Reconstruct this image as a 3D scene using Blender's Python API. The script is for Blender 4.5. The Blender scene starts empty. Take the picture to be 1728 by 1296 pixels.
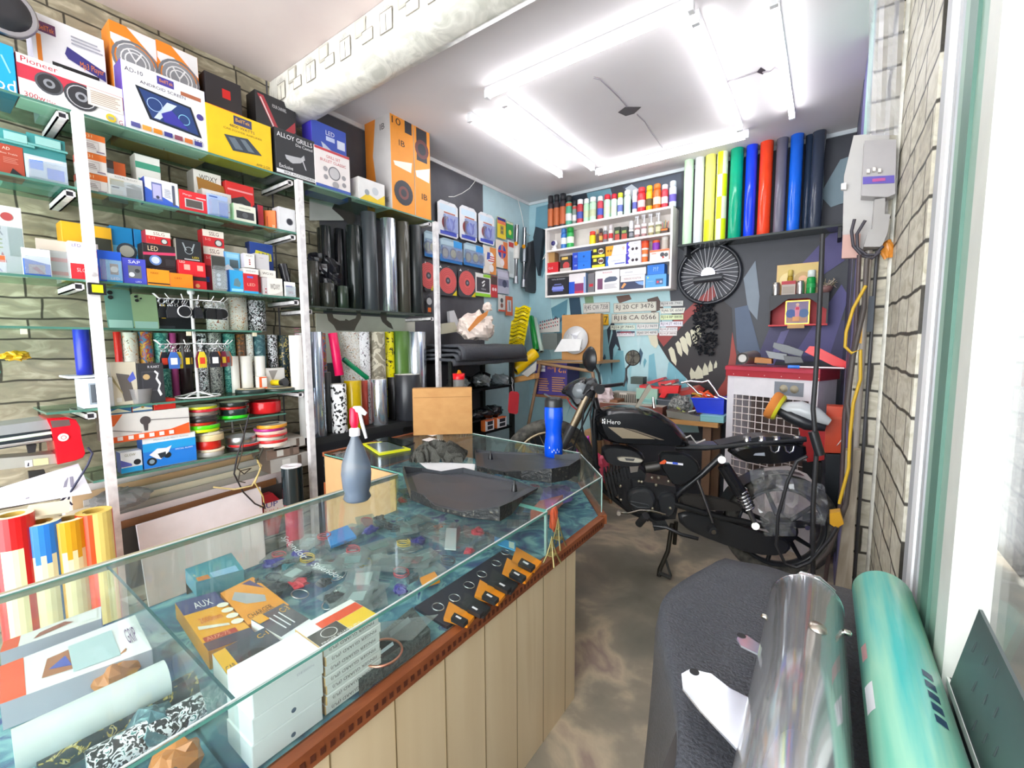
import bpy, math, random
from mathutils import Matrix, Vector, noise
random.seed(7)
PI = math.pi
SC = bpy.context.scene
COL = SC.collection
V3 = Vector
# ---------------------------------------------------------------- camera, world, exposure
FPX = 738.0
CAM = Vector((0,0,1.4))
AX = Vector((0.812612,0.582778,-0.005605))      # picture right, in the room
AF = Vector((-0.580736,0.808881,-0.0919626))    # looking direction
AF.normalize(); AX = (AX - AF * AX.dot(AF)).normalized()
AU = AX.cross(AF)
cd = bpy.data.cameras.new('camera'); cam = bpy.data.objects.new('camera', cd); COL.objects.link(cam)
cd.sensor_width = 36.0; cd.sensor_fit = 'HORIZONTAL'; cd.lens = FPX / 1728 * 36; cd.clip_start = 0.02
cam.matrix_world = Matrix(((AX.x, AU.x, -AF.x, CAM.x),(AX.y, AU.y, -AF.y, CAM.y),(AX.z, AU.z, -AF.z, CAM.z),(0,0,0,1)))
SC.camera = cam
SC.view_settings.view_transform = 'Standard'; SC.view_settings.look = 'None'
SC.view_settings.gamma = 1.0; SC.view_settings.use_curve_mapping = False
SC.view_settings.exposure = 1.15
world = bpy.data.worlds.new('daylight'); SC.world = world; world.use_nodes = True
world.node_tree.nodes['Background'].inputs[0].default_value = (0.93,0.97,1.0,1)
world.node_tree.nodes['Background'].inputs[1].default_value = 3.4
def area(name, loc, rot, sx, sy, power, col=(1,1,1)):
    l = bpy.data.lights.new(name, 'AREA'); l.shape = 'RECTANGLE'; l.size = sx; l.size_y = sy; l.energy = power; l.color = col
    o = bpy.data.objects.new(name, l); o.location = loc; o.rotation_euler = rot; COL.objects.link(o); return o

# ---------------------------------------------------------------- sight lines of the survey
def ray(px, py): return AX * (px - 864) - AU * (py - 648) + AF * FPX
def onz(px, py, z): d = ray(px, py); return CAM + d * ((z - CAM.z) / d.z)
def ony(px, py, y): d = ray(px, py); return CAM + d * ((y - CAM.y) / d.y)
def onx(px, py, x): d = ray(px, py); return CAM + d * ((x - CAM.x) / d.x)
def pix(P):
    q = V3(P) - CAM; c = q.dot(AF); return 864 + FPX * q.dot(AX) / c, 648 - FPX * q.dot(AU) / c
def yat(px, x, z):      # y on the line x,z=const that is seen in column px
    k = (px - 864) / FPX; n = AX - AF * k; return CAM.y - (n.x * (x - CAM.x) + n.z * (z - CAM.z)) / n.y
def xat(px, y, z):
    k = (px - 864) / FPX; n = AX - AF * k; return CAM.x - (n.y * (y - CAM.y) + n.z * (z - CAM.z)) / n.x
def zat(py, x, y):
    k = (648 - py) / FPX; n = AU - AF * k; return CAM.z - (n.x * (x - CAM.x) + n.y * (y - CAM.y)) / n.z

# ---------------------------------------------------------------- materials
MATS = {}
def s2l(c): return c / 12.92 if c <= 0.04045 else ((c + 0.055) / 1.055) ** 2.4
def rgb(h): return tuple(s2l(int(h[i:i + 2],16) / 255) for i in (0,2,4)) + (1,)
def nt(m): m.use_nodes = True; t = m.node_tree; return t, t.nodes, t.links, t.nodes['Principled BSDF']
TYPES = {'': (0.5,0,0),'g': (0.16,0,0),'m': (0.32,1,0),'mr': (0.5,1,0),'ch': (0.06,1,0),'r': (0.75,0,0),'cw': (0.13,0.72,0),'f': (0.9,0,0),'s': (0.3,0,0)}
def mat(key):
    if key in MATS: return MATS[key]
    hx, _, ty = key.partition(':')
    m = bpy.data.materials.new('surface_' + key.replace(':','_')); MATS[key] = m
    t, N, L, b = nt(m)
    c = rgb(hx)
    if ty == 'e':
        b.inputs['Base Color'].default_value = (0,0,0,1); b.inputs['Emission Color'].default_value = c; b.inputs['Emission Strength'].default_value = 9; return m
    if ty in ('gl','pl','pt','mir'):
        # thin clear sheet: see-through with a fresnel sheen
        N.remove(b); out = N['Material Output']
        tr = N.new('ShaderNodeBsdfTransparent'); tr.inputs[0].default_value = c
        gs = N.new('ShaderNodeBsdfGlossy'); gs.inputs['Roughness'].default_value = {'gl': 0.02,'pl': 0.12,'pt': 0.3,'mir': 0.01}[ty]
        df = N.new('ShaderNodeBsdfDiffuse'); df.inputs[0].default_value = (0.85,0.9,0.9,1) if ty != 'pt' else c
        lw = N.new('ShaderNodeLayerWeight'); lw.inputs[0].default_value = 0.5
        m1 = N.new('ShaderNodeMixShader'); m1.inputs[0].default_value = {'gl': 0.025,'pl': 0.14,'pt': 0.3,'mir': 0.1}[ty]
        m2 = N.new('ShaderNodeMixShader')
        nz = N.new('ShaderNodeTexNoise'); nz.inputs['Scale'].default_value = 30 if ty in ('pl','pt') else 2
        bp = N.new('ShaderNodeBump'); bp.inputs['Strength'].default_value = {'gl': 0.0,'pl': 0.6,'pt': 0.2,'mir': 0}[ty]
        L.new(nz.outputs[0], bp.inputs['Height']); L.new(bp.outputs[0], gs.inputs['Normal'])
        L.new(tr.outputs[0], m1.inputs[1]); L.new(df.outputs[0], m1.inputs[2])
        pw = N.new('ShaderNodeMath'); pw.operation = 'POWER'; pw.inputs[1].default_value = 4.5; ml = N.new('ShaderNodeMath'); ml.operation = 'MULTIPLY_ADD'; ml.inputs[1].default_value = {'gl': 0.45,'pl': 0.6,'pt': 0.5,'mir': 0.8}[ty]; ml.inputs[2].default_value = {'gl': 0.02,'pl': 0.1,'pt': 0.06,'mir': 0.4}[ty]
        L.new(lw.outputs['Facing'], pw.inputs[0]); L.new(pw.outputs[0], ml.inputs[0]); L.new(ml.outputs[0], m2.inputs[0]); L.new(m1.outputs[0], m2.inputs[1]); L.new(gs.outputs[0], m2.inputs[2])
        L.new(m2.outputs[0], out.inputs[0]); return m
    ro, me, _ = TYPES[ty]
    b.inputs['Roughness'].default_value = ro; b.inputs['Metallic'].default_value = me
    nz = N.new('ShaderNodeTexNoise'); nz.inputs['Scale'].default_value = 14; nz.inputs['Detail'].default_value = 3
    tc = N.new('ShaderNodeTexCoord'); L.new(tc.outputs['Object'], nz.inputs['Vector'])
    mr = N.new('ShaderNodeMapRange'); mr.inputs['To Min'].default_value = 0.9; mr.inputs['To Max'].default_value = 1.08
    L.new(nz.outputs[0], mr.inputs[0])
    hs = N.new('ShaderNodeHueSaturation'); hs.inputs['Color'].default_value = c; L.new(mr.outputs[0], hs.inputs['Value']); L.new(hs.outputs[0], b.inputs['Base Color'])
    if ty in ('r','f'):
        bp = N.new('ShaderNodeBump'); bp.inputs['Strength'].default_value = 0.25; bp.inputs['Distance'].default_value = 0.004
        n2 = N.new('ShaderNodeTexNoise'); n2.inputs['Scale'].default_value = 260 if ty == 'f' else 120
        L.new(tc.outputs['Object'], n2.inputs['Vector']); L.new(n2.outputs[0], bp.inputs['Height']); L.new(bp.outputs[0], b.inputs['Normal'])
    return m
def special(name):
    m = bpy.data.materials.new(name); MATS[name] = m; return (m,) + nt(m)
def ramp(N, pts, interp='LINEAR'):
    r = N.new('ShaderNodeValToRGB'); r.color_ramp.interpolation = interp
    e = r.color_ramp.elements
    while len(e) < len(pts): e.new(0.5)
    for k, (p, c) in enumerate(pts): e[k].position = p; e[k].color = rgb(c)
    return r
def pos_vec(N, L, order, scale=(1,1,1)):
    g = N.new('ShaderNodeNewGeometry'); sp = N.new('ShaderNodeSeparateXYZ'); cb = N.new('ShaderNodeCombineXYZ')
    L.new(g.outputs['Position'], sp.inputs[0])
    for i, a in enumerate(order): L.new(sp.outputs['XYZ'.index(a)], cb.inputs[i])
    mp = N.new('ShaderNodeMapping'); mp.inputs['Scale'].default_value = scale; L.new(cb.outputs[0], mp.inputs[0]); return mp
def brick_mat(name, order, c1, c2, mortar, bw=0.33, rh=0.085, warm='a8a08c', mo=0.0042):
    m, t, N, L, b = special(name)
    mp = pos_vec(N, L, order)
    n0 = N.new('ShaderNodeTexNoise'); n0.inputs['Scale'].default_value = 5; L.new(mp.outputs[0], n0.inputs[0])
    va = N.new('ShaderNodeVectorMath'); va.operation = 'MULTIPLY_ADD'; va.inputs[1].default_value = (0.03,0.03,0); L.new(n0.outputs['Color'], va.inputs[0]); L.new(mp.outputs[0], va.inputs[2])
    bk = N.new('ShaderNodeTexBrick'); L.new(va.outputs[0], bk.inputs['Vector'])
    bk.inputs['Scale'].default_value = 1; bk.inputs['Brick Width'].default_value = bw; bk.inputs['Row Height'].default_value = rh
    bk.inputs['Mortar Size'].default_value = mo; bk.inputs['Mortar Smooth'].default_value = 0.6; bk.offset = 0.42; bk.squash = 0.72; bk.squash_frequency = 3
    bk.inputs['Color1'].default_value = rgb(c1); bk.inputs['Color2'].default_value = rgb(c2); bk.inputs['Mortar'].default_value = rgb(mortar)
    n1 = N.new('ShaderNodeTexNoise'); n1.inputs['Scale'].default_value = 22; n1.inputs['Detail'].default_value = 6; n1.inputs['Distortion'].default_value = 1.2
    sm = N.new('ShaderNodeMapping'); sm.inputs['Scale'].default_value = (0.45,1,1); L.new(mp.outputs[0], sm.inputs[0]); L.new(sm.outputs[0], n1.inputs[0])
    r = ramp(N, [(0.28,'8a8678'),(0.5, warm),(0.7,'ded9cb')]); L.new(n1.outputs[0], r.inputs[0])
    mx = N.new('ShaderNodeMixRGB'); mx.blend_type = 'OVERLAY'; mx.inputs[0].default_value = 0.75; L.new(bk.outputs['Color'], mx.inputs[1]); L.new(r.outputs[0], mx.inputs[2])
    L.new(mx.outputs[0], b.inputs['Base Color']); b.inputs['Roughness'].default_value = 0.55
    bp = N.new('ShaderNodeBump'); bp.inputs['Strength'].default_value = 0.35; bp.inputs['Distance'].default_value = 0.01
    L.new(n1.outputs[0], bp.inputs['Height']); L.new(bp.outputs[0], b.inputs['Normal'])
brick_mat('stone_wallpaper_left','YZX','b8b4a6','a09b8e','45423b', mo=0.0055)
brick_mat('stone_wallpaper_right','YZX','d0cdc4','bcb8ae','3a3732',0.3,0.12,'c0bcb2',0.008)
brick_mat('stone_wallpaper_face','XZY','d0cdc4','bcb8ae','3a3732',0.3,0.12,'c0bcb2',0.008)
brick_mat('stone_wall_outside','YZX','65635e','5a5852','201f1d',0.4,0.16,'6e6a62',0.012)
def two_tone(name, pts, scale, order='XYZ', rough=0.6, stretch=(1,1,1), dist=0, bump=0, metal=0, kind='noise', rnd=None):
    m, t, N, L, b = special(name)
    mp = pos_vec(N, L, order, stretch) if order != 'obj' else None
    if mp is None:
        tc = N.new('ShaderNodeTexCoord'); mp = N.new('ShaderNodeMapping'); mp.inputs['Scale'].default_value = stretch; L.new(tc.outputs['Object'], mp.inputs[0])
    if kind == 'noise':
        n = N.new('ShaderNodeTexNoise'); n.inputs['Detail'].default_value = 6; n.inputs['Distortion'].default_value = dist; n.inputs['Scale'].default_value = scale; o = n.outputs[0]
    elif kind == 'voro':
        n = N.new('ShaderNodeTexVoronoi'); n.inputs['Scale'].default_value = scale; o = n.outputs['Distance' if rnd is None else 'Color']
    else:
        n = N.new('ShaderNodeTexWave'); n.inputs['Scale'].default_value = scale; n.inputs['Distortion'].default_value = dist; n.inputs['Detail'].default_value = 3; o = n.outputs[0]
    L.new(mp.outputs[0], n.inputs['Vector'])
    r = ramp(N, pts, 'CONSTANT' if rnd == 'c' else 'LINEAR'); L.new(o, r.inputs[0]); L.new(r.outputs[0], b.inputs['Base Color'])
    b.inputs['Roughness'].default_value = rough; b.inputs['Metallic'].default_value = metal
    if bump:
        bp = N.new('ShaderNodeBump'); bp.inputs['Strength'].default_value = bump; bp.inputs['Distance'].default_value = 0.01; L.new(o, bp.inputs['Height']); L.new(bp.outputs[0], b.inputs['Normal'])
    return m
two_tone('floor_stone',[(0.3,'6e6b60'),(0.45,'868174'),(0.53,'9b9180'),(0.59,'c6b69c'),(0.64,'a08c80'),(0.75,'d4c2a6')],2.1, rough=0.38, dist=0.35, bump=0.3)
two_tone('ceiling_paint',[(0.3,'dad4d6'),(0.7,'e4dfe0')],1.2, rough=0.8)
two_tone('ceiling_front_paint',[(0.3,'d2c2c0'),(0.7,'dccfcb')],2.2, rough=0.8)
two_tone('wall_black_paint',[(0.35,'4a494f'),(0.75,'66656b')],3, rough=0.6)
two_tone('laminate_wood',[(0.3,'dcc39a'),(0.6,'e6d0aa'),(0.75,'d5b98c')],9,'YZX',0.35,(1,0.06,1),0.4)
two_tone('brown_wood',[(0.3,'7d4023'),(0.6,'9a5632'),(0.8,'6a3219')],30, rough=0.4, stretch=(1,0.2,1), dist=1)
two_tone('pine',[(0.3,'d9a567'),(0.7,'c08a4c')],14, rough=0.5, stretch=(0.2,1,1), dist=1)
two_tone('carton',[(0.3,'c08a50'),(0.7,'cc985d')],18, rough=0.75, stretch=(0.3,1,1))
two_tone('white_paint_metal',[(0.3,'cfcacc'),(0.62,'f0ecec'),(0.75,'b8b0b0')],20, rough=0.4)
two_tone('grey_metal',[(0.3,'7b7d7c'),(0.7,'a9abab')],12, rough=0.35, metal=0.7)
two_tone('vinyl_white',[(0.35,'cfcdc2'),(0.55,'efece2'),(0.75,'bcb9ae')],7, rough=0.3, dist=1.5, bump=0.4)
two_tone('leather_black',[(0.3,'3b3d42'),(0.7,'50535a')],160, rough=0.42, bump=0.5)
two_tone('fabric_grey',[(0.3,'45453f'),(0.7,'5d5d57')],240, rough=0.95, bump=0.8)
two_tone('dirty_plastic',[(0.42,'1a1b1c'),(0.6,'232425'),(0.72,'6a6558')],90, rough=0.35, bump=0.3)
two_tone('rubber_dusty',[(0.35,'2e2d2b'),(0.7,'5b5850')],30, rough=0.85, bump=0.6)
two_tone('pat_floral',[(0.3,'a8392c'),(0.36,'d9a25a'),(0.42,'ece6da'),(0.62,'ece6da'),(0.66,'6c6f58'),(0.75,'c25a35')],38, rough=0.35, dist=3)
two_tone('pat_dark',[(0.3,'1b1c20'),(0.45,'54585c'),(0.52,'dcdcd4'),(0.6,'26282c'),(0.75,'7d8288')],34, rough=0.35, dist=4)
two_tone('pat_teal',[(0.3,'1f4d4d'),(0.48,'2f8078'),(0.6,'7fc2b2'),(0.75,'1c3c40')],26, rough=0.3, dist=4)
two_tone('pat_multi',[(0.3,'1d2b55'),(0.42,'d8b43a'),(0.5,'b8242a'),(0.6,'3a8ab0'),(0.75,'2c2320')],30, rough=0.3, dist=1.5)
two_tone('pat_rust',[(0.3,'1e4f43'),(0.5,'7c4a2a'),(0.62,'b87a42'),(0.78,'22433c')],30, rough=0.35, dist=3)
two_tone('pat_camo',[(0.0,'9a917c'),(0.44,'cfc8b4'),(0.56,'8e8775'),(0.66,'b9b19c')],9, rough=0.5, rnd='c', dist=1)
two_tone('pat_yellow_ink',[(0.0,'f0e400'),(0.56,'f0e400'),(0.57,'1c1c14')],22, rough=0.3, rnd='c', dist=2)
two_tone('pat_doodle',[(0.0,'8a3140'),(0.36,'c7a66a'),(0.41,'f2f0ea'),(0.6,'f2f0ea'),(0.63,'26242a'),(0.67,'5b8a4a'),(0.72,'f2f0ea')],60, rough=0.35, rnd='c', dist=2)
two_tone('pat_ditsy',[(0.0,'1a1420'),(0.40,'f1f1f4'),(0.62,'f1f1f4'),(0.65,'5b2146')],70, rough=0.35, rnd='c', dist=1)
two_tone('pat_leopard',[(0.0,'17171a'),(0.36,'f4f4f4')],75, rough=0.35, rnd='c', kind='voro')
two_tone('pat_mosaic',[(0.0,'16181c'),(0.5,'e9e9ee'),(0.62,'3c7c78'),(0.8,'16181c')],60, rough=0.3, rnd='c', dist=2)
two_tone('pat_gold_dark',[(0.0,'23343a'),(0.56,'b5a04a'),(0.62,'d9cf9a'),(0.66,'1c2a30')],40, rough=0.35, rnd='c', dist=2)
two_tone('clutter_blue',[(0.0,'2a3f4a'),(0.5,'35606a'),(0.7,'8db8b8')],24, rough=0.35, dist=2)
two_tone('case_cloth',[(0.35,'38507c'),(0.5,'4b7f92'),(0.62,'7fb0b4'),(0.7,'2f3f80')],9, rough=0.9, dist=1.5)
two_tone('velvet',[(0.3,'231d4a'),(0.7,'332a66')],60, rough=0.9)
two_tone('foam_grey',[(0.3,'3f4443'),(0.7,'6a706e')],150, rough=0.95, bump=0.8)
two_tone('holo_silver',[(0.3,'b9c2cf'),(0.45,'e8eef6'),(0.6,'a8b6cc'),(0.8,'dfe4ee')],3, rough=0.22, metal=0.85, stretch=(8,8,0.2))
two_tone('vinyl_turquoise',[(0.3,'6fc9b0'),(0.5,'9fdcc0'),(0.7,'4fc4c0')],3, rough=0.22, stretch=(6,0.4,6))
two_tone('weathered_post',[(0.3,'85796a'),(0.6,'aa9f90'),(0.8,'6d6257')],10, rough=0.7, stretch=(3,3,0.3), dist=1)

# ---------------------------------------------------------------- mesh builder
class MB:
    def __init__(s, M=None): s.v = []; s.f = []; s.k = []; s.keys = []; s.sm = []; s.M = M or Matrix()
    def key(s, k):
        if k not in s.keys: s.keys.append(k)
        return s.keys.index(k)
    def vs(s, pts): n = len(s.v); s.v += [tuple(s.M @ V3(p)) for p in pts]; return n
    def poly(s, pts, k, sm=False): n = s.vs(pts); s.f.append(tuple(range(n, n + len(pts)))); s.k.append(s.key(k)); s.sm.append(sm); return s
    def grid(s, rows, k, closeu=False, closev=False, sm=True):
        n = s.vs([p for r in rows for p in r]); a = len(rows); b = len(rows[0]); ki = s.key(k)
        for i in range(a if closev else a - 1):
            for j in range(b if closeu else b - 1):
                i2 = (i + 1) % a; j2 = (j + 1) % b
                s.f.append((n + i * b + j, n + i * b + j2, n + i2 * b + j2, n + i2 * b + j)); s.k.append(ki); s.sm.append(sm)
        return s
    def box(s, x0, x1, y0, y1, z0, z1, k, ks=None, b=0):
        ks = ks or {}
        P = [(x0, y0, z0),(x1, y0, z0),(x1, y1, z0),(x0, y1, z0),(x0, y0, z1),(x1, y0, z1),(x1, y1, z1),(x0, y1, z1)]
        for nm, q in (('-z',(3,2,1,0)),('+z',(4,5,6,7)),('-y',(0,1,5,4)),('+x',(1,2,6,5)),('+y',(2,3,7,6)),('-x',(3,0,4,7))):
            s.poly([P[i] for i in q], ks.get(nm, k))
        return s
    def prism(s, pts, h, k, k2=None):      # pts: 3-D polygon, h: extrusion vector
        h = V3(h); A = [V3(p) for p in pts]; B = [p + h for p in A]
        nrm = (A[1] - A[0]).cross(A[2] - A[1])
        ar = V3((0,0,0))
        for i in range(len(A)): ar += A[i].cross(A[(i + 1) % len(A)])
        if ar.dot(h) > 0: A, B = B, A; h = -h
        A_, B_ = A, B                       # A faces +normal side, B the other
        s.poly(A_, k2 or k); s.poly(list(reversed(B_)), k)
        n = len(A_)
        for i in range(n): j = (i + 1) % n; s.poly([A_[j], A_[i], B_[i], B_[j]], k)
        return s
    def rev(s, prof, k, o=(0,0,0), ax=(0,0,1), n=20, caps=(True, True), sm=True, kc=None, rx=None):   # prof: (radius, height)
        o = V3(o); ax = V3(ax).normalized(); u = ax.orthogonal().normalized() if rx is None else V3(rx); w = ax.cross(u)
        rows = [[o + ax * h + (u * math.cos(2 * PI * j / n) + w * math.sin(2 * PI * j / n)) * r for j in range(n)] for r, h in prof]
        s.grid(rows, k, closeu=True, sm=sm)
        if caps[0]: s.poly(list(reversed(rows[0])), kc or k)
        if caps[1]: s.poly(rows[-1], kc or k)
        return s
    def cyl(s, a, b, r, k, r2=None, n=16, kc=None, sm=True):
        a = V3(a); b = V3(b); d = b - a; return s.rev([(r, 0),(r if r2 is None else r2, d.length)], k, a, d, n, kc=kc, sm=sm)
    def tube(s, pts, r, k, n=8, closed=False):
        P = [V3(p) for p in pts]; rows = []; m = len(P); u = None
        for i, p in enumerate(P):
            d = (P[(i + 1) % m] - P[i - 1]) if closed else (P[min(i + 1, m - 1)] - P[max(i - 1,0)])
            d.normalize()
            if u is None: u = d.orthogonal().normalized()
            else:
                u = u - d * u.dot(d); u = u.normalized() if u.length > 1e-6 else d.orthogonal().normalized()
            w = d.cross(u); rr = r[i] if isinstance(r, (list, tuple)) else r
            rows.append([p + (u * math.cos(2 * PI * j / n) + w * math.sin(2 * PI * j / n)) * rr for j in range(n)])
        s.grid(rows, k, closeu=True, closev=closed)
        if not closed: s.poly(list(reversed(rows[0])), k); s.poly(rows[-1], k)
        return s
    def torus(s, o, ax, R, r, k, n=40, m=10, sq=1.0):
        o = V3(o); ax = V3(ax).normalized(); u = ax.orthogonal().normalized(); w = ax.cross(u); rows = []
        for i in range(n):
            e = u * math.cos(2 * PI * i / n) + w * math.sin(2 * PI * i / n)
            rows.append([o + e * (R + r * math.cos(2 * PI * j / m)) + ax * (r * sq * math.sin(2 * PI * j / m)) for j in range(m)])
        return s.grid(rows, k, closeu=True, closev=True)
    def text(s, txt, mp, u0, v0, u1, h, k, lay):
        vs, fs, (x0, x1, y0, y1) = text_mesh(txt)
        if not fs: return s
        n = len(s.v); ki = s.key(k)
        for x, y in vs:
            s.v.append(tuple(s.M @ mp(u0 + (x - x0) / (x1 - x0) * (u1 - u0), v0 + (y - y0) / (y1 - y0) * h, lay)))
        for f in fs: s.f.append(tuple(n + i for i in f)); s.k.append(ki); s.sm.append(False)
        return s
    def build(s, name, parent=None, **kw):
        me = bpy.data.meshes.new(name); me.from_pydata(s.v, [], s.f)
        for k in s.keys: me.materials.append(mat(k))
        me.polygons.foreach_set('material_index', s.k); me.polygons.foreach_set('use_smooth', s.sm); me.update()
        o = bpy.data.objects.new(name, me); COL.objects.link(o)
        if parent is not None: o.parent = parent; o.matrix_parent_inverse = parent.matrix_basis.inverted()
        for a, b in kw.items():
            if b is not None: o[a] = b
        return o
TXT = {}
def text_mesh(txt):
    if txt in TXT: return TXT[txt]
    cu = bpy.data.curves.new('t','FONT'); cu.body = txt; cu.resolution_u = 2
    ob = bpy.data.objects.new('t', cu); COL.objects.link(ob)
    dg = bpy.context.evaluated_depsgraph_get(); me = ob.evaluated_get(dg).to_mesh()
    vs = [(v.co.x, v.co.y) for v in me.vertices]; fs = [tuple(p.vertices) for p in me.polygons]
    bb = (min(v[0] for v in vs), max(v[0] for v in vs), min(v[1] for v in vs), max(v[1] for v in vs)) if vs else (0,1,0,1)
    ob.evaluated_get(dg).to_mesh_clear(); COL.objects.unlink(ob); bpy.data.objects.remove(ob); bpy.data.curves.remove(cu)
    TXT[txt] = (vs, fs, bb); return TXT[txt]
def art(mb, mp, W, H, items, base=0):
    for i, it in enumerate(items):
        lay = 0.0004 * (i + 1 + base); t = it[0]
        if t == 'r': _, a, b, c, d, k = it; mb.poly([mp(a, b, lay), mp(c, b, lay), mp(c, d, lay), mp(a, d, lay)], k)
        elif t == 'p': mb.poly([mp(a, b, lay) for a, b in it[1]], it[2])
        elif t in 'co':
            _, a, b, r = it[:4]; k = it[-1]; n = 18; q = H / W
            if t == 'c': mb.poly([mp(a + r * q * math.cos(2 * PI * j / n), b + r * math.sin(2 * PI * j / n), lay) for j in range(n)], k)
            else:
                r2 = it[4]; rows = [[mp(a + x * q * math.cos(2 * PI * j / n), b + x * math.sin(2 * PI * j / n), lay) for j in range(n)] for x in (r2, r)]
                mb.grid(rows, k, closeu=True, sm=False)
        elif t == 't': _, txt, a, b, c, h, k = it; mb.text(txt, mp, a, b, c, h, k, lay)
    return mb
def tag(o, label, cat, group=None, kind=None):
    if label: o['label'] = label
    if cat: o['category'] = cat
    if group: o['group'] = group
    if kind: o['kind'] = kind
    return o
def empty(name, loc, label, cat, group=None):
    o = bpy.data.objects.new(name, None); o.location = loc; COL.objects.link(o); o.empty_display_size = 0.05; return tag(o, label, cat, group)
def struct(name, mb): return mb.build(name, kind='structure')
def lerp(a, b, t): return a + (b - a) * t

# a printed carton: frame at its bottom-left-front corner; u right, v up, n towards the viewer
def carton(name, label, cat, o, u, W, D, H, cols, arts=None, group=None, side=None, top=None, parent=None, tilt=0):
    u = V3(u).normalized(); v = V3((0,0,1)); n = u.cross(v)
    if tilt: v = (v * math.cos(tilt) - n * math.sin(tilt)).normalized(); n = u.cross(v)
    o = V3(o); mb = MB(); cf, cs, ct = (list(cols) + [cols[-1]] * 3)[:3] if not isinstance(cols, str) else (cols,) * 3
    q = lambda a, b, c: o + u * a + v * b + n * c
    e = min(0.0015, W / 10, H / 10, D / 10)
    # front, back, sides with a fine chamfer frame
    F = [q(e, e, 0), q(W - e, e, 0), q(W - e, H - e, 0), q(e, H - e, 0)]
    B = [q(e, e, -D), q(W - e, e, -D), q(W - e, H - e, -D), q(e, H - e, -D)]
    def ring(c, ins): return [q(ins, ins, c), q(W - ins, ins, c), q(W - ins, H - ins, c), q(ins, H - ins, c)]
    R0, R1 = ring(-e, 0), ring(-D + e, 0)
    mb.poly(F, cf); mb.poly(list(reversed(B)), cs)
    for i in range(4):
        j = (i + 1) % 4; kk = (ct, cs, ct, cs)[i]
        mb.poly([R0[i], R1[i], R1[j], R0[j]][::1], kk); mb.poly([F[i], R0[i], R0[j], F[j]], kk); mb.poly([R1[i], B[i], B[j], R1[j]], kk)
    if arts: art(mb, lambda a, b, l: q(a * W, b * H, l), W, H, arts)
    if side: art(mb, lambda a, b, l: q(-l, b * H, -D + a * D), D, H, side)       # the face on the left hand
    if top: art(mb, lambda a, b, l: q(a * W, H + l, -b * D), W, D, top)
    ob = mb.build(name, parent); tag(ob, label, cat, group); return ob
XR = -2.38; XW = -2.67
UY = (0,1,0)
def rb(name, label, px0, px1, pt, zb, off, dep, cols, arts=None, cat='box', group=None, side=None, top=None, pb=None, tilt=0):
    """carton on the left rack, its front seen between columns px0 and px1"""
    x = XR - off
    if pb is not None: zb = zat(pb, x, yat(px0, x, zb))
    y0 = yat(px0, x, zb); y1 = yat(px1, x, zb); zt = zat(pt, x, y0); H = zt - zb
    dep = min(dep, x - XW - 0.004)
    ob = carton(name, label, cat, (x, y0, zb + 0.0006), UY, y1 - y0, dep, H, cols, arts, group, side, top, tilt=tilt); return zb + H + 0.0006
def slab(name, label, cat, c4, zt, zb, kt, ks=None, arts=None, group=None, parent=None):
    """flat thing lying down; c4 = its top corners as seen (front-left, front-right, back-right, back-left)"""
    P = [onz(x, y, zt) for x, y in c4]; mb = MB()
    if zt < 0.8: P = [V3((max(min(p.x, -0.771),-1.525), p.y, p.z)) for p in P]
    mb.prism(P, (0,0, zb - zt), ks or kt, kt)
    if arts:
        def mp(a, b, l): return P[0].lerp(P[1], a).lerp(P[3].lerp(P[2], a), b) + V3((0,0, l))
        art(mb, mp, (P[1] - P[0]).length, (P[3] - P[0]).length, arts)
    ob = mb.build(name, parent); tag(ob, label, cat, group); return ob
# ================================================================ the room
ZC = 2.9; YB = 4.05; ZS = dict(top=2.295, b=2.01, c=1.66, d=1.475, e=1.15, f=0.856)
struct('floor', MB().box(-2.7,3.0,-1.2,4.3,-0.1,0,'floor_stone'))
struct('wall_left', MB().box(XW - 0.12, XW, -1.2,1.33,0, ZC, 'stone_wallpaper_left').box(XW - 0.12, XW, 1.33, YB + 0.1,0, ZC, 'wall_black_paint')
       .box(XW, XW + 0.002,3.27, YB, 0, ZC, 'b9d3da').box(XW, XW + 0.002,1.34,1.62,0, ZC, 'stone_wallpaper_left'))
struct('ceiling', MB().box(XW - 0.12,0.4,1.36, YB + 0.1, ZC, ZC + 0.1,'ceiling_paint').box(XW - 0.12,0.26,-1.2,1.36, ZC, ZC + 0.1,'ceiling_front_paint'))
struct('trim_1', MB().box(XW, XW + 0.012,1.5, YB, ZC - 0.03, ZC - 0.002,'e9e6e6').box(XW, 0.1, YB - 0.012, YB, ZC - 0.03, ZC - 0.002,'cfd6da'))

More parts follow.
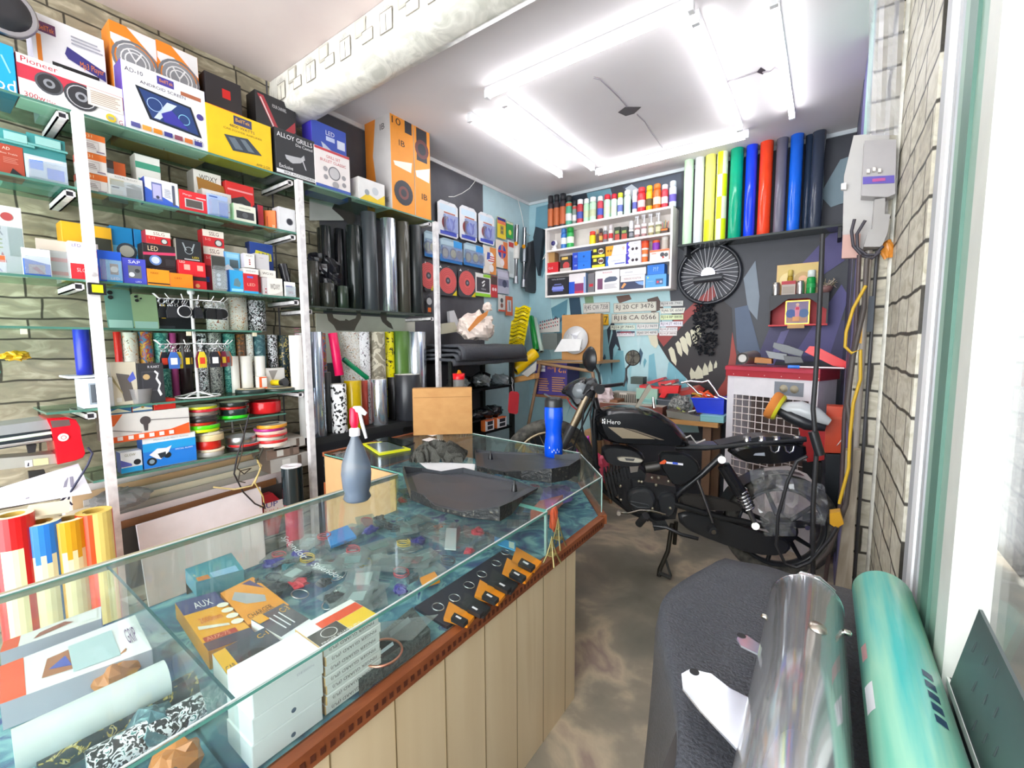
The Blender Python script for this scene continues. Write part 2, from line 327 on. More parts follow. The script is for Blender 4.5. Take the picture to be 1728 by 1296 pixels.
# back wall with its painted mural (generic shapes)
mb = MB(); mb.box(XW - 0.12,0.6, YB, YB + 0.12,0, ZC, '3d3f47')
LAY = [0]
def mur(pts, k, lay=1): LAY[0] += 1; mb.poly([ony(x, y, YB) + V3((0,-0.00009 * (LAY[0] + 1),0)) for x, y in pts], k)
mur([(893,344),(960,331),(960,730),(893,730)][::-1],'a9cdd6',1)
mur([(930,490),(1130,490),(1136,560),(1160,640),(1180,730),(930,730)][::-1],'b8dce0',2)
for q, k in (([(905,350),(925,345),(940,400),(915,470),(900,430)],'6f9fb0'),([(945,335),(990,326),(985,380),(950,420)],'27303c'),([(990,326),(1030,318),(1040,350),(1000,370)],'6e9aa8'),
             ([(1050,315),(1150,292),(1150,350),(1060,330)],'4a5362'),([(1055,318),(1066,311),(1078,320),(1068,340)],'b5bec6'),([(960,500),(978,498),(985,560),(970,610)],'2c4c62'),
             ([(985,492),(1000,490),(1005,540),(995,570)],'7f9f7a'),([(1015,570),(1035,540),(1060,640),(1045,720),(1020,700)],'2e3a48'),([(1008,560),(1024,555),(1040,700),(1016,700)],'7fb6c4'),
             ([(1035,590),(1052,592),(1062,690),(1030,690)],'78b4c2'),([(1095,600),(1104,596),(1110,650),(1108,690),(1092,690)],'7dbccb'),([(1118,690),(1128,612),(1142,600),(1136,690)],'7dbccb'),
             ([(1140,600),(1152,605),(1165,690),(1140,690)],'7dbccb'),([(930,520),(958,505),(955,560),(940,590)],'5e91a4'),([(1092,505),(1110,500),(1120,520),(1100,530)],'5d4b45'),
             ([(1040,500),(1062,497),(1066,505),(1045,512)],'6b5046')):
    mur(q[::-1] if sum((q[i][0] * q[(i + 1) % len(q)][1] - q[(i + 1) % len(q)][0] * q[i][1]) for i in range(len(q))) > 0 else q, k, 3)
g_ = random.Random(31)
for i in range(46):
    px, py = 925 + g_.random() * 190,512 + g_.random() * 170; w, h = 3 + 7 * g_.random(),14 + 34 * g_.random(); t_ = g_.uniform(-8,8)
    mur([(px + t_, py + h),(px + w + t_ * .5, py + h * .3),(px + w * .5, py),(px, py + h * .4)],('8fc4cf','6aa9ba','d4ecee','3a5a70','9fd0d8','c4e2e6')[i % 6])
def mural(q, k, lay):
    a = sum((q[i][0] * q[(i + 1) % len(q)][1] - q[(i + 1) % len(q)][0] * q[i][1]) for i in range(len(q)))
    mur(q[::-1] if a > 0 else q, k, lay)
mural([(1105,570),(1160,528),(1200,490),(1235,520),(1238,600),(1215,660),(1180,690),(1160,640),(1130,610)],'241c1f',4)
mural([(1107,566),(1160,522),(1205,480),(1208,500),(1165,535),(1120,585)],'9c3a36',5)
mural([(1168,690),(1180,676),(1205,668),(1224,640),(1232,600),(1236,560),(1243,600),(1238,650),(1215,680),(1180,700)],'a23c30',5)
for a, b, w, h, dx in ((1128,590,10,27,7),(1140,580,9,22,5),(1147,572,11,28,7),(1156,564,9,22,4),(1165,558,10,24,4),(1174,552,9,18,3),(1094,566,15,22,4)):
    mural([(a, b),(a + w * 0.5, b - 5),(a + w, b),(a + w + dx * 0.6, b + h * 0.7),(a + w * 0.6 + dx, b + h),(a + w * 0.2 + dx * 0.5, b + h * 0.7)],'dcd8bd',6)
for a, b, w, h, dx in ((1166,640,9,-20,-4),(1174,640,13,-24,-2),(1187,634,9,-22,-2),(1196,628,7,-20,-1),(1205,622,5,-14,1)):
    mural([(a, b),(a + w, b - 2),(a + w + dx * 0.5, b + h * 0.6),(a + w * 0.5 + dx, b + h),(a + dx * 0.5, b + h * 0.5)],'d5d2b8',6)
mural([(1255,470),(1275,440),(1282,500),(1278,540),(1262,520)],'7f8b97',4)
mural([(1240,520),(1262,515),(1285,600),(1262,610),(1244,590)],'4f5f78',4)
mural([(1280,600),(1300,550),(1430,540),(1430,610),(1300,610)],'3f3b66',4)
mural([(1330,470),(1400,395),(1425,390),(1425,440),(1380,470)],'514a80',4)
mural([(1340,600),(1365,560),(1420,480),(1432,500),(1400,600)],'5a5590',5)
mural([(1383,330),(1418,270),(1432,265),(1432,340),(1402,350)],'7b9099',4)
mural([(1318,560),(1332,556),(1296,640),(1284,640)],'6d68a0',5)
struct('wall_back', mb)
# right hand wall, pillar and their wallpaper
struct('wall_right', MB().box(0.10,0.35,2.46, YB, 0, ZC, '6f6ba0').box(0.098,0.10,3.35, YB, 0, ZC, '4c4c62').box(0.097,0.0985,2.9,3.2,0.2,2.0,'3e3f52').box(0.097,0.10,2.5,2.9,2.3, ZC, 'a9d2c8'))
mb = MB(); mb.box(0.10,0.24,2.42,2.46,0, ZC, 'stone_wallpaper_face')
mb.box(0.2,0.36,1.62,2.42,0, ZC, 'stone_wallpaper_right')
mb.cyl((0.2,2.42,0),(0.2,2.42, ZC),0.012,'vinyl_white')
struct('pillar', mb)
struct('wall_outside', MB().box(1.0,1.1,-1.6,9,0,7,'stone_wall_outside'))
# beam wrapped in loose patterned vinyl
mb = MB(); mb.box(XW, 0.26,1.36,1.52,2.735, ZC, 'ceiling_front_paint')
struct('ceiling_beam', mb)
mb = MB(); rows = []
nu = 90
for i in range(nu + 1):
    x = lerp(XW + 0.002,0.3, i / nu)
    w = noise.noise(V3((x * 3,0,3))); w2 = noise.noise(V3((x * 6,5,1))); sag = max(0, noise.noise(V3((x * 1.7,9,2)))) * 0.07
    rows.append([V3((x, 1.352 + 0.004 * w, ZC - 0.002)), V3((x, 1.347 + 0.002 * w2,2.85)), V3((x, 1.346 + 0.002 * w, 2.79)), V3((x, 1.345 + 0.002 * w2,2.745 - sag * 0.3)),
                 V3((x, 1.36 + 0.02 * w, 2.718 - sag * 0.8)), V3((x, 1.42 + 0.02 * w2,2.712 - sag - 0.008 * w)), V3((x, 1.48,2.70 - sag * 0.9)), V3((x, 1.53,2.715 - sag * 0.3)), V3((x, 1.535,2.8)), V3((x, 1.53, ZC - 0.002))])
mb.grid(rows, 'vinyl_white')
def bpz(x, z, lay=0): return V3((x, 1.3425 - 0.0006 * lay, z))
def fr(x0, x1, z0, z1, t, k, lay=1):     # rounded picture frames printed on the vinyl
    mb.poly([bpz(x0, z0, lay), bpz(x1, z0, lay), bpz(x1, z1, lay), bpz(x0, z1, lay)], k); mb.poly([bpz(x0 + t, z0 + t, lay + 1), bpz(x1 - t, z0 + t, lay + 1), bpz(x1 - t, z1 - t, lay + 1), bpz(x0 + t, z1 - t, lay + 1)],'ece8da')
for k in range(9):
    x = XW + 0.10 + k * 0.30
    fr(x + 0.17, x + 0.25,2.765,2.82,0.004,'8a8478'); fr(x + 0.12, x + 0.2,2.81,2.885,0.012,'bdb9ad'); fr(x, x + 0.085,2.755,2.845,0.004,'777066')
    mb.poly([bpz(x + 0.04,2.76,3), bpz(x + 0.045,2.76,3), bpz(x + 0.043,2.83,3), bpz(x + 0.04,2.83,3)],'6e675c')
    for a in range(-4,5):
        mb.poly([bpz(x + 0.042,2.81,3), bpz(x + 0.042 + a * 0.011,2.86 + 0.01 * math.cos(a),3), bpz(x + 0.044 + a * 0.011,2.86 + 0.01 * math.cos(a),3)],'7d766a')
tag(mb.build('beam_vinyl_wrap'),'loose white vinyl printed with grey frames and trees sagging around the ceiling beam','vinyl sheet')

# ---- glazed aluminium door frame on the right, with its glass
GX = 0.225
d0 = empty('door_1',(GX, 1.4,0), None, None); d0['kind'] = 'structure'
mb = MB(); mb.box(0.205,0.245,1.40,1.60,0, ZC, 'b7b9bd'); mb.box(0.2,0.212,1.44,1.5,0, ZC, 'f1f1f3'); mb.build('jamb', d0)
mb = MB(); mb.box(0.206,0.244,1.12,1.38,0, ZC, '8fae9f'); mb.box(0.198,0.25,1.05,1.13,0, ZC, 'c9cbc4'); mb.box(0.20,0.21,1.23,1.3,0, ZC, '5b7f72'); mb.build('stile', d0)
mb = MB(); mb.box(0.208,0.246,-0.9,1.05,0.72,0.80,'b9bcbc'); mb.box(0.204,0.21,-0.9,1.05,0.785,0.80,'e6e8e2'); mb.box(0.208,0.246,-0.9,1.15,0.0,0.06,'b9bcbc'); mb.build('rail', d0)
MB().box(0.228,0.233,-0.9,1.05,0.8, ZC, 'ffffff:gl').build('pane', d0)
MB().box(0.226,0.235,-0.9,1.15,0.06,0.72,'a8adad').build('lower_panel', d0)

# ---- tube lights
def tube_light(p, q, label):
    A = onz(p[0], p[1], ZC - 0.045); B = onz(q[0], q[1], ZC - 0.045)
    if abs(A.x - B.x) > abs(A.y - B.y): m = (A.y + B.y) / 2; A.y = B.y = m
    else: m = (A.x + B.x) / 2; A.x = B.x = m
    t = empty('tube_light',(A.x, A.y, ZC), label, 'light','ceiling tube lights')
    d = (B - A).normalized(); w = d.cross(V3((0,0,1)))
    mb = MB(); L = (B - A).length
    fr_ = Matrix((( d.x, w.x, 0, A.x),(d.y, w.y, 0, A.y),(0,0,1, A.z),(0,0,0,1)))
    mb.M = fr_; mb.box(-0.01, L + 0.01,-0.014,0.014,0.016,0.044,'e3e2e6'); mb.build('batten', t)
    mb = MB(fr_); mb.cyl((0.012,0,0),(L - 0.012,0,0),0.0155,'tube_glow', n=12); mb.build('tube', t)
    for s in (0, L): mb = MB(fr_); mb.box(s - 0.012, s + 0.012,-0.016,0.016,-0.016,0.03,'f2f2f4'); mb.build('end_cap', t)
m = bpy.data.materials.new('tube_glow'); MATS['tube_glow'] = m; t_, N_, L_, b_ = nt(m)
b_.inputs['Base Color'].default_value = (1,1,1,1); b_.inputs['Emission Color'].default_value = (0.97,0.98,1.0,1); b_.inputs['Emission Strength'].default_value = 7
tube_light((820,160),(1168,18),'long tube light nearest the wrapped beam, running across the shop')
tube_light((1005,291),(1262,233),'tube light running across the shop nearest the back wall')
tube_light((798,200),(942,298),'tube light closest to the left wall')
tube_light((852,176),(1000,285),'second tube light from the left wall')
tube_light((1165,40),(1255,215),'tube light meeting the right end of the front tube')
tube_light((1306,5),(1337,197),'tube light furthest to the right on the ceiling')
# torn patches with wires in the ceiling
def lens(cx, cy, pts, wire, lab):
    t = empty('ceiling_hole', onz(cx, cy, ZC - 0.003), lab, 'wire hole')
    mb = MB(); mb.prism([onz(x, y, ZC - 0.003) for x, y in pts],(0,0,0.002),'37343c'); mb.build('torn_edge', t)
    for w in wire:
        mb = MB(); mb.tube([onz(x, y, ZC - 0.006 - 0.01 * (i % 2)) for i, (x, y) in enumerate(w)],0.004,'8d868c', n=6); mb.build('wire', t)
lens(1063,187,[(1043,190),(1055,181),(1082,181),(1070,192),(1056,196)],[[(1002,131),(1013,134),(1030,150),(1045,165),(1058,180)],[(1075,193),(1088,205),(1098,222),(1110,238),(1118,250)]],'torn hole in the ceiling amid the tube lights with two taped wires')
lens(1292,119,[(1277,122),(1284,114),(1292,119),(1287,126)],[[(1287,122),(1300,120),(1308,114),(1315,119)],[(1228,138),(1255,129),(1277,121)]],'small torn hole with curled wire beside the rightmost tube light')
# ================================================================ left display rack
YP = [0.462,1.325,2.345]
rack = empty('display_rack',(XR, 0.46,0),'white painted steel display rack with green-edged glass shelves along the left wall','shelf rack')
for y in YP:
    MB().box(XR, XR + 0.032, y - 0.016, y + 0.016,0,2.285,'white_paint_metal').build('post', rack)
def bracket(y, z):
    mb = MB(); x0, x1 = XW + 0.002, XR - 0.001
    for a, b, c, d in ((-0.018,-0.013,0,0.026),(0.008,0.013,0,0.026),(-0.018,0.013,0,0.004),(-0.018,0.013,0.022,0.026)): mb.box(x0, x1, y + a, y + b, z - 0.042 + c, z - 0.042 + d, 'white_paint_metal')
    mb.box(x0, x1 - 0.01, y - 0.013, y + 0.008, z - 0.038, z - 0.02,'2a2730'); mb.build('bracket', rack)
for z in (ZS['top'], ZS['b'], ZS['c'], ZS['e']):
    bracket(YP[0] - 0.035, z); bracket(YP[1] - 0.035, z)
bracket(YP[2] - 0.035, ZS['top']); bracket(YP[2] - 0.035,1.615); bracket(YP[1] + 0.04,1.615)
glass = mat('dff2e8:gl')
def gshelf(y0, y1, z, x0=XW + 0.006, x1=XR + 0.0, t=0.009, edge='4f7f70:g'):
    MB().box(x0, x1, y0, y1, z - t, z, 'dff2e8:gl', {'+x': edge, '-y': edge, '+y': edge}).build('glass_shelf', rack)
gshelf(-0.5, YP[2] + 0.02, ZS['top']); gshelf(-0.5, YP[1] - 0.01, ZS['b']); gshelf(-0.5, YP[1] - 0.01, ZS['c'])
gshelf(YP[0] - 0.7,1.12, ZS['d'], x1=XR - 0.05); gshelf(YP[0] - 0.16, YP[1] - 0.01, ZS['e']); gshelf(YP[0] - 0.05,1.05, ZS['f'])
gshelf(YP[0] - 0.8, YP[0] - 0.25,1.31, x1=XR - 0.12)
gshelf(YP[1] + 0.02, YP[2] - 0.02,1.62, edge='3a403c')
# small corner clips of the glass
for y in (YP[0] - 0.19, YP[0] + 0.02,0.79,1.08):
    MB().box(XR - 0.05, XR - 0.035, y - 0.008, y + 0.008, ZS['d'] - 0.03, ZS['d'] - 0.011,'ddd3b8').build('shelf_clip', rack)

T = ZS['top']; SB = ZS['b']; SC_ = ZS['c']
def lines(u0, u1, v0, v1, n, k):
    return [('r', u0, lerp(v0, v1, i / n), u1 - 0.08 * (i % 3) * (u1 - u0), lerp(v0, v1,(i + 0.45) / n), k) for i in range(n)]
# --- top shelf
rb('carton_box','sky blue carton with white letters at the far left end of the top shelf',-60,31,46, T, 0.03,0.2,['18a4e2','1488c4'],[('t','od',0.55,0.05,0.97,0.25,'f4f8fb'),('p',[(0.72,0.75),(0.76,0.76),(0.9,0.45),(0.87,0.42)],'8fd4f5')])
z_ = zat(46, XR - 0.03, yat(20, XR - 0.03, T))
mb = MB(); yy = yat(8, XR - 0.1, z_); mb.rev([(0.07,0),(0.085,0.01),(0.085,0.03),(0.06,0.05),(0.03,0.052)],'2b2c30:s',(XR - 0.12, yy, z_ + 0.088),(1,0,0),28)
mb.rev([(0.085,0.03),(0.09,0.035),(0.085,0.04)],'b9bcc2:m',(XR - 0.12, yy, z_ + 0.088),(1,0,0),28)
tag(mb.build('car_speaker'),'round black car speaker standing on the sky blue carton','speaker')
rb('carton_box','white car stereo box standing behind the red and white speaker box',66,189,15, T, 0.16,0.1,['f4f3f6','d9d3e6','f4f3f6'],
   [('r',0.08,0.83,0.32,0.93,'6a3560'),('t','BellTek',0.1,0.85,0.3,0.05,'f08a30'),('r',0.06,0.42,0.12,0.8,'f08a28'),('p',[(0.42,0.7),(0.46,0.78),(0.98,0.66),(0.98,0.56),(0.46,0.66)],'3f3a86'),
    ('t','Mp3 Player',0.62,0.6,0.96,0.08,'f08a28'),('r',0.24,0.38,0.88,0.58,'17181c'),('c',0.34,0.5,0.05,'d0d0d4'),('c',0.34,0.5,0.035,'26282c'),('r',0.45,0.47,0.8,0.5,'3a4048'),('r',0.16,0.24,0.52,0.34,'4a3f8a'),('r',0.91,0.35,0.97,0.45,'1e2c4e')] + lines(0.52,0.96,0.82,0.92,3,'a9a9b4'))
rb('carton_box','white and red 300W car speaker box with two black speakers printed',33,213,86, T, 0.035,0.11,['f5f2f3','b8324a','f5f2f3'],
   [('r',0.0,0.46,0.99,0.78,'c9364a'),('t','Pioneer',0.04,0.83,0.36,0.12,'c01f35'),('c',0.27,0.52,0.24,'55565c'),('c',0.27,0.52,0.2,'2f3034'),('c',0.27,0.52,0.1,'8c8e94'),('c',0.27,0.52,0.05,'2f3034'),
    ('c',0.56,0.45,0.31,'3f4046'),('c',0.56,0.45,0.26,'c8c8cc'),('c',0.56,0.45,0.24,'323338'),('c',0.56,0.45,0.11,'9a9ca2'),('c',0.56,0.45,0.06,'323338'),('r',0.62,0.34,0.98,0.76,'f0e7dc')] + lines(0.65,0.95,0.4,0.72,7,'bba79c') +
   [('t','300w',0.04,0.06,0.22,0.11,'c01f35'),('t','Max.',0.23,0.06,0.32,0.07,'c06070'),('c',0.84,0.16,0.1,'e4c62c'),('r',0.81,0.12,0.87,0.19,'a0a49a'),('t','G',0.92,0.05,0.96,0.12,'b04060')], cat='speaker box')
zz = T
for a, b, pt, lab in ((200,277,32,'orange and white round grille speaker box, left one behind the white tablet box'),(277,345,66,'orange and white round grille speaker box, right one behind the white tablet box')):
    rb('carton_box', lab, a, b, pt, T, 0.15,0.12,['ece9ea','e58a2c','f0a050'],
       [('p',[(0,1),(0.35,1),(0.99,0.8),(0.99,0.72),(0.4,0.9),(0,0.9)],'f08a22'),('p',[(0,0.85),(0.1,0.8),(0.6,0.4),(0.99,0.42),(0.99,0.3),(0.55,0.3),(0,0.72)],'f08a22'),('p',[(0.1,0.62),(0.6,0.33),(0.99,0.3),(0.99,0.27),(0.55,0.28),(0.05,0.62)],'f2c040'),
        ('o',0.5,0.72,0.17,0.15,'77787e'),('c',0.5,0.72,0.14,'8f9096'),('o',0.5,0.72,0.11,0.1,'e6e6e8'),('o',0.5,0.72,0.08,0.07,'e6e6e8'),('r',0.49,0.58,0.51,0.74,'e6e6e8'),('p',[(0.34,0.8),(0.36,0.82),(0.5,0.73),(0.5,0.71)],'e6e6e8'),('p',[(0.66,0.8),(0.64,0.82),(0.5,0.73),(0.5,0.71)],'e6e6e8'),('r',0.62,0.4,0.95,0.43,'c03a28')],
       cat='speaker box', group='orange speaker boxes')
rb('carton_box','white car screen box with a big dark tablet picture',212,352,98, T, 0.03,0.09,['f6f6f9','5a3f9a','f6f6f9'],
   [('t','AD-10',0.04,0.86,0.24,0.06,'3f3450'),('t','ANDROID SCREEN',0.2,0.75,0.74,0.045,'3f3450'),('r',0.4,0.84,0.6,0.96,'4a3f9a'),('t','BellTek',0.43,0.88,0.59,0.05,'f09a28'),('r',0.68,0.8,0.94,0.86,'b0684a'),
    ('p',[(0.14,0.7),(0.8,0.66),(0.92,0.22),(0.28,0.26)],'17202e'),('p',[(0.18,0.67),(0.78,0.63),(0.88,0.25),(0.31,0.29)],'24407a'),('p',[(0.5,0.6),(0.62,0.6),(0.4,0.3),(0.33,0.3)],'c9d6e8'),('o',0.35,0.5,0.1,0.09,'a8c8f0'),('o',0.7,0.42,0.08,0.07,'8fd0f0'),('p',[(0.42,0.4),(0.55,0.5),(0.75,0.28),(0.45,0.29)],'3a38a0'),
    ('c',0.91,0.55,0.05,'4a3f8a'),('t','TS9',0.8,0.12,0.92,0.05,'3f3450')] + [('r',0.06 + 0.125 * i, 0.07,0.16 + 0.125 * i, 0.14, c) for i, c in enumerate(('5a5a9a','f0a040','e08a20','3a3a8a','8a4a5a','d07030','3a3a8a'))], cat='electronics box')
rb('carton_box','black over red box lying behind the yellow amplifier box',355,415,118, T, 0.14,0.1,['2e2a2e','1f1c20','35302f'],[('r',0.0,0.0,0.99,0.66,'d8231f'),('r',0.45,0.78,0.68,0.88,'d8231f')])
rb('carton_box','yellow 4800 watts amplifier box with a silver amplifier picture',352,461,172, T, 0.025,0.12,['f5c518','d9a80c','f0c020'],
   [('r',0.4,0.78,0.68,0.95,'3f3f6a'),('t','BellTek',0.43,0.84,0.65,0.07,'f0b428'),('t','4800 WATTS',0.33,0.7,0.72,0.055,'4a4440'),('t','CAR POWER AMPLIFIER',0.24,0.62,0.84,0.04,'8a7a30'),('p',[(0.24,0.5),(0.6,0.56),(0.82,0.3),(0.36,0.22)],'3a4450'),('p',[(0.3,0.47),(0.4,0.49),(0.52,0.29),(0.4,0.27)],'66727e'),('p',[(0.48,0.5),(0.56,0.51),(0.7,0.31),(0.6,0.3)],'6b7782'),
    ('t','AMP 2 CH',0.72,0.06,0.94,0.05,'5a4a20')], cat='amplifier box')
rb('carton_box','black box with a red and white star cross behind the motorcycle drawing box',438,505,150, T, 0.13,0.1,['2c2b2f','1c1b1e','333236'],
   [('p',[(0.05,0.97),(0.2,0.97),(0.97,0.22),(0.97,0.08)],'b03a44'),('p',[(0.05,0.15),(0.05,0.3),(0.97,0.8),(0.97,0.68)],'b03a44'),('p',[(0.1,0.94),(0.14,0.94),(0.9,0.18),(0.9,0.14)],'e8d0d0'),('p',[(0.4,0.6),(0.5,0.56),(0.6,0.6),(0.56,0.5),(0.6,0.4),(0.5,0.44),(0.4,0.4),(0.44,0.5)],'f0e0e0'),('o',0.45,0.2,0.07,0.055,'9a9aa0'),('t','FOUR CHANNEL',0.4,0.87,0.75,0.04,'e0e0e4')])
rb('carton_box','black box with a white motorcycle drawing on the top shelf',467,534,213, T, 0.02,0.13,['2d2e32','232428','303135'],
   [('t','ALLOY GRILLS',0.05,0.83,0.93,0.1,'f0f0f2'),('t','Die Casted',0.5,0.74,0.93,0.06,'e8e8ea'),('c',0.37,0.4,0.05,'a8a8ac'),('p',[(0.22,0.48),(0.45,0.5),(0.62,0.52),(0.7,0.6),(0.72,0.5),(0.6,0.4),(0.4,0.34),(0.25,0.4)],'b4b4b8'),('p',[(0.62,0.52),(0.66,0.5),(0.75,0.28),(0.72,0.28)],'c4c4c8'),('r',0.0,0.06,0.99,0.14,'ececee'),('t','BIKE ACCESSORIES',0.18,0.08,0.95,0.05,'2a2a2e'),('t','Exclusive',0.07,0.18,0.4,0.08,'f0f0f2')])
rb('carton_box','blue LED lamp box standing behind the round parts box',530,588,199, T, 0.12,0.1,['3b55b8','4a3fc0','5a6fc8'],[('t','LED',0.4,0.86,0.65,0.06,'e8ecf8'),('r',0.4,0.78,0.65,0.84,'c9d4f4'),('r',0.72,0.72,0.95,0.84,'dfe4f4'),('p',[(0.25,0.74),(0.35,0.72),(0.99,0.52),(0.99,0.48),(0.3,0.66)],'cdd8ee'),('r',0.03,0.48,0.3,0.6,'2c3f9a')])
rb('carton_box','white and red box with grey round parts printed on it',533,592,243, T, 0.015,0.1,['efe6e4','d9d0ce','efe6e4'],
   [('t','GRILL SET',0.32,0.78,0.72,0.07,'c8424a'),('t','BULLET CLASSIC',0.15,0.67,0.88,0.07,'c8424a'),('r',0.0,0.93,0.99,0.99,'c8424a'),('c',0.53,0.44,0.17,'77757a'),('c',0.53,0.44,0.14,'c4c0c2'),('c',0.28,0.5,0.06,'9a969a'),('c',0.8,0.4,0.06,'9a969a'),('c',0.28,0.3,0.06,'9a969a'),('c',0.8,0.22,0.06,'9a969a'),('c',0.55,0.16,0.09,'a8a4a6'),('r',0,0.0,0.99,0.09,'3a5ab0')])
rb('carton_box','small white and yellow box in front of the tall orange subwoofer carton',606,650,297, T, 0.01,0.08,['e9e6e4','d4d0cc','f0eeec'],[('p',[(0.0,0.0),(0.99,0.0),(0.99,0.5),(0.7,0.2),(0.3,0.35)],'ecc820'),('c',0.62,0.55,0.18,'c9ccd0'),('c',0.3,0.4,0.13,'9aa0a6')])
# tall subwoofer cartons
S = [('p',[(0.0,0.0),(0.3,0.0),(0.42,0.25),(0.3,0.6),(0.45,1),(0.0,1)],'e88a2e'),('c',0.26,0.2,0.14,'2a2a34'),('c',0.26,0.2,0.06,'5a5a66'),('t','IB',0.62,0.83,0.8,0.06,'3a3630')]
y0 = 1.955
def tallbox(y0, y1, lab, arts, side, z0=T + 0.0006, H=0.55):
    return carton('carton_box', lab, 'subwoofer box',(XR - 0.005, y0, z0), UY, y1 - y0,0.262, H, ['f39a2a','c9c3bf','f0a040'], arts, 'orange subwoofer cartons', side)
ya, yb_, yc = yat(662, XR - 0.005, T), yat(701, XR - 0.005, T), yat(728, XR - 0.005, T)
H1 = zat(184, XR - 0.005, ya) - T; H2 = zat(202, XR - 0.005, yb_) - T
HX = 0.55
o1 = tallbox(ya, yb_, 'tall orange and grey 10 inch bass tube carton standing by the front post',[('t','10',0.08,0.88,0.45,0.07,'3a2c20'),('r',0.62,0.84,0.92,0.97,'33343c'),('t','IB',0.35,0.68,0.6,0.06,'3a2c20'),('p',[(0.1,0.5),(0.9,0.55),(0.85,0.44),(0.15,0.46)],'fff4e0'),('c',0.5,0.2,0.13,'33343c'),('c',0.5,0.2,0.07,'7a4440'),('c',0.5,0.2,0.04,'33343c')], S + [('t','ACTIVE BASS',0.58,0.08,0.9,0.05,'4a4640')], H=H1)
o2 = tallbox(yb_ + 0.003, yc, 'tall orange subwoofer carton with a black speaker picture, nearest the end post',[('r',0.15,0.6,0.8,0.94,'2f3038'),('c',0.48,0.73,0.1,'6a3a38'),('c',0.48,0.73,0.06,'2f3038'),('p',[(0.05,0.48),(0.95,0.56),(0.9,0.4),(0.1,0.42)],'fff4e0'),('t','IB',0.4,0.2,0.75,0.06,'3a2c20')], None, H=H2)

# --- second shelf, left end
rb('carton_box','rust red box with white lettering at the left end of the second shelf',-30,44,232, SB, 0.03,0.1,['a8442f','6a2c22','8a3a2a'],[('t','AD',0.5,0.82,0.68,0.09,'ecd8c8'),('t','Bass Treble',0.45,0.68,0.85,0.05,'e0c0b0')] + lines(0.5,0.85,0.4,0.6,4,'c87a68') + [('p',[(0.6,0.0),(0.7,0.25),(0.99,0.0)],'222226')])
for i, (a, b, c, d, l) in enumerate(((0,56,212,272,'teal plastic tray behind the rust red box on the second shelf'),(54,112,222,300,'translucent teal plastic box behind the blister pack left of the front post'))):
    x = XR - 0.15; z0 = SB; z1 = zat(c, x, yat(a, x, 2.1)); mb = MB(); ya_, yb2 = yat(a, x, 2.1), yat(b, x, 2.1)
    mb.prism([(x, ya_, z0 + 0.001),(x, yb2, z0 + 0.001),(x - 0.01, yb2 + 0.005, z1),(x - 0.01, ya_ - 0.005, z1)],(-0.09,0,0),'4aa3a6:s'); mb.box(x - 0.12, x + 0.005, ya_ - 0.006, yb2 + 0.008, z1 - 0.05, z1 - 0.042,'7cc6c2:s')
    mb.box(x - 0.002, x + 0.003, ya_ + 0.015, yb2 - 0.01, z1 - 0.04, z1 - 0.01,'a8dcd8:s')
    tag(mb.build('plastic_box'), l, 'plastic box')
def blister(lab, a, b, pt, z, off, card='c8d4dc', body='3f7fd0', arts=None, dep=0.03, name='blister_pack', cat='blister pack'):
    x = XR - off; y0, y1 = yat(a, x, z), yat(b, x, z); z1 = zat(pt, x, y0); W, H = y1 - y0, z1 - z
    t = empty(name, (x, (y0 + y1) / 2, z), lab, cat)
    mb = MB(); mb.box(x - 0.004, x, y0, y1, z + 0.0008, z1, card); art(mb, lambda u, v, l: V3((x + l, y0 + u * W, z + v * H)), W, H, arts or [('r',0.15,0.12,0.85,0.6, body),('r',0.1,0.75,0.9,0.9, body)]); mb.build('card', t)
    mb = MB(); e = 0.1; mb.prism([(x + 0.002, y0 + W * 0.06, z + H * 0.05),(x + 0.002, y1 - W * 0.06, z + H * 0.05),(x + 0.002, y1 - W * 0.06, z + H * 0.7),(x + 0.002, y0 + W * 0.06, z + H * 0.7)],(dep, 0,0),'f2f6fa:pl'); mb.build('clear_bubble', t)
    return z1
blister('crinkled silver and blue blister pack leaning on the second shelf left of the front post',45,116,258, SB, 0.02,'b9c4cf','3f78d8',[('r',0.1,0.45,0.42,0.85,'4a88e0'),('r',0.5,0.15,0.92,0.6,'3f70d0'),('p',[(0.05,0.9),(0.9,0.97),(0.9,0.9),(0.1,0.8)],'eef2f8'),('t','charge',0.45,0.06,0.9,0.08,'f0f4fa')])
# second shelf, middle
z = SB
for i, pt in enumerate((288,253,219)):
    a = [('r',0.0,0.68,0.99,0.99,'f0782a'),('t','C-31',0.1,0.78,0.5,0.15,'fbe0b0'),('r',0.08,0.2,0.72,0.6,'cfc6c2'),('r',0.1,0.23,0.7,0.57,'f0ece9')] + lines(0.14,0.62,0.27,0.52,3,'a08c88') + [('r',0.62,0.08,0.92,0.15,'9a8a9a')]
    z = rb('carton_box','orange and white box by the front post, ' + ('bottom of its stack of three','middle of its stack of three','top of its stack of three')[i],136 - i, 184 - 2 * i, pt, z, 0.03,0.09,['f3eee9','c9bcbc','f0a060'], a, group='orange and white boxes by the post', side=[('r',0,0.65,1,1,'b84a3a')])
z = rb('carton_box','grey carton with an orange corner behind the silver pouch',183,217,268, SB, 0.12,0.1,['8a929e','6a4436','7a5040'],[('r',0.4,0.65,0.99,0.99,'ee6a2a'),('r',0,0.8,0.4,0.99,'5a4a44')])
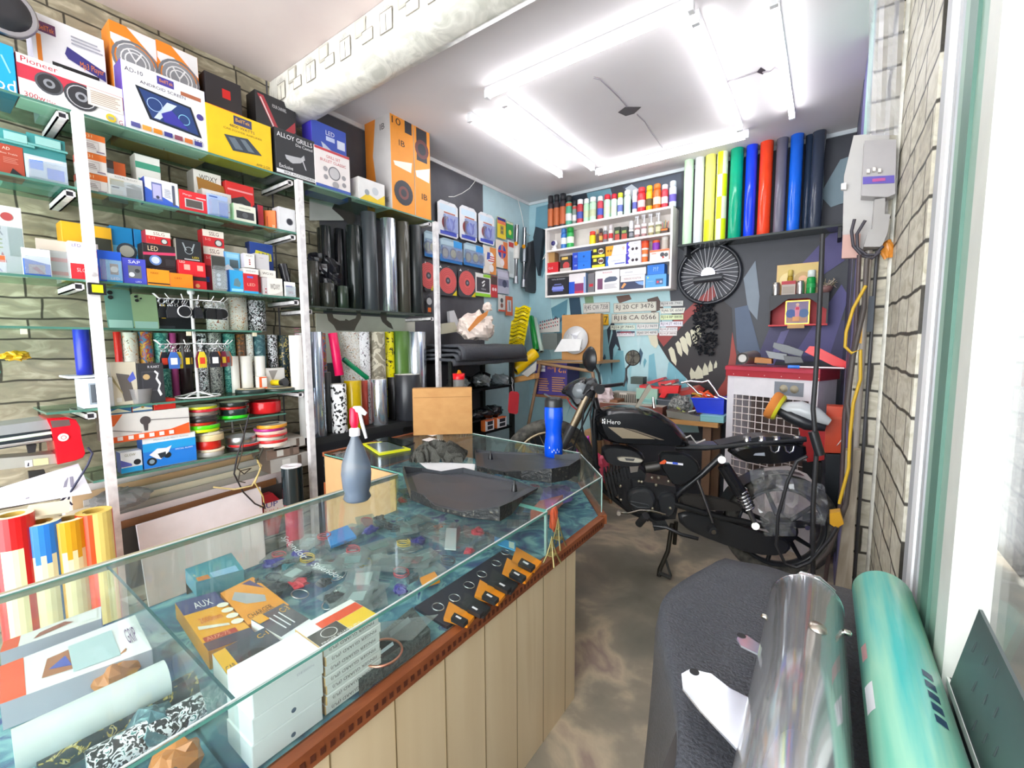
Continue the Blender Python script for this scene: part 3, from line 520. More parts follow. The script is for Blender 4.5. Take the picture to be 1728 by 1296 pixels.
blister('silver motorcycle accessory pouch with a bike photo, next to the phone holder box',184,243,291, SB, 0.015,'d5d4cf','f0f0ec',[('r',0.05,0.5,0.45,0.78,'b5ad8c'),('r',0.5,0.1,0.95,0.5,'3f403c'),('r',0.05,0.1,0.4,0.3,'c8c2b0'),('p',[(0.5,0.6),(0.7,0.7),(0.95,0.6),(0.9,0.45)],'77766c'),('r',0.1,0.38,0.3,0.44,'3f4450'),('t','ROYAL BULLET',0.2,0.85,0.85,0.08,'8a8a80')],0.012,'accessory_pouch','pouch')
rb('carton_box','white box with two green stripes behind the phone holder box',234,276,258, SB, 0.11,0.07,['f0efe9','d5d0c6','f4f3ee'],[('r',0,0.74,0.99,0.86,'4aa587'),('r',0.08,0.42,0.8,0.55,'5ab595')] + lines(0.1,0.8,0.2,0.38,3,'6a6aa8'))
rb('carton_box','white and blue mobile holder box with a phone picture',246,303,297, SB, 0.02,0.06,['f0f1f5','3d55b0','e8eaf2'],[('p',[(0,0),(0.99,0),(0.99,0.1),(0,0.62)],'3a62c8'),('r',0.2,0.18,0.5,0.85,'6b75a8'),('r',0.23,0.24,0.47,0.78,'b9b6ec'),('c',0.36,0.3,0.06,'3f4560'),('p',[(0.8,0.1),(0.88,0.1),(0.88,0.88),(0.8,0.88)],'55586a')] + lines(0.56,0.75,0.35,0.7,6,'a9acba'))
rb('carton_box','white lettered box standing behind the open brown carton',331,378,284, SB, 0.13,0.08,['f1ede6','9a948c','e4ded4'],[('t','WDXY',0.2,0.82,0.85,0.1,'4a4038')])
ob = rb('carton_box','red box with a dark window left of the open carton',303,351,318, SB, 0.02,0.06,['e02c34','5a8a3a','c82830'],[('r',0.2,0.18,0.85,0.62,'c9c5c4'),('r',0.24,0.22,0.81,0.58,'5a5450'),('t','Mango',0.15,0.72,0.45,0.12,'f6dcdc'),('r',0.6,0.7,0.95,0.76,'f0c0c0')])
rb('carton_box','big red box with a round black lamp window behind the small green speaker box',385,432,304, SB, 0.10,0.09,['df2a28','b8201f','c82420'],[('p',[(0.15,0.05),(0.85,0.05),(0.85,0.6),(0.6,0.72),(0.15,0.6)],'3a3c3e'),('c',0.5,0.38,0.16,'9aa0a2'),('r',0.05,0.8,0.95,0.84,'f2a0a0')])
z = rb('carton_box','white box with a brown flap standing open on the second shelf',344,393,317, SB, 0.05,0.06,['dcd9d4','b4aea6','9a6a30'],[('t','BULLET',0.3,0.8,0.85,0.08,'9a9488'),('r',0.0,0.3,0.99,0.34,'c24a48')])
x = XR - 0.05; ya_, yb2 = yat(344, x, z), yat(393, x, z)
MB().prism([(x - 0.06, ya_, z),(x - 0.06, yb2, z),(x - 0.075, yb2 - 0.012, z + 0.055),(x - 0.075, ya_, z + 0.07)],(-0.002,0,0),'9a6a2e','ab7836').build('open_flap', bpy.data.objects['carton_box.' + sorted([o.name.split('.')[1] for o in bpy.data.objects if o.name.startswith('carton_box.')])[-1]])
blister('clear and light blue blister pack in front of the open flap carton',351,386,325, SB, 0.012,'aac0ea','6a94e8',[('r',0.02,0.0,0.5,0.8,'9ab8f0'),('r',0.55,0.0,0.98,0.7,'5a8ae6'),('r',0.1,0.86,0.5,0.92,'3f5fae')])
rb('carton_box','small white and green box with a grey speaker window, second shelf',395,433,342, SB, 0.01,0.06,['e9ead9','9fc99a','f1f0e6'],[('r',0.12,0.18,0.9,0.62,'3d3f42'),('c',0.5,0.4,0.16,'5b5e62'),('t','SAREGAMA',0.25,0.75,0.75,0.08,'4a5a48')])
rb('carton_box','narrow dark red box between the green speaker box and the orange box',436,446,345, SB, 0.05,0.06,['b82436','2e2a3a','2e2a30'])
x = XR - 0.03; P0 = (x - 0.10, yat(440, x, SB) - 0.01, SB + 0.001)
carton('carton_box','orange camera box turned at an angle beside the middle post, with a white face','box',(XR - 0.075, yat(452, x, SB), SB + 0.001),(0.72,0.7,0),0.062,0.075,0.098,['f0752a','e2642a','f08a3a'],[('t','20',0.7,0.1,0.9,0.14,'fce0c0'),('r',0.3,0.1,0.38,0.7,'c9501c')])
rb('camera_box','white camera box with a black lens dot against the middle post',472,500,348, SB, 0.012,0.07,['dedee0','c8c8cc','e8e8ea'],[('c',0.62,0.42,0.16,'8a8a92'),('c',0.62,0.42,0.13,'20242e')])

# --- third shelf
S3 = SC_
cardL = [('t','D',0.08,0.78,0.3,0.14,'3a8aa0'),('t','R',0.12,0.58,0.32,0.14,'6a6a70'),('t','E',0.1,0.4,0.28,0.13,'a8b84a'),('t','A',0.12,0.2,0.36,0.14,'c8404e'),('r',0.48,0.3,0.95,0.7,'b6c4bc'),('c',0.5,0.85,0.06,'b04a4a')]
blister('white card with big coloured letters, left end of the third shelf',-4,47,343, S3 + 0.0,0.12,'efeee9','b6c4bc', cardL, 0.02)
blister('small white and blue blister box left of the front post on the third shelf',40,88,417, S3,0.015,'f4f4f2','2a66c8',[('r',0.02,0.0,0.98,0.45,'2a66c8'),('p',[(0.02,0.62),(0.02,0.45),(0.98,0.45)],'2a66c8'),('r',0.2,0.08,0.78,0.42,'8a7f8a'),('p',[(0.3,0.3),(0.5,0.34),(0.75,0.1),(0.6,0.08)],'8a2e56')],0.02)
blister('clear pack with a red strip hanging behind the small blue blister box',66,122,401, S3,0.06,'cbbfb0','c8564a',[('r',0.4,0.45,0.97,0.55,'d86258'),('r',0.4,0.1,0.97,0.2,'d8604a')],0.03)
blister('white and orange pack cut by the left edge of the third shelf',-20,12,428, S3,0.02,'f2f0f0','ee6a3a',[('r',0.0,0.62,0.98,0.99,'ee6a3a'),('t','A',0.3,0.1,0.8,0.25,'8a80c0')],0.02)
z = rb('carton_box','long yellow box with a dark lamp strip behind the front post',112,196,372, S3,0.12,0.09,['f0b41e','d89a10','f0b830'],[('r',0.4,0.4,0.98,0.8,'3a3c30'),('r',0.0,0.12,0.98,0.3,'6a4a6a'),('p',[(0.3,0.2),(0.98,0.25),(0.98,0.36),(0.35,0.4)],'c9a82e')])
rb('carton_box','white and red LED box half hidden by the front post',121,171,406, S3,0.015,0.08,['f1ecec','d6c8c8','f1ecec'],[('r',0.0,0.0,0.99,0.42,'d8242e'),('r',0.6,0.62,0.99,0.82,'d8242e'),('t','LED',0.1,0.86,0.4,0.08,'6a5a9a'),('t','SLG',0.2,0.2,0.5,0.1,'f4c0c0')])
rb('carton_box','blue box with a round window behind the indigo box',194,231,380, S3,0.13,0.07,['0f8fd0','0a6fae','1fa0e0'],[('r',0,0.55,0.98,0.68,'6ec6ec'),('c',0.68,0.6,0.14,'3f4a54'),('c',0.68,0.6,0.1,'c4c4b4')])
rb('carton_box','narrow blue box right of the round windowed blue box',233,246,386, S3,0.13,0.07,['0f8fd0','0a6fae','1fa0e0'],[('r',0,0.55,0.98,0.68,'6ec6ec')])
blister('cyan LED bulb pack on a deep blue card right of the front post',168,208,421, S3,0.012,'1f5fd8','22b4ee',[('r',0.32,0.0,0.98,0.72,'1fb2ee'),('r',0.48,0.25,0.84,0.6,'8a7460'),('c',0.66,0.42,0.1,'d9d2c4'),('t','LED',0.5,0.08,0.85,0.08,'e8f6fc')],0.018)
rb('carton_box','indigo box with a clear window and white lettering',209,249,434, S3,0.012,0.06,['4a50c4','3a3fa0','5a60d0'],[('t','SAP',0.25,0.8,0.75,0.12,'e6e8fa'),('r',0.22,0.22,0.78,0.72,'6d7074'),('c',0.36,0.36,0.09,'e2e4ea'),('c',0.6,0.52,0.08,'3a3c40'),('t','LED',0.5,0.06,0.75,0.06,'cfd4f4')])
rb('carton_box','teal striped carton lying behind the indigo window box',200,246,418, S3,0.14,0.07,['2f93b8','22708e','4ab0cc'],[('r',0,0.3,0.98,0.4,'7cc8dc')])
led = [('t','LED',0.15,0.7,0.45,0.2,'f0d8b0'),('p',[(0.0,0.6),(0.98,0.72),(0.98,0.6),(0.0,0.48)],'d8406a'),('c',0.35,0.3,0.22,'6a90d0'),('c',0.35,0.3,0.15,'d8e4f4'),('r',0.65,0.1,0.95,0.4,'3a3438')]
z = rb('carton_box','black and pink LED box in the middle of the third shelf, under its twin',246,300,449, S3,0.05,0.07,['2c2428','1c181c','3a3036'], led, group='black and pink LED boxes')
z = rb('carton_box','black and pink LED box, upper of the two beneath a red box',243,299,409, z, 0.05,0.07,['2c2428','1c181c','3a3036'], led, group='black and pink LED boxes')
sslg = [('r',0.0,0.6,0.99,0.99,'f2e6d8'),('t','SSLG',0.3,0.68,0.75,0.22,'6a3038'),('c',0.72,0.28,0.22,'3a3c3e'),('c',0.72,0.28,0.16,'d0d2ce'),('t','5-12',0.1,0.36,0.35,0.14,'f4c0b8')]
rb('carton_box','red and cream lamp box lying on the black and pink LED boxes',247,289,387, z, 0.055,0.06,['d4262e','a81c26','e8c8b8'], sslg, group='red and cream lamp boxes')
rb('carton_box','small orange carton under the LED boxes, the left one of two',250,288,453, S3,0.01,0.035,['f6981e','d87a10','f8a838'],[('r',0,0.1,0.98,0.18,'3a2a26'),('t','MAXX',0.15,0.7,0.5,0.12,'a05a10')], group='small orange cartons')
rb('carton_box','small orange carton slightly askew, the right one of two on the third shelf',288,327,460, S3,0.01,0.035,['f8861a','d86a10','f8a030'],[('t','LED',0.2,0.6,0.5,0.12,'a04a10')], group='small orange cartons')
rled = [('r',0.2,0.4,0.42,0.75,'f0b0a0'),('r',0.68,0.4,0.9,0.75,'f0b0a0'),('t','LED',0.05,0.82,0.25,0.15,'f8e0d8')]
z = rb('carton_box','red LED box with a black band at the foot of the horned lamp box',318,350,466, S3,0.03,0.07,['d81c26','a0141e','3a2224'],[('r',0,0.7,0.98,0.98,'2c2020'),('c',0.5,0.3,0.16,'e8a068')])
z = rb('carton_box','red LED box with two small windows under the horned lamp box',302,348,438, z, 0.03,0.07,['e0222e','a8141e','c82028'], rled)
rb('carton_box','black LED box with a horned lamp drawing',298,341,402, z, 0.04,0.06,['26282b','8a8478','302f30'],[('o',0.5,0.5,0.18,0.15,'9aa4a8'),('p',[(0.25,0.85),(0.3,0.85),(0.42,0.5),(0.35,0.5)],'9aa4a8'),('p',[(0.75,0.85),(0.7,0.85),(0.58,0.5),(0.65,0.5)],'9aa4a8'),('t','LED',0.62,0.15,0.88,0.09,'e0c830'),('r',0.3,0.05,0.9,0.1,'c8c8cc')])
z = rb('carton_box','dark red carton partly hidden by the grey hanging pack',339,378,446, S3,0.06,0.06,['8a1f2c','5a141c','7a2028'],[('r',0.05,0.35,0.4,0.55,'3a5ab0')])
z = rb('carton_box','red and cream box with a round lamp, lower of its two',345,380,415, z, 0.08,0.06,['d4262e','a81c26','e8c8b8'], sslg, group='red and cream lamp boxes')
rb('carton_box','red and cream box with a round lamp, upper of its two',343,379,386, z, 0.08,0.06,['d4262e','a81c26','e8c8b8'], sslg, group='red and cream lamp boxes')
blister('grey hanging pack with three white dots in front of the dark red carton',360,383,430, S3,0.01,'8e8e88','77766f',[('r',0.05,0.02,0.95,0.55,'a8a8a2'),('c',0.45,0.45,0.05,'f0f0f4'),('c',0.45,0.33,0.05,'f0f0f4'),('c',0.45,0.2,0.05,'f0f0f4'),('r',0.0,0.6,0.98,0.98,'40423e')],0.02)
rb('carton_box','tall light blue box with a lamp window behind the house shaped card',383,409,424, S3,0.07,0.05,['7cc4ec','3a7ab8','9ad4f0'],[('r',0.3,0.62,0.85,0.82,'5a6a70'),('r',0.1,0.86,0.9,0.96,'a4dcf4')])
x = XR - 0.012; y0 = yat(381, x, S3)
mb = MB(); mb.prism([(x - 0.04, y0, S3 + 0.055),(x - 0.04, y0 + 0.062, S3 + 0.055),(x - 0.04, y0 + 0.062, S3 + 0.115),(x - 0.04, y0 + 0.035, S3 + 0.14),(x - 0.04, y0, S3 + 0.115)],(-0.004,0,0),'f2eef0'); mb.box(x - 0.06, x - 0.036, y0 + 0.001, y0 + 0.06, S3 + 0.001, S3 + 0.075,'1f6ed0')
mb.poly([(x - 0.0385, y0 + 0.018, S3 + 0.105),(x - 0.0385, y0 + 0.045, S3 + 0.105),(x - 0.0385, y0 + 0.045, S3 + 0.112),(x - 0.0385, y0 + 0.018, S3 + 0.112)],'c05060')
tag(mb.build('hang_card'),'white house shaped hang card above a blue base','card')
rb('carton_box','cyan car accessory box with a car printed on its face',389,412,455, S3,0.005,0.05,['33a8e4','1a6ab8','48b8f0'],[('p',[(0.25,0.3),(0.35,0.6),(0.6,0.65),(0.8,0.4),(0.7,0.25)],'6a8a94'),('r',0.1,0.04,0.95,0.16,'9adcf4')])
wd = lambda t_='WDXY': [('t', t_, 0.15,0.35,0.8,0.3,'5a5048')]
z = rb('carton_box','red LED box with a blue foot right of the cyan car box',412,437,461, S3,0.004,0.05,['d02a34','9a1c28','d84048'],[('r',0,0,0.98,0.12,'2aa8e0'),('t','LED',0.25,0.38,0.78,0.14,'f4b8a8'),('r',0.25,0.78,0.65,0.88,'5a6ad0')])
rb('carton_box','white lettered carton resting on the red LED box with the blue foot',411,437,452, z, 0.006,0.05,['f1ece6','cfc8c0','f4f0ea'], wd(), group='white lettered cartons')
rb('carton_box','narrow red box between the blue footed LED box and grey white carton',437,446,463, S3,0.03,0.04,['b82a34','e88a70','c84048'],[('r',0,0,0.98,0.1,'6ac4e8')])
z = rb('carton_box','white lettered carton next to the tag shaped pack',453,478,468, S3,0.008,0.05,['f0ece4','c0b8b8','f4f0ea'], wd() + [('p',[(0.0,0.0),(0.98,0.0),(0.98,0.3),(0.5,0.1)],'d8d0c8')], group='white lettered cartons', side=[('r',0.3,0.1,0.5,0.2,'b04048'),('r',0.3,0.3,0.5,0.4,'b04048')])
rb('carton_box','narrow grey white carton with red dots on the third shelf',444,454,468, S3,0.012,0.05,['cfc8c8','b0a8a8','dcd6d6'],[('r',0.4,0.1,0.6,0.2,'a83a48'),('r',0.4,0.3,0.6,0.4,'a83a48')])
z2 = rb('carton_box','wide white lettered carton below the silver grey plain carton',439,466,454, z, 0.02,0.05,['f1ece4','cfc8c0','f4f0ea'], wd('WDXI'), group='white lettered cartons')
rb('carton_box','silver grey plain carton on top of the white lettered cartons',431,455,427, z2,0.03,0.05,['d2cfd2','b8b4b8','dedade'],[('r',0.3,0.7,0.6,0.76,'c0bcc0')])
rb('carton_box','small upright white carton with red dots left of the silver carton',413,431,427, z2 - 0.0,0.02,0.04,['f2ede8','c8c0c8','f4f0ea'],[('t','WDXY',0.15,0.78,0.8,0.12,'5a5048'),('r',0.4,0.5,0.55,0.58,'b04048'),('r',0.4,0.35,0.55,0.43,'b04048'),('r',0.4,0.2,0.55,0.28,'b04048')], group='white lettered cartons')
rb('carton_box','deep blue box with yellow lettering behind the silver carton',426,465,407, S3,0.12,0.05,['26489c','1a2c60','d8e4f4'],[('p',[(0.12,0.68),(0.25,0.86),(0.9,0.82),(0.92,0.68)],'e8dc28'),('t','ARU',0.3,0.7,0.85,0.12,'26489c'),('c',0.75,0.4,0.08,'8ac8f0')])
rb('carton_box','cream flat cartons stacked behind the white lettered cartons',380,428,412, S3,0.15,0.06,['ddd3bd','c8bca4','e4dcc8'],[('r',0.0,0.55,0.98,0.57,'a89c84'),('r',0.25,0.75,0.5,0.79,'8a8478')])
blister('white price tag shaped pack at the right end of the third shelf',481,499,475, S3,0.006,'f1eee8','b84a40',[('t','20%',0.3,0.2,0.8,0.18,'b84a40'),('r',0.1,0.65,0.7,0.75,'8a8ac0')],0.01)
mb = MB(); mb.cyl((XR - 0.1, yat(490, XR - 0.1, S3), S3),(XR - 0.13, yat(484, XR - 0.1, S3) , S3 + 0.19),0.024,'34343a:g'); tag(mb.build('black_film_roll'),'short black film roll leaning behind the price tag pack','film roll')
mb = MB(); mb.cyl((XR - 0.16, yat(474, XR - 0.16, S3), S3),(XR - 0.16, yat(474, XR - 0.16, S3), S3 + 0.09),0.017,'b7c0b0:g'); tag(mb.build('grey_film_roll'),'short grey green roll beside the black film roll','film roll')

# yellow measuring tape on post, phone covers, key ring stands
t = empty('tape_measure',(XR + 0.034, YP[0],1.635),'black and yellow square light hooked on the front post below the third shelf','light')
MB().box(XR + 0.0335, XR + 0.05, YP[0] - 0.02, YP[0] + 0.032,1.60,1.645,'26242a:s').build('case', t); MB().box(XR + 0.05, XR + 0.053, YP[0] - 0.01, YP[0] + 0.022,1.608,1.638,'e8ee20:s').build('lens', t)
D_ = ZS['d']
def phone(lab, a, b, pt, pb, k, cams, off=0.17):
    x = XR - off; y0, y1 = yat(a, x, 1.5), yat(b, x, 1.5); z1 = zat(pt, x, y0); z0 = D_ + 0.0008; W, H = y1 - y0, z1 - z0; r = 0.012
    t = empty('phone_back_cover',(x, (y0 + y1) / 2, z0), lab, 'phone cover','phone back covers on the glass shelf')
    def pt_(u, v, d): return V3((x + d - v * 0.045, y0 + u + v * -0.02, z0 + v))
    P = []
    for cx_, cz, a0 in ((W - r, r, -90),(W - r, H - r, 0),(r, H - r, 90),(r, r, 180)):
        for i in range(5): an = math.radians(a0 + i * 22.5); P.append(pt_(cx_ + r * math.cos(an), cz + r * math.sin(an),0))
    mb = MB(); mb.prism(P, (-0.004,0,0), k); mb.poly([pt_(0.004,0.004,0.0006), pt_(W - 0.004,0.004,0.0006), pt_(W - 0.004, H * 0.22,0.0006), pt_(0.004, H * 0.22,0.0006)],'a8cfc4:g'); mb.build('panel', t)
    for cu, cv, rr in cams: q = pt_(W * cu, H * cv, 0); MB().cyl(q, q + V3((0.004,0,0)), rr, '181a1c:g', n=14).build('camera_lens', t)
phone('sage green phone back cover leaning on the glass shelf, nearest the front post',182,226,486,548,'6c9c90:g',((0.22,0.9,0.009),(0.22,0.78,0.009)))
phone('pale green phone back cover leaning second from the front post',226,269,495,550,'9db88c:g',((0.2,0.92,0.006),(0.22,0.81,0.007),(0.38,0.87,0.004)))
x = XR - 0.14
carton('carton_box','black card pack behind the upper key ring stand','box',(x - 0.06, yat(266, x, 1.5), D_ + 0.001), UY, 0.17,0.04,0.15,['191b20','101216','22242a'],[('r',0.05,0.05,0.5,0.12,'3a4048'),('r',0.2,0.35,0.3,0.8,'d8b020')])
for a, b, pt, m, l in ((386,418,502,'pat_floral','cream and rust patterned vinyl swatch standing on the glass shelf'),(419,449,507,'pat_mosaic','green and grey patterned vinyl swatch at the right of the glass shelf'),(350,386,510,'pat_doodle','red and white zigzag patterned vinyl swatch behind the key rings')):
    x = XR - 0.19; y0, y1 = yat(a, x, D_), yat(b, x, D_); r = (y1 - y0) / 2; zt = zat(pt, x, y0)
    mb = MB(); mb.rev([(r * 0.8,0),(r, 0.001),(r, zt - D_),(r * 0.8, zt - D_ + 0.001)], m, (x, (y0 + y1) / 2, D_ + 0.001), n=24); tag(mb.build('patterned_vinyl_roll'), l, 'vinyl roll')
# the two storey key ring carousel
cy = yat(331, XR - 0.07,1.3); cx = XR - 0.07
car = empty('key_ring_stand',(cx, cy, ZS['e'] + 0.001),'white wire carousel with two tiers of hooks hung with key rings','key ring stand')
mb = MB(); mb.cyl((cx, cy, ZS['e'] + 0.002),(cx, cy, 1.645),0.007,'f0eff0:s'); mb.rev([(0.012,0),(0.016,0.01),(0.01,0.03)],'f4f4f4:s',(cx, cy, 1.64)); mb.build('pole', car)
mb = MB(); mb.tube([(cx + 0.09 * math.cos(a), cy + 0.09 * math.sin(a), ZS['e'] + 0.008) for a in [i * PI / 12 for i in range(24)]],0.003,'f0eff0', closed=True)
for a in (0.5,2.1,3.7,5.3): mb.tube([(cx, cy, ZS['e'] + 0.03),(cx + 0.09 * math.cos(a), cy + 0.09 * math.sin(a), ZS['e'] + 0.006)],0.003,'f0eff0')
mb.build('wire_base', car)
rnd = random.Random(3)
kr_n = 0
for ti, (zt, R_) in enumerate(((1.615,0.105),(1.41,0.12))):
    for k in range(9):
        a = -1.75 + k * 0.44; dx, dy = math.cos(a), math.sin(a)
        dx = abs(dx) * 0.55; dy = math.sin(a)
        L_ = 0.07 + R_ * 0.6
        mb = MB(); mb.tube([(cx, cy, zt),(cx + dx * L_, cy + dy * L_, zt - 0.004),(cx + dx * (L_ + 0.02), cy + dy * (L_ + 0.02), zt + 0.016)],0.0022,'f4f3f4:s',6); mb.build('hook', car)
        for j in range(2):
            q = V3((cx + dx * (L_ - 0.01 - j * 0.03), cy + dy * (L_ - 0.01 - j * 0.03), zt - 0.016)); kr_n += 1
            tn = ('black leather','round black and white','black rubber','striped','red and orange enamel','blue and yellow tag','silver')[(k + 3 * j + 2 * ti) % 7]
            e = empty('key_ring', q, None, 'key ring','key rings hung on the upper hooks' if ti == 0 else 'key rings hung on the lower hooks')
            e['label'] = 'key ring with a ' + ('small dark','narrow dark','wide dark','round white rimmed')[k % 4] + ' fob on the upper carousel hooks' if ti == 0 else 'key ring with ' + ('an orange','a black','a blue','a plain black','a yellow','a dark grey','a maroon','a silver')[(k + 2 * j) % 8] + ' tag on the lower carousel hooks'
            mb = MB(); mb.torus(q + V3((0,0,0)),(dy, -dx, 0.3),0.012,0.0014,'cfd0d4:ch',14,5); mb.torus(q - V3((0,0,0.018)),(1,0.3,0),0.007,0.0013,'d8d8dc:ch',10,5); mb.build('ring', e)
            mb = MB(); z0 = q.z - 0.024; hh = (0.05,0.075)[ti]; w = 0.013 + 0.004 * ((k + j) % 3)
            kc = (('24252a:s','1c1d20:s','2a2b30:s','3a3c44:s')[k % 4] if ti == 0 else ('e8792a','22242c:s','3f6ab8:s','1c1d20:s','d8c030','2c2c34:s','7a2440','b8bac0:m')[(k + 2 * j) % 8])
            if ti == 0 and k % 4 == 3: mb.cyl(q - V3((0,0,0.045)), q - V3((-0.008,0,0.045)),0.024,'1a1b20:s', n=20); mb.cyl(q - V3((0.001,0,0.045)), q - V3((-0.006,0,0.045)),0.027,'e4e4e8:s', n=20)
            else:
                mb.prism([(q.x, q.y - w * 0.5, z0),(q.x, q.y - w, z0 - hh * 0.4),(q.x, q.y - w * 0.9, z0 - hh),(q.x, q.y + w * 0.9, z0 - hh),(q.x, q.y + w, z0 - hh * 0.4),(q.x, q.y + w * 0.5, z0)],(0.005,0.001,0), kc)
                if ti == 1: mb.box(q.x + 0.0052, q.x + 0.0058, q.y - w * 0.6, q.y + w * 0.6, z0 - hh * 0.75, z0 - hh * 0.35,('e8c030','d8402a','f0f0f0')[k % 3])
            mb.build('fob', e)

# --- shelf with small vinyl rolls and boxes
E_ = ZS['e']
def vroll(lab, px0, px1, pt, z, off, m, pb=None, core='e9e6dd', name='vinyl_roll', lean=(0,0), group=None, z1=None, hollow=True, n=28):
    x = XR - off
    if pb is not None: z = zat(pb, x, yat(px0, x, z))
    y0, y1 = yat(px0, x, z), yat(px1, x, z); r = (y1 - y0) / 2 * 0.93; yc_ = (y0 + y1) / 2; zt = z1 or zat(pt, x + r * 0.5, yc_)
    return upright_roll(lab, (x, yc_, z),(x + lean[0], yc_ + lean[1], zt), r, m, core, name, group, n)
def upright_roll(lab, a, b, r, m, core='e9e6dd', name='vinyl_roll', group=None, n=28, cr=0.62, cat='vinyl roll'):
    a = V3(a) + V3((0,0,0.001)); b = V3(b); d = b - a; L = d.length; ri = r * cr
    mb = MB(); mb.rev([(ri, 0.004),(r - 0.001,0),(r, 0.001),(r, L - 0.001),(r - 0.001, L)], m, a, d, n, (False, False))
    mb.rev([(r - 0.001, L),(ri, L)], m if r < 0.02 else core, a, d, n, (False, False), sm=False); mb.rev([(ri, L),(ri - 0.002, L),(ri - 0.002,0.01)], core, a, d, n, (False, True), sm=True, kc='3a3632')
    return tag(mb.build(name), lab, cat, group)
k5 = [(152,166,556,'2a2f34:s','dark slate'),(166,178,556,'57584a:s','olive grey'),(200,214,560,'d8201c:g','bright red'),(214,241,561,'pat_floral','cream and rust floral'),(241,266,560,'pat_multi','multicoloured striped'),(266,292,562,'pat_teal','teal graphic'),
      (292,305,562,'b8488a:s','magenta'),(305,328,562,'2a181c:s','dark maroon'),(337,355,563,'pat_mosaic','purple grey mosaic'),(355,379,562,'pat_dark','white and grey brushed'),(380,402,563,'pat_teal','emerald green patterned'),(402,418,564,'pat_rust','brown patterned'),(419,432,564,'pat_doodle','white and red emblem'),
      (432,452,565,'clutter_blue','blue grey patterned'),(455,472,565,'pat_mosaic','black and white mosaic'),(473,492,566,'pat_gold_dark','tan patterned')]
for a, b, pt, m, nm in k5: vroll(nm + ' vinyl roll standing at the back of the fifth shelf', a, b, pt, E_, 0.2, m, group='small vinyl rolls on the fifth shelf')
for a, b, nm in ((392,406,'plain white vinyl roll behind the black coiled cable'),(408,428,'plain white vinyl roll left of the yellow torch'),(432,450,'cream white vinyl roll in the second row of the fifth shelf')): vroll(nm, a, b, 601, E_, 0.13,'ebe8e0:s', group='white rolls on the fifth shelf')
vroll('rolled list of small white printed labels beside the middle post',492,513,566, E_, 0.02,'e9e6e2:s'); o = bpy.data.objects[-1] if False else None
x = XR - 0.02; mb = MB()
yl = yat(502, x, E_)
for i in range(22): mb.box(x + 0.0255, x + 0.0262, yl - 0.018, yl + 0.012, E_ + 0.012 + i * 0.0155, E_ + 0.017 + i * 0.0155,'8a5a62')
mb.build('printed_rows',[o for o in COL.objects if o.get('label','').startswith('rolled list')][0])
vroll('blue and white vinyl roll left of the front post',128,158,556, E_ + 0.13,0.12,'1f2fb0:s', name='vinyl_roll'); 
MB().box(XR - 0.22, XR - 0.04, yat(110, XR - 0.1,1.28), yat(160, XR - 0.1,1.28) + 0.03, E_ + 0.122, E_ + 0.13,'d6d8da').build('paper_sheet', None, label='grey paper sheet jutting out left under the blue and white roll', category='paper')
carton('carton_box','white phone case box with a dark window behind the front post','box',(XR - 0.01, yat(143, XR, E_), E_ + 0.001), UY, yat(195, XR, E_) - yat(143, XR, E_),0.12,0.118,['e9edf2','c4ccd8','dfe6ee'],[('r',0.2,0.12,0.8,0.85,'8f9aa4'),('r',0.26,0.18,0.74,0.8,'4f565e')])
rb('carton_box','cream and grey screen guard box with a blue splash',191,235,612, E_, 0.02,0.04,['dcd3bd','8a8276','e6dfcc'],[('p',[(0.2,0.75),(0.7,0.7),(0.9,0.1),(0.45,0.08)],'6a6460'),('p',[(0.62,0.6),(0.85,0.78),(0.95,0.6),(0.7,0.52)],'5a6ad0'),('r',0.15,0.08,0.35,0.18,'e8e4da'),('p',[(0.05,0.7),(0.4,0.3),(0.4,0.25),(0.03,0.6)],'a89a70')])
rb('carton_box','black box with a white squiggle on the fifth shelf',236,280,614, E_, 0.015,0.05,['35353a','28282c','404046'],[('t','R KART',0.4,0.88,0.85,0.06,'e0e0e4'),('r',0.15,0.3,0.85,0.8,'4a4a50'),('r',0.18,0.33,0.82,0.77,'38383e'),('c',0.32,0.66,0.07,'c8a878'),('p',[(0.62,0.78),(0.72,0.72),(0.66,0.6),(0.78,0.45),(0.7,0.3),(0.8,0.15),(0.88,0.2),(0.78,0.34),(0.86,0.48),(0.74,0.62),(0.8,0.74),(0.66,0.82)],'e4e4e8')])
x = XR - 0.0; yl = yat(243, x, E_)
mb = MB(); mb.rev([(0.034,0),(0.036,0.002),(0.045,0.062),(0.047,0.064)],'e9e8ec:pt',(XR + 0.01 - 0.05, yl, E_ + 0.001), n=24, caps=(True, False)); tag(mb.build('plastic_tub'),'small frosted plastic tub in front of the black squiggle box','tub')
for i, (a, b, pz, m) in enumerate(((400,448,0,'2c3a38:s'),(446,497,0,'2f3d36:s'))):
    yl = (yat(a, XR - 0.05, E_) + yat(b, XR - 0.05, E_)) / 2; r = (yat(b, XR - 0.05, E_) - yat(a, XR - 0.05, E_)) / 2
    mb = MB(); mb.rev([(r * 0.3,0.001),(r, 0.001),(r, 0.02 - 0.006 * i),(r * 0.93,0.022 - 0.006 * i),(r * 0.5,0.023 - 0.006 * i),(r * 0.3,0.02 - 0.006 * i)], m, (XR - 0.06, yl, E_)); mb.rev([(r * 0.92,0.0225 - 0.006 * i),(r * 0.5,0.0235 - 0.006 * i)],'e8d8b0',(XR - 0.06, yl, E_), caps=(False, False))
    tag(mb.build('tape_coil'),('flat green tape coil with a cream face in front of the white rolls','flat tape coil under the yellow torch at the right of the fifth shelf')[i],'tape roll')
t = empty('torch',(XR - 0.06, yat(470, XR - 0.06,1.2), E_ + 0.022),'yellow torch with a black head lying on the tape coil','torch')
yl = yat(472, XR - 0.06,1.2)
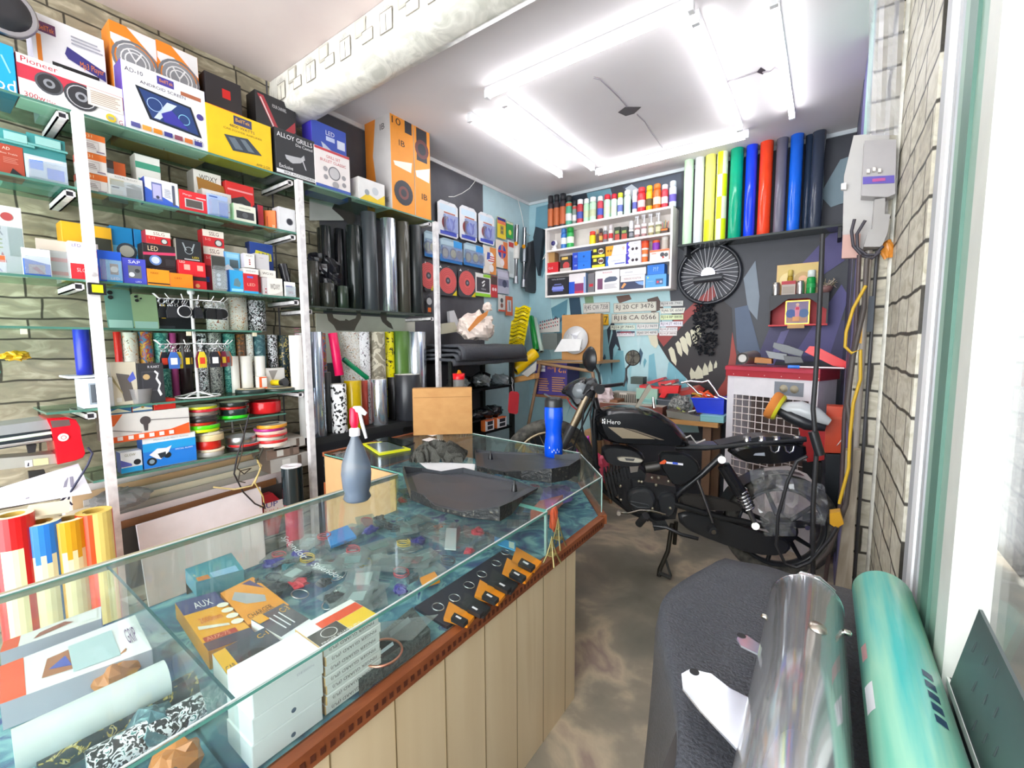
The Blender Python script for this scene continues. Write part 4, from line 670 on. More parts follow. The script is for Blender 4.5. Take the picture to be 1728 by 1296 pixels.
MB().cyl((XR - 0.05, yl + 0.0, E_ + 0.043),(XR - 0.1, yl - 0.02, E_ + 0.043),0.016,'e8c81c:s').build('body', t); MB().cyl((XR - 0.05, yl, E_ + 0.043),(XR - 0.02, yl + 0.012, E_ + 0.048),0.016,'22242a:s',0.024).build('head', t)
rb('carton_box','orange and white small box at the left of the yellow torch',438,452,636, E_, 0.07,0.04,['ef6a30','f0ece8','f4f0ea'],[('r',0.35,0.3,0.95,0.9,'f0ece8')])
rb('carton_box','white and grey folded card box behind the yellow torch',452,482,622, E_, 0.1,0.04,['e4e0dc','c0bab4','e8e4e0'],[('p',[(0.1,0.9),(0.6,0.9),(0.3,0.4)],'9a9490')])

# --- sixth shelf
F_ = ZS['f']
z = rb('carton_box','blue motorcycle alarm box with a white sports bike',244,333,741, F_, 0.03,0.08,['1f7fe0','1a5aa8','e8ecf0'],[('r',0,0.82,0.99,0.99,'eef2f6'),('r',0,0.55,0.99,0.82,'22a0e6'),('c',0.14,0.22,0.13,'1c242c'),('c',0.14,0.22,0.07,'8aa0b0'),('c',0.43,0.36,0.1,'1c242c'),('p',[(0.1,0.45),(0.25,0.62),(0.42,0.6),(0.52,0.66),(0.45,0.45),(0.3,0.25),(0.22,0.3)],'eceef2'),('p',[(0.25,0.45),(0.4,0.48),(0.4,0.34),(0.3,0.28)],'2a3440'),('t','SPECIAL ALARM',0.58,0.48,0.92,0.05,'dcecfa'),('t','Motorcycle Alarm System',0.2,0.88,0.85,0.05,'8a98a8')], cat='alarm box')
z0 = rb('carton_box','small blue and white bike box left of the blue alarm box',205,242,765, F_, 0.035,0.06,['e8ecf0','2a3a6a','e0e6ec'],[('r',0,0,0.98,0.25,'22a0e0'),('p',[(0,0.65),(0.5,0.4),(0.5,0.3),(0,0.3)],'5a62b8'),('c',0.75,0.45,0.14,'22262c'),('t','GLOW',0.2,0.78,0.7,0.12,'8a8a6a')])
# long lamp box resting on the alarm boxes' shelf level, held by two stacked flat packs
x = XR - 0.02; ya_, yb2 = yat(180, x, 0.98), yat(322, x, 0.98); zl0 = zat(751, x, ya_); zl1 = zat(703, x, ya_)
carton('carton_box','long white and orange lamp box lying across the blue alarm boxes','lamp box',(x, ya_, z), UY, yb2 - ya_, 0.14, zl1 - zl0,['dedbd8','c8c4c0','e9e6e3'],[('p',[(0,0.99),(0.2,0.99),(0.1,0.6),(0,0.55)],'ee6a2c'),('p',[(0,0),(0.99,0),(0.99,0.42),(0.75,0.25),(0.0,0.2)],'ee6026'),('c',0.45,0.68,0.16,'4a4446'),('p',[(0.42,0.55),(0.48,0.55),(0.47,0.3),(0.43,0.3)],'4a4446'),('p',[(0,0.5),(0.4,0.28),(0.4,0.26),(0,0.47)],'6a6466'),('p',[(0.5,0.7),(0.99,0.62),(0.99,0.6),(0.5,0.67)],'6a6466')] + [('r',0.12 + 0.12 * i, 0.06,0.18 + 0.12 * i, 0.2,'f4ece8') for i in range(6)])
zl = z + zl1 - zl0
for a, b, c1, lab, ar in ((176,224,'2f6a9c','dark blue chrome lamp box on the long lamp box, first from the post',[('p',[(0,0.1),(0.5,0.5),(0.98,0.1)],'e8e0c8'),('r',0,0.6,0.98,0.75,'1a3a5a')]),(224,259,'4a78a8','blue and cream lamp box between the dark blue and red ones',[('r',0,0.7,0.98,0.98,'ece6d0'),('p',[(0,0.3),(0.5,0.5),(0.98,0.3),(0.98,0.15),(0,0.15)],'ece6d0'),('c',0.5,0.45,0.12,'b08a40')]),(260,298,'d42a20','flat red box on the long lamp box, right of the blue one',[('c',0.12,0.6,0.12,'f4d8d0'),('r',0.3,0.5,0.8,0.56,'f09080')])):
    x = XR - 0.03; y0, y1 = yat(a, x, zl), yat(b, x, zl) - 0.002
    carton('carton_box', lab, 'lamp box',(x, y0, zl + 0.001), UY, y1 - y0,0.1,0.045,[c1,'b84a2a', c1], ar)
# striping tape rolls
def tape_roll(lab, c, R_, h, k, z, face='b9b3a4', group='striping tape rolls', inner=0.72):
    mb = MB(); mb.rev([(R_ * inner, 0),(R_ - 0.001,0),(R_, 0.001),(R_, h - 0.001),(R_ - 0.001, h)], k, (c[0], c[1], z), n=32, caps=(False, False)); mb.rev([(R_ - 0.001, h),(R_ * inner, h),(R_ * inner, 0)], face, (c[0], c[1], z), n=32, caps=(False, False))
    tag(mb.build('striping_tape_roll'), lab, 'tape roll', group); return z + h + 0.0008
def tstack(px0, px1, base, hs, where, off=0.09, face='cfc6b4'):
    x = XR - off; y0, y1 = yat(px0, x, base), yat(px1, x, base); R_ = (y1 - y0) / 2; R_ = min(R_, 0.105); c = (x, (y0 + y1) / 2); z = base + 0.001
    for i, (h, k, nm) in enumerate(hs):
        dx = 0.006 * math.sin(i * 2.3); z = tape_roll(nm + ' tape, ' + 'first second third fourth fifth sixth seventh eighth'.split()[i] + ' from the bottom in the ' + where, (c[0] + dx, c[1] + dx), R_ * (0.97 + 0.03 * math.cos(i * 1.7)), h, k, z, face)
z1 = zat(728, XR - 0.09, yat(340, XR - 0.09,1.0))
tstack(333,377, F_, [(0.022,'b8b4b0:s','silver'),(0.012,'e8d8b8:s','cream'),(0.04,'d8281c:s','red'),(0.03,'e4cfa0:s','tan'),(0.015,'e8e0c8:s','white')],'left stack on the sixth shelf', face='e8dcc0')
base2 = F_ + 0.126
tstack(314,369, base2,[(0.014,'d8e818:g','yellow green'),(0.018,'5ce01c:g','neon green'),(0.014,'d83a20:s','red and white'),(0.016,'2c2a2c:g','black'),(0.016,'3a383a:g','dark grey'),(0.016,'a8a098:s','silver'),(0.012,'c8283a:s','red and silver'),(0.012,'d8d81c:g','yellow')],'tall left pile under shelf five')
tstack(384,436, F_, [(0.022,'2a2224:s','dark'),(0.012,'d8262a:s','red'),(0.036,'a8acae:m','silver foil')],'middle stack on the sixth shelf', face='d0d2d4')
tstack(371,419, base2 + 0.045,[(0.016,'3ae02c:g','neon green'),(0.03,'1f3230:g','dark green'),(0.012,'d82824:g','red'),(0.022,'202624:g','black')],'middle pile under shelf five', off=0.1)
tstack(433,482, F_ + 0.0,[(0.02,'e8dcd0:s','white and red'),(0.015,'d42c30:s','red'),(0.018,'d8d0c4:s','silver'),(0.012,'d83a3c:s','light red'),(0.016,'e8c0b0:s','pink'),(0.014,'b82a8a:s','purple'),(0.018,'e8a02c:s','orange')],'right stack on the sixth shelf', off=0.06)
tstack(423,472, base2 + 0.05,[(0.062,'d41c24:g','wide glossy red')],'right pile under shelf five', off=0.11, face='c41c24')
# small wire hooks carrying the upper piles
t = empty('wire_rack',(XR - 0.09,0.9, base2 - 0.004),'thin black wire ledge holding the upper piles of striping tape','wire rack')
for a in (0.0,1.0):
    x = XR - 0.04 - a * 0.1; MB().tube([(x, yat(312, x, 1.0), base2 - 0.004),(x, yat(470, x, 1.0), base2 - 0.004)],0.003,'3a3a3c').build('wire', t)
x = XR - 0.09; MB().box(x - 0.08, x + 0.06, yat(371, x, 1), yat(474, x, 1.0), base2 + 0.036, base2 + 0.044,'c8d8d0:gl', {'+x': '4f7f70'}).build('glass_ledge', t)
MB().cyl((x + 0.03, yat(388, x, 1), F_ + 0.1),(x + 0.03, yat(388, x, 1), base2 + 0.036),0.006,'55504c').build('prop', t)
# brown and steel packs at the foot of the middle post
for i, (a, b, pt, pb, k) in enumerate(((455,520,775,800,'b9b4ae'),(450,505,760,778,'8a7468'),(462,516,745,762,'c4bfb8'))):
    x = XR - 0.05; y0, y1 = yat(a, x, 0.8), yat(b, x, 0.8); zb_ = zat(pb, x, y0); zt_ = zat(pt, x, y0)
    carton('carton_box','flat grey brown pack at the foot of the middle post, ' + ('bottom','middle','top')[i] + ' of three','box',(x, y0, zb_), UY, y1 - y0,0.18, zt_ - zb_ - 0.001,[k, '6a5a50','d0cac2'],[('r',0.3,0.2,0.5,0.8,'dcd8d2'),('r',0.7,0.1,0.8,0.9,'6a5a50')],'flat packs by the middle post')
# ================================================================ third bay: film rolls
G_ = 1.62
for lab, a, b, pt, off, m, lean, px in (
    ('dull black film roll leaning at the left back of the film shelf',541,560,385,0.2,'2e3230:g',0,0),
    ('black film roll with a reddish reflection, second tall one from the left',546,563,381,0.14,'24282a:g',0,0),
    ('wrinkled black film roll with a bow of loose film',569,584,386,0.15,'17181c:g',0,0),
    ('black film roll with a brown cardboard core on top',589,613,381,0.1,'1f2524:g',0,0),
    ('tallest dark grey film roll with dotted edge',616,638,358,0.06,'3b4044:s',0,0),
    ('silver foil roll among the black rolls',648,670,369,0.06,'holo_silver',0,0),
    ('olive black glossy film roll right of the silver foil roll',673,692,375,0.06,'4a4840:g',0,0),
    ('black film roll with a pale core next to the end post',693,712,381,0.07,'2b2f30:s',0,0),
    ('short dark film roll nearest the middle post',521,541,441,0.08,'34342e:g',0,0),
    ('short dark film roll in front, second from the middle post',545,566,478,0.05,'2f302b:g',0,0),
    ('short dark film roll with a green sheen, third from the middle post',570,588,483,0.05,'2c3a2e:g',0,0)):
    vroll(lab, a, b, pt, G_, off, m, name='window_film_roll', core='d9b27c' if 'brown' in lab else '8f8a80')
t = empty('crumpled_film',(XR - 0.1,1.5,2.0),'crumpled shiny black film draped between the film rolls','film')
mb = MB(); rows = []
for i in range(10):
    rows.append([V3((XR - 0.09 + 0.03 * noise.noise(V3((i * 0.6, j * 0.7,2))), yat(lerp(518,572, j / 9), XR - 0.1,1.9), zat(lerp(425,478, i / 9) + 22 * abs(j / 9 - 0.35), XR - 0.1,1.5) + 0.02 * noise.noise(V3((i * 0.8, j * 0.5,7))))) for j in range(10)])
mb.grid(rows, '1b1c22:g', sm=False); mb.build('film', t)
# lower shelf of vinyl rolls
H_ = 0.862
lo = [('silver diamond foil roll, tallest beside the middle post',528,551,560, None, 0.035,'holo_silver',0.66),('clear ribbed film roll beside the silver foil roll',507,527,562, None, 0.07,'b9bab8:s',0.66),
      ('red and black character patterned roll behind the hot pink roll',543,556,562, None, 0.17,'pat_multi',0),('dark grey short roll behind the leopard roll',550,562,628, None, 0.09,'56585a:s',0),
      ('white roll full of tiny coloured doodles',580,612,560, None, 0.2,'pat_doodle',0),('white roll with small plum flowers',606,627,560, None, 0.16,'pat_ditsy',0),('beige camouflage patterned vinyl roll',627,652,560, None, 0.17,'pat_camo',0),
      ('yellow roll with black ink figures',649,667,560, None, 0.19,'pat_yellow_ink',0),('olive green vinyl roll',666,692,559, None, 0.18,'557a34:s',0),('iridescent silver roll at the right end of the lower shelf',691,718,560, None, 0.13,'holo_silver',0),
      ('mustard gold vinyl roll',585,611,642, None, 0.06,'c8a800:g',0),('coral red vinyl roll between the gold and holographic rolls',610,622,642, None, 0.12,'d8584a:g',0),('pale pink foil roll',621,634,640, None, 0.14,'d8a8a4:g',0),('short holographic silver roll in front of the camouflage roll',630,653,640, None, 0.05,'holo_silver',0),
      ('black vinyl roll left of the cardboard box',655,680,636, None, 0.16,'2b2c30:s',0),('wide charcoal vinyl roll with a white core beside the cardboard box',671,706,632, None, 0.05,'33353a:s',0)]
for lab, a, b, pt, pb, off, m, zz_ in lo:
    zb_ = H_
    vroll(lab, a, b, pt, zb_, off, m, core='f0eee8' if 'white core' in lab else 'ded8cc')
# hot pink roll leaning over the leopard roll
vroll('white roll with black leopard spots below the hot pink roll',562,586,648,0.862,0.035,'pat_leopard')
xx = XR - 0.03; p0 = V3((xx, yat(573, xx, 1.2),1.212)); p1 = V3((xx - 0.02, yat(564, xx, 1.5) , zat(562, xx, yat(563, xx, 1.5))))
upright_roll('hot pink vinyl roll leaning on top of the leopard roll', p0, p1,0.027,'e8145c:s','f0dce4')
xx = XR - 0.06; a_ = V3((xx, yat(620, xx, 1.2), zat(640, xx, 1.7))); b_ = V3((xx - 0.03, yat(584, xx, 1.3), zat(606, xx, 1.6)))
upright_roll('slim green and blue metallic roll leaning diagonally', a_, b_, 0.016,'0f8a5a:g','2a4ab0')
# backing board with a bat, dark shelf plinth
mb = MB(); x = XW + 0.012; y0 = yat(534, x, 1.5); y1 = yat(684, x, 1.5); mb.box(x - 0.008, x, y0, y1 + 0.1,1.28,1.60,'d2d2c4')
bat = [(550,528),(556,545),(572,557),(584,560),(590,556),(597,557),(605,548),(610,532),(606,528),(598,540),(588,541),(582,538),(570,541),(562,534)]
def onw(px, py, d=0): return onx(px, py, x + 0.001 + d)
mb.poly([onw(*p) for p in [(551,529),(554,541),(563,549),(568,558),(598,558),(602,549),(609,537),(609,529),(603,529),(600,537),(589,541),(583,538),(582,541),(573,541),(563,536),(561,529)]],'6b645a')
mb.poly([onw(*p) for p in [(640,529),(645,543),(655,552),(664,556),(660,546),(653,540),(652,529)]],'57504a')
tag(mb.build('backing_board'),'pale board painted with a brown bat behind the vinyl rolls','board')
mb = MB(); x = XW + 0.012; mb.prism([onw(*p, 0.004) for p in [(575,365),(560,352),(565,342),(590,340),(600,370),(592,382)]],(0.002,0,0),'4a4440'); mb.prism([onw(*p, 0.004) for p in [(522,335),(578,345),(580,372),(522,372)]],(0.001,0,0),'cfd0ca'); mb.build('printed_sheet', None, label='pale sheet with dark leaves behind the tallest film rolls', category='sheet')
mb = MB(); mb.box(XR - 0.01, XR + 0.005, YP[1] + 0.03,2.0,0.0,0.86,'1d1e22'); mb.box(XR - 0.27, XR + 0.006, YP[1] + 0.03,2.24,0.82,0.861,'2a2b2c');
tag(mb.build('plinth_cabinet'),'low black cabinet under the vinyl rolls','cabinet')
mb = MB(); mb.box(XR - 0.25, XR - 0.02,1.40,1.46,0.0,0.66,'e2dcd8'); 
# ---- lower rack: long sheets and white board
sheets = [('white','f0edee',0.0),('pale wood','d8b890',0.008),('silver','c9c6c2',0.014),('cream','e2d8c2',0.022),('grey','a8a29a',0.03),('pink white','ecdcdc',0.036),('brown','8a5c3c',0.044),('black','3a3634',0.05)]
for i, (nm, k, dz) in enumerate(sheets):
    x0 = XW + 0.02 + 0.022 * i; y0 = 0.35 + 0.03 * (i % 3); y1 = 1.18 + 0.03 * ((i * 2) % 4); zt_ = 0.80 - 0.028 * i
    mb = MB(); mb.prism([(x0, y0, zt_ - 0.3),(x0, y1, zt_ - 0.27),(x0 + 0.02, y1, zt_ + 0.02),(x0 + 0.02, y0, zt_ - 0.01)],(0.006,0,0), k)
    tag(mb.build('long_panel'), nm + ' long panel leaning under the sixth shelf, ' + 'first second third fourth fifth sixth seventh eighth'.split()[i] + ' from the wall','panel','long leaning panels')
mb = MB(); x = XR - 0.03
mb.prism([onx(230,887, x), onx(262,1090, x), onx(452,990, x + 0.0), onx(440,822, x)],(-0.012,0,0),'dcd5de','e9e4ec'); tag(mb.build('white_board'),'big white board leaning on the rack behind the counter','board')
mb = MB()
P = [onx(px, py, XR - 0.05) for px, py in ((440,838),(452,905),(470,900),(480,850),(460,832))]; mb.prism(P, (-0.08,0,0),'a8242e'); mb.M = Matrix()
o_ = P[0]; art(mb, lambda u, v, l: V3((XR - 0.049 + l, lerp(P[0].y, P[3].y, u), lerp(P[1].z, P[0].z, v))),0.1,0.12,[('r',0.1,0.5,0.95,0.8,'e8e0dc'),('t','UP',0.2,0.68,0.7,0.12,'2a3a8a'),('t','UILL',0.15,0.5,0.8,0.12,'c02838')]); tag(mb.build('carton_box'),'red and white carton lettered UP behind the black can','box')
# big black can with a white lid, standing low in front of the middle post
c_ = onx(492,787, XR + 0.06); r = 0.052; mb = MB(); mb.rev([(r, 0),(r, 0.2)],'17262c:g',(c_.x, c_.y, c_.z - 0.2), n=32, caps=(True, False)); t = empty('big_film_roll',(c_.x, c_.y, c_.z - 0.2),'wide black roll with a white end beside the middle post','vinyl roll'); mb.build('roll', t)
mb = MB(); mb.rev([(r, 0),(r + 0.001,0.002),(r - 0.002,0.006),(r * 0.45,0.006),(r * 0.42,0.002),(0.001,0.002)],'f2eef2',(c_.x, c_.y, c_.z), n=32); mb.build('end_cap', t)
mb = MB(); mb.cyl((c_.x, c_.y, 0),(c_.x, c_.y, c_.z - 0.2005),0.045,'b82c4a:s'); tag(mb.build('vinyl_roll'),'magenta roll under the wide black roll','vinyl roll')
# loose black and cream ribbons hanging from the tape rolls
x = XR + 0.0
t = empty('loose_ribbon', onx(405,750, x),'tangled cream and black ribbon tape hanging in front of the long panels','ribbon')
for pts, k, w in (([(420,700),(410,740),(400,770),(395,800),(410,830),(430,850),(448,858),(442,845)],'2a262c',0.004),([(360,822),(395,826),(425,820),(436,800),(441,785),(432,778)],'d9c48c',0.0045),([(444,755),(436,775),(428,772),(440,765)],'3a3a30',0.005),
                  ([(405,715),(412,735),(408,765),(400,790),(412,800),(424,790),(405,795),(402,812),(418,815)],'4a4034',0.003),([(432,770),(440,790),(430,815),(444,838),(446,852),(436,858)],'c8b070',0.004)):
    pw = []
    for i in range(len(pts) - 1):
        for j in range(4): pw.append(onx(lerp(pts[i][0], pts[i + 1][0], j / 4), lerp(pts[i][1], pts[i + 1][1], j / 4), x + 0.01 * math.sin(i + j / 4)))
    mb = MB(); mb.tube(pw, w, k, 5); mb.build('strand', t)
# clear plastic bag behind the front post
def blob(name, lab, cat, c, rx, ry, rz, k, seed=1, amp=0.35, n=22, group=None, parent=None, flat=True):
    mb = MB(); rows = []
    for i in range(n // 2 + 1):
        th = PI * i / (n // 2); row = []
        for j in range(n):
            ph = 2 * PI * j / n; d = V3((math.sin(th) * math.cos(ph), math.sin(th) * math.sin(ph), math.cos(th)))
            q = 1 + amp * noise.noise(d * 2.2 + V3((seed, 0,0))) + amp * 0.4 * noise.noise(d * 6 + V3((0, seed, 0)))
            row.append(V3(c) + V3((d.x * rx, d.y * ry, max(d.z, -0.8) * rz)) * q)
        rows.append(row)
    mb.grid(rows, k, closeu=True, sm=not flat); ob = mb.build(name, parent); return tag(ob, lab, cat, group)
c_ = onx(205,842, XR - 0.1); blob('plastic_bag','crumpled clear plastic bag behind the front post','plastic bag',(c_.x, c_.y, c_.z),0.07,0.1,0.045,'c9c9cc:pt',4)

# ================================================================ cutting plotter at the left edge
x = XR - 0.02
t = empty('cutting_plotter', onx(60,760, x),'red and silver vinyl cutting plotter on a bracket at the left edge','plotter')
def onp(px, py, d=0): return onx(px, py, x + d)
mb = MB(); mb.prism([onp(-60,727), onp(83,708), onp(86,724), onp(-60,743)],(-0.16,0,0),'c9cdd2:mr'); mb.build('top_rail', t)
mb = MB(); mb.prism([onp(-60,743,-0.01), onp(84,725,-0.01), onp(88,744,-0.01), onp(-60,768,-0.01)],(-0.12,0,0),'5a626a:mr'); mb.tube([onp(-60,752), onp(88,730)],0.006,'d8ead8:s'); mb.tube([onp(-60,762), onp(88,741)],0.006,'e8eaee:m'); mb.build('slide_rail', t)
mb = MB(); mb.prism([onp(-60,779), onp(93,766), onp(96,782), onp(-60,800)],(-0.10,0,0),'dcdcd6:mr'); mb.build('lower_beam', t)
mb = MB(); mb.prism([onp(56,775,0.001), onp(81,773,0.001), onp(82,783,0.001), onp(57,786,0.001)],(0.0008,0,0),'e8e0a0'); mb.prism([onp(42,778,0.001), onp(54,776,0.001), onp(55,787,0.001), onp(43,789,0.001)],(0.0008,0,0),'e8e8e8'); mb.poly([onp(47,781,0.003), onp(49,781,0.003), onp(49,787,0.003), onp(46,787,0.003)],'2a2a40'); mb.build('caution_label', t)
mb = MB(); prof = [(78,706),(112,704),(128,708),(135,720),(138,742),(144,765),(140,772),(128,777),(97,784),(94,760),(86,722)]
A = [onp(a, b, 0.012) for a, b in prof]; c_ = sum(A, V3()) / len(A)
mb.prism([c_ + (p - c_) * 0.95 for p in A],(0.008,0,0),'e0182a:g'); mb.prism(A, (-0.17,0,0),'c81424:g'); mb.build('end_housing', t)
mb = MB(); mb.poly([onp(85,710,0.021), onp(117,708,0.021), onp(119,718,0.021), onp(88,722,0.021)],'6a5654:g'); mb.build('display', t)
mb = MB(); q = onp(107,738,0.021); mb.rev([(0.0001,0),(0.015,0),(0.015,0.003),(0.012,0.004),(0.001,0.004)],'f4f0f0:s', q, (1,0,0),24); mb.rev([(0.008,0.0045),(0.006,0.005)],'c02030', q, (1,0,0),16,(False, False)); mb.build('button', t)
mb = MB(); mb.prism([onp(45,752,-0.02), onp(62,750,-0.02), onp(60,763,-0.02), onp(48,765,-0.02)],(-0.02,0,0),'2c2c30'); mb.build('roller', t)
mb = MB(); mb.prism([onp(48,796,-0.03), onp(75,793,-0.03), onp(78,803,-0.03), onp(50,810,-0.03)],(-0.02,0,0),'2e2c2a'); mb.build('clamp', t)
mb = MB(); pw = [onp(a, b, 0.03) for a, b in ((148,755),(156,765),(148,785),(132,810),(118,832),(100,848),(85,855))]; mb.tube(pw, 0.004,'2a2c48'); mb.tube([onp(a, b, 0.03) for a, b in ((119,830),(115,845),(122,852))],0.003,'2a2c48'); mb.build('cable', t)
mb = MB(); mb.prism([onx(-60,868, XR + 0.02), onx(155,832, XR + 0.02), onx(132,782, XR - 0.04), onx(-60,842, XR - 0.04)],(0.001,0,0.0005),'e4e3ee')
A, B, C_, D_q = onx(-60,868, XR + 0.022), onx(155,832, XR + 0.022), onx(132,782, XR - 0.038), onx(-60,842, XR - 0.038)
mpq = lambda u, v, l: A.lerp(B, u).lerp(D_q.lerp(C_, u), v) + V3((0.001 + l, 0, l))
art(mb, mpq, 0.5,0.15,[('r',0.68,0.02,0.683,0.98,'b0aec4'),('r',0.4,0.02,0.403,0.98,'b0aec4'),('p',[(0.78,0.35),(0.81,0.35),(0.86,0.65),(0.83,0.65)],'8a8698'),('p',[(0.84,0.3),(0.87,0.3),(0.9,0.65),(0.87,0.65)],'8a8698'),('p',[(0.45,0.2),(0.48,0.2),(0.52,0.55),(0.49,0.55)],'8a8698')])
tag(mb.build('paper_sheet'),'white printed paper sheet sloping below the plotter','paper')
# colourful vinyl rolls standing in the aisle at the left
for i, (px, dx, py, k, k2, lab) in enumerate(((20,36,868,'d81c22:s','f2e8b8:s','red and cream vinyl roll furthest left behind the counter'),(68,32,880,'2c82e0:s','efe6bc:s','blue and cream vinyl roll behind the counter'),(112,30,875,'e0a420:s','f2e6b8:s','mustard and cream vinyl roll behind the counter'),(158,30,862,'f0480f:s','f2dc80:s','orange and yellow vinyl roll behind the counter'))):
    c_ = onx(px, py, XR + 0.16 - 0.0 * i); r = 0.052
    mb = MB(); h = c_.z; rows = 24
    for j in range(rows):
        a0, a1 = 2 * PI * j / rows, 2 * PI * (j + 1) / rows
        am = (a0 + a1) / 2; cream = -0.9 < ((am - 0.2 * i + PI) % (2 * PI) - PI) < 0.35
        def q(a, z): return (c_.x + r * math.cos(a), c_.y + r * math.sin(a), z)
        zc = h - 0.11 - 0.03 * ((i + j) % 2 if i in (1,2) else 0)
        if cream: mb.poly([q(a0,0.002), q(a1,0.002), q(a1, zc), q(a0, zc)], k2, True); mb.poly([q(a0, zc), q(a1, zc), q(a1, h), q(a0, h)], k if i != 3 else k2, True)
        else: mb.poly([q(a0,0.002), q(a1,0.002), q(a1, h), q(a0, h)], k, True)
    mb.rev([(r, h),(r * 0.6, h)],'f4e9c0' if i != 3 else 'e8c860',(c_.x, c_.y, 0), n=24, caps=(False, False)); mb.rev([(r * 0.6, h),(r * 0.58,0.01)],'c8a850',(c_.x, c_.y, 0), n=24, caps=(False, True)); mb.rev([(r * 0.6,0.002),(r, 0.002)], k, (c_.x, c_.y, 0), n=24, caps=(False, False))
    tag(mb.build('vinyl_roll'), lab, 'vinyl roll','two coloured vinyl rolls in the aisle')
c_ = onx(70,858, XR + 0.12); mb = MB(); mb.prism([c_ + V3(p) for p in ((0,-0.03,0.02),(0.02,0.07,0.015),(0.06,0.06,-0.02),(0.04,-0.05,-0.01))],(0,0,0.001),'ded2b4'); tag(mb.build('paper_scrap'),'cream paper scrap lying over the coloured rolls','paper')
blob('crumpled_wrapper','crumpled yellow wrapper on the little glass ledge at the left','wrapper', onx(25,601, XR - 0.2),0.03,0.04,0.018,'d8a820:s',9,0.6)

# ================================================================ peg wall with hanging packs
XP = XW + 0.03
def hang(lab, quad, k, arts, body=None, name='blister_pack', cat='blister pack', group=None, dep=0.02):
    """quad: top-left, top-right, bottom-right, bottom-left as seen, hung on the left wall"""
    yl = (onx(*quad[0], XP).y + onx(*quad[3], XP).y) / 2; yr = (onx(*quad[1], XP).y + onx(*quad[2], XP).y) / 2
    zt = (onx(*quad[0], XP).z + onx(*quad[1], XP).z) / 2; zb = (onx(*quad[2], XP).z + onx(*quad[3], XP).z) / 2
    W, H = yr - yl, zt - zb; t = empty(name, (XP, (yl + yr) / 2, zb), lab, cat, group); c = 0.16
    shape = [(0.0,0.06),(0.08,0),(0.92,0),(1,0.06),(1,1 - c * 0.6),(1 - c, 1),(c, 1),(0,1 - c * 0.6)] if name != 'card_pack' else [(0,0),(1,0),(1,1),(0,1)]
    mb = MB(); mb.prism([V3((XP, yl + u * W, zb + v * H)) for u, v in shape],(-0.003,0,0), k); art(mb, lambda u, v, l: V3((XP + l, yl + u * W, zb + v * H)), W, H, arts)
    mb.cyl((XP - 0.025, yl + W / 2, zt - 0.01),(XP + 0.02, yl + W / 2, zt - 0.01),0.0018,'c8c8c8:m', n=6); mb.build('card', t)
    if body:
        mb = MB()
        for (a, b, c_, d_, kk) in body: mb.prism([V3((XP + 0.003, yl + a * W, zb + b * H)), V3((XP + 0.003, yl + c_ * W, zb + b * H)), V3((XP + 0.003, yl + c_ * W, zb + d_ * H)), V3((XP + 0.003, yl + a * W, zb + d_ * H))],(dep, 0,0), kk)
        mb.build('clear_bubble', t)
horn = [('r',0.1,0.72,0.9,0.9,'cfe2f0'),('r',0.3,0.66,0.85,0.7,'b86a5a'),('c',0.42,0.38,0.2,'8a3a34'),('c',0.6,0.36,0.19,'5a66c8'),('c',0.6,0.36,0.11,'b8c0f0'),('p',[(0.5,0.55),(0.56,0.56),(0.72,0.2),(0.66,0.18)],'e8ecfc'),('p',[(0.85,0.55),(0.8,0.56),(0.66,0.2),(0.7,0.18)],'3a48b8'),('r',0.1,0.04,0.9,0.14,'4a58c0')]
for i, q in enumerate((((738,335),(771,346),(775,404),(739,395)),((775,344),(803,354),(806,410),(776,403)),((807,356),(832,364),(836,414),(808,410)))):
    hang('large white and blue horn blister pack, ' + ('leftmost','middle','rightmost')[i] + ' of the three in the top row', q, 'e6e6ea', horn, [(0.28,0.14,0.92,0.62,'dfe6ff:pl')], group='horn packs on the peg wall')
oval = [('r',0.0,0.0,0.99,0.3,'3a8ad0'),('r',0.6,0.6,0.99,0.97,'3a9ae0'),('r',0.05,0.72,0.6,0.9,'b8d0dc'),('c',0.22,0.38,0.24,'5a6478'),('c',0.22,0.38,0.17,'a8a078'),('c',0.58,0.4,0.24,'5a6478'),('c',0.58,0.4,0.17,'c8b868'),('c',0.86,0.4,0.2,'6a7488')]
for i, q in enumerate((((716,386),(741,396),(741,437),(716,432)),((742,400),(780,408),(780,447),(743,440)),((782,408),(816,416),(816,452),(783,448)))):
    hang('blue pack of oval mirrors, ' + ('leftmost, half behind the end post','second from the end post','third from the end post')[i], q, '9ab4c4', oval, [(0.04,0.1,0.96,0.66,'e8f0ff:pl')], group='blue mirror packs')
coil = [('c',0.5,0.5,0.43,'e86a68'),('o',0.5,0.5,0.4,0.385,'c84a4c'),('o',0.5,0.5,0.34,0.325,'c84a4c'),('o',0.5,0.5,0.28,0.265,'c84a4c'),('o',0.5,0.5,0.22,0.205,'c84a4c'),('c',0.5,0.5,0.11,'4a4a52'),('c',0.5,0.5,0.05,'8a8a92'),('p',[(0.72,0.03),(0.97,0.03),(0.97,0.22)],'e8d020'),('p',[(0.04,0.88),(0.12,0.96),(0.18,0.88)],'e8e8e8')]
for i, q in enumerate((((716,437),(730,441),(730,493),(716,489)),((739,444),(771,452),(771,501),(740,497)),((773,450),(802,457),(803,503),(774,500)))):
    hang('dark pack with a coiled pink red wheel tape, ' + ('behind the end post','left one','right one')[i], q, '47484e', coil, None, group='coiled tape packs')
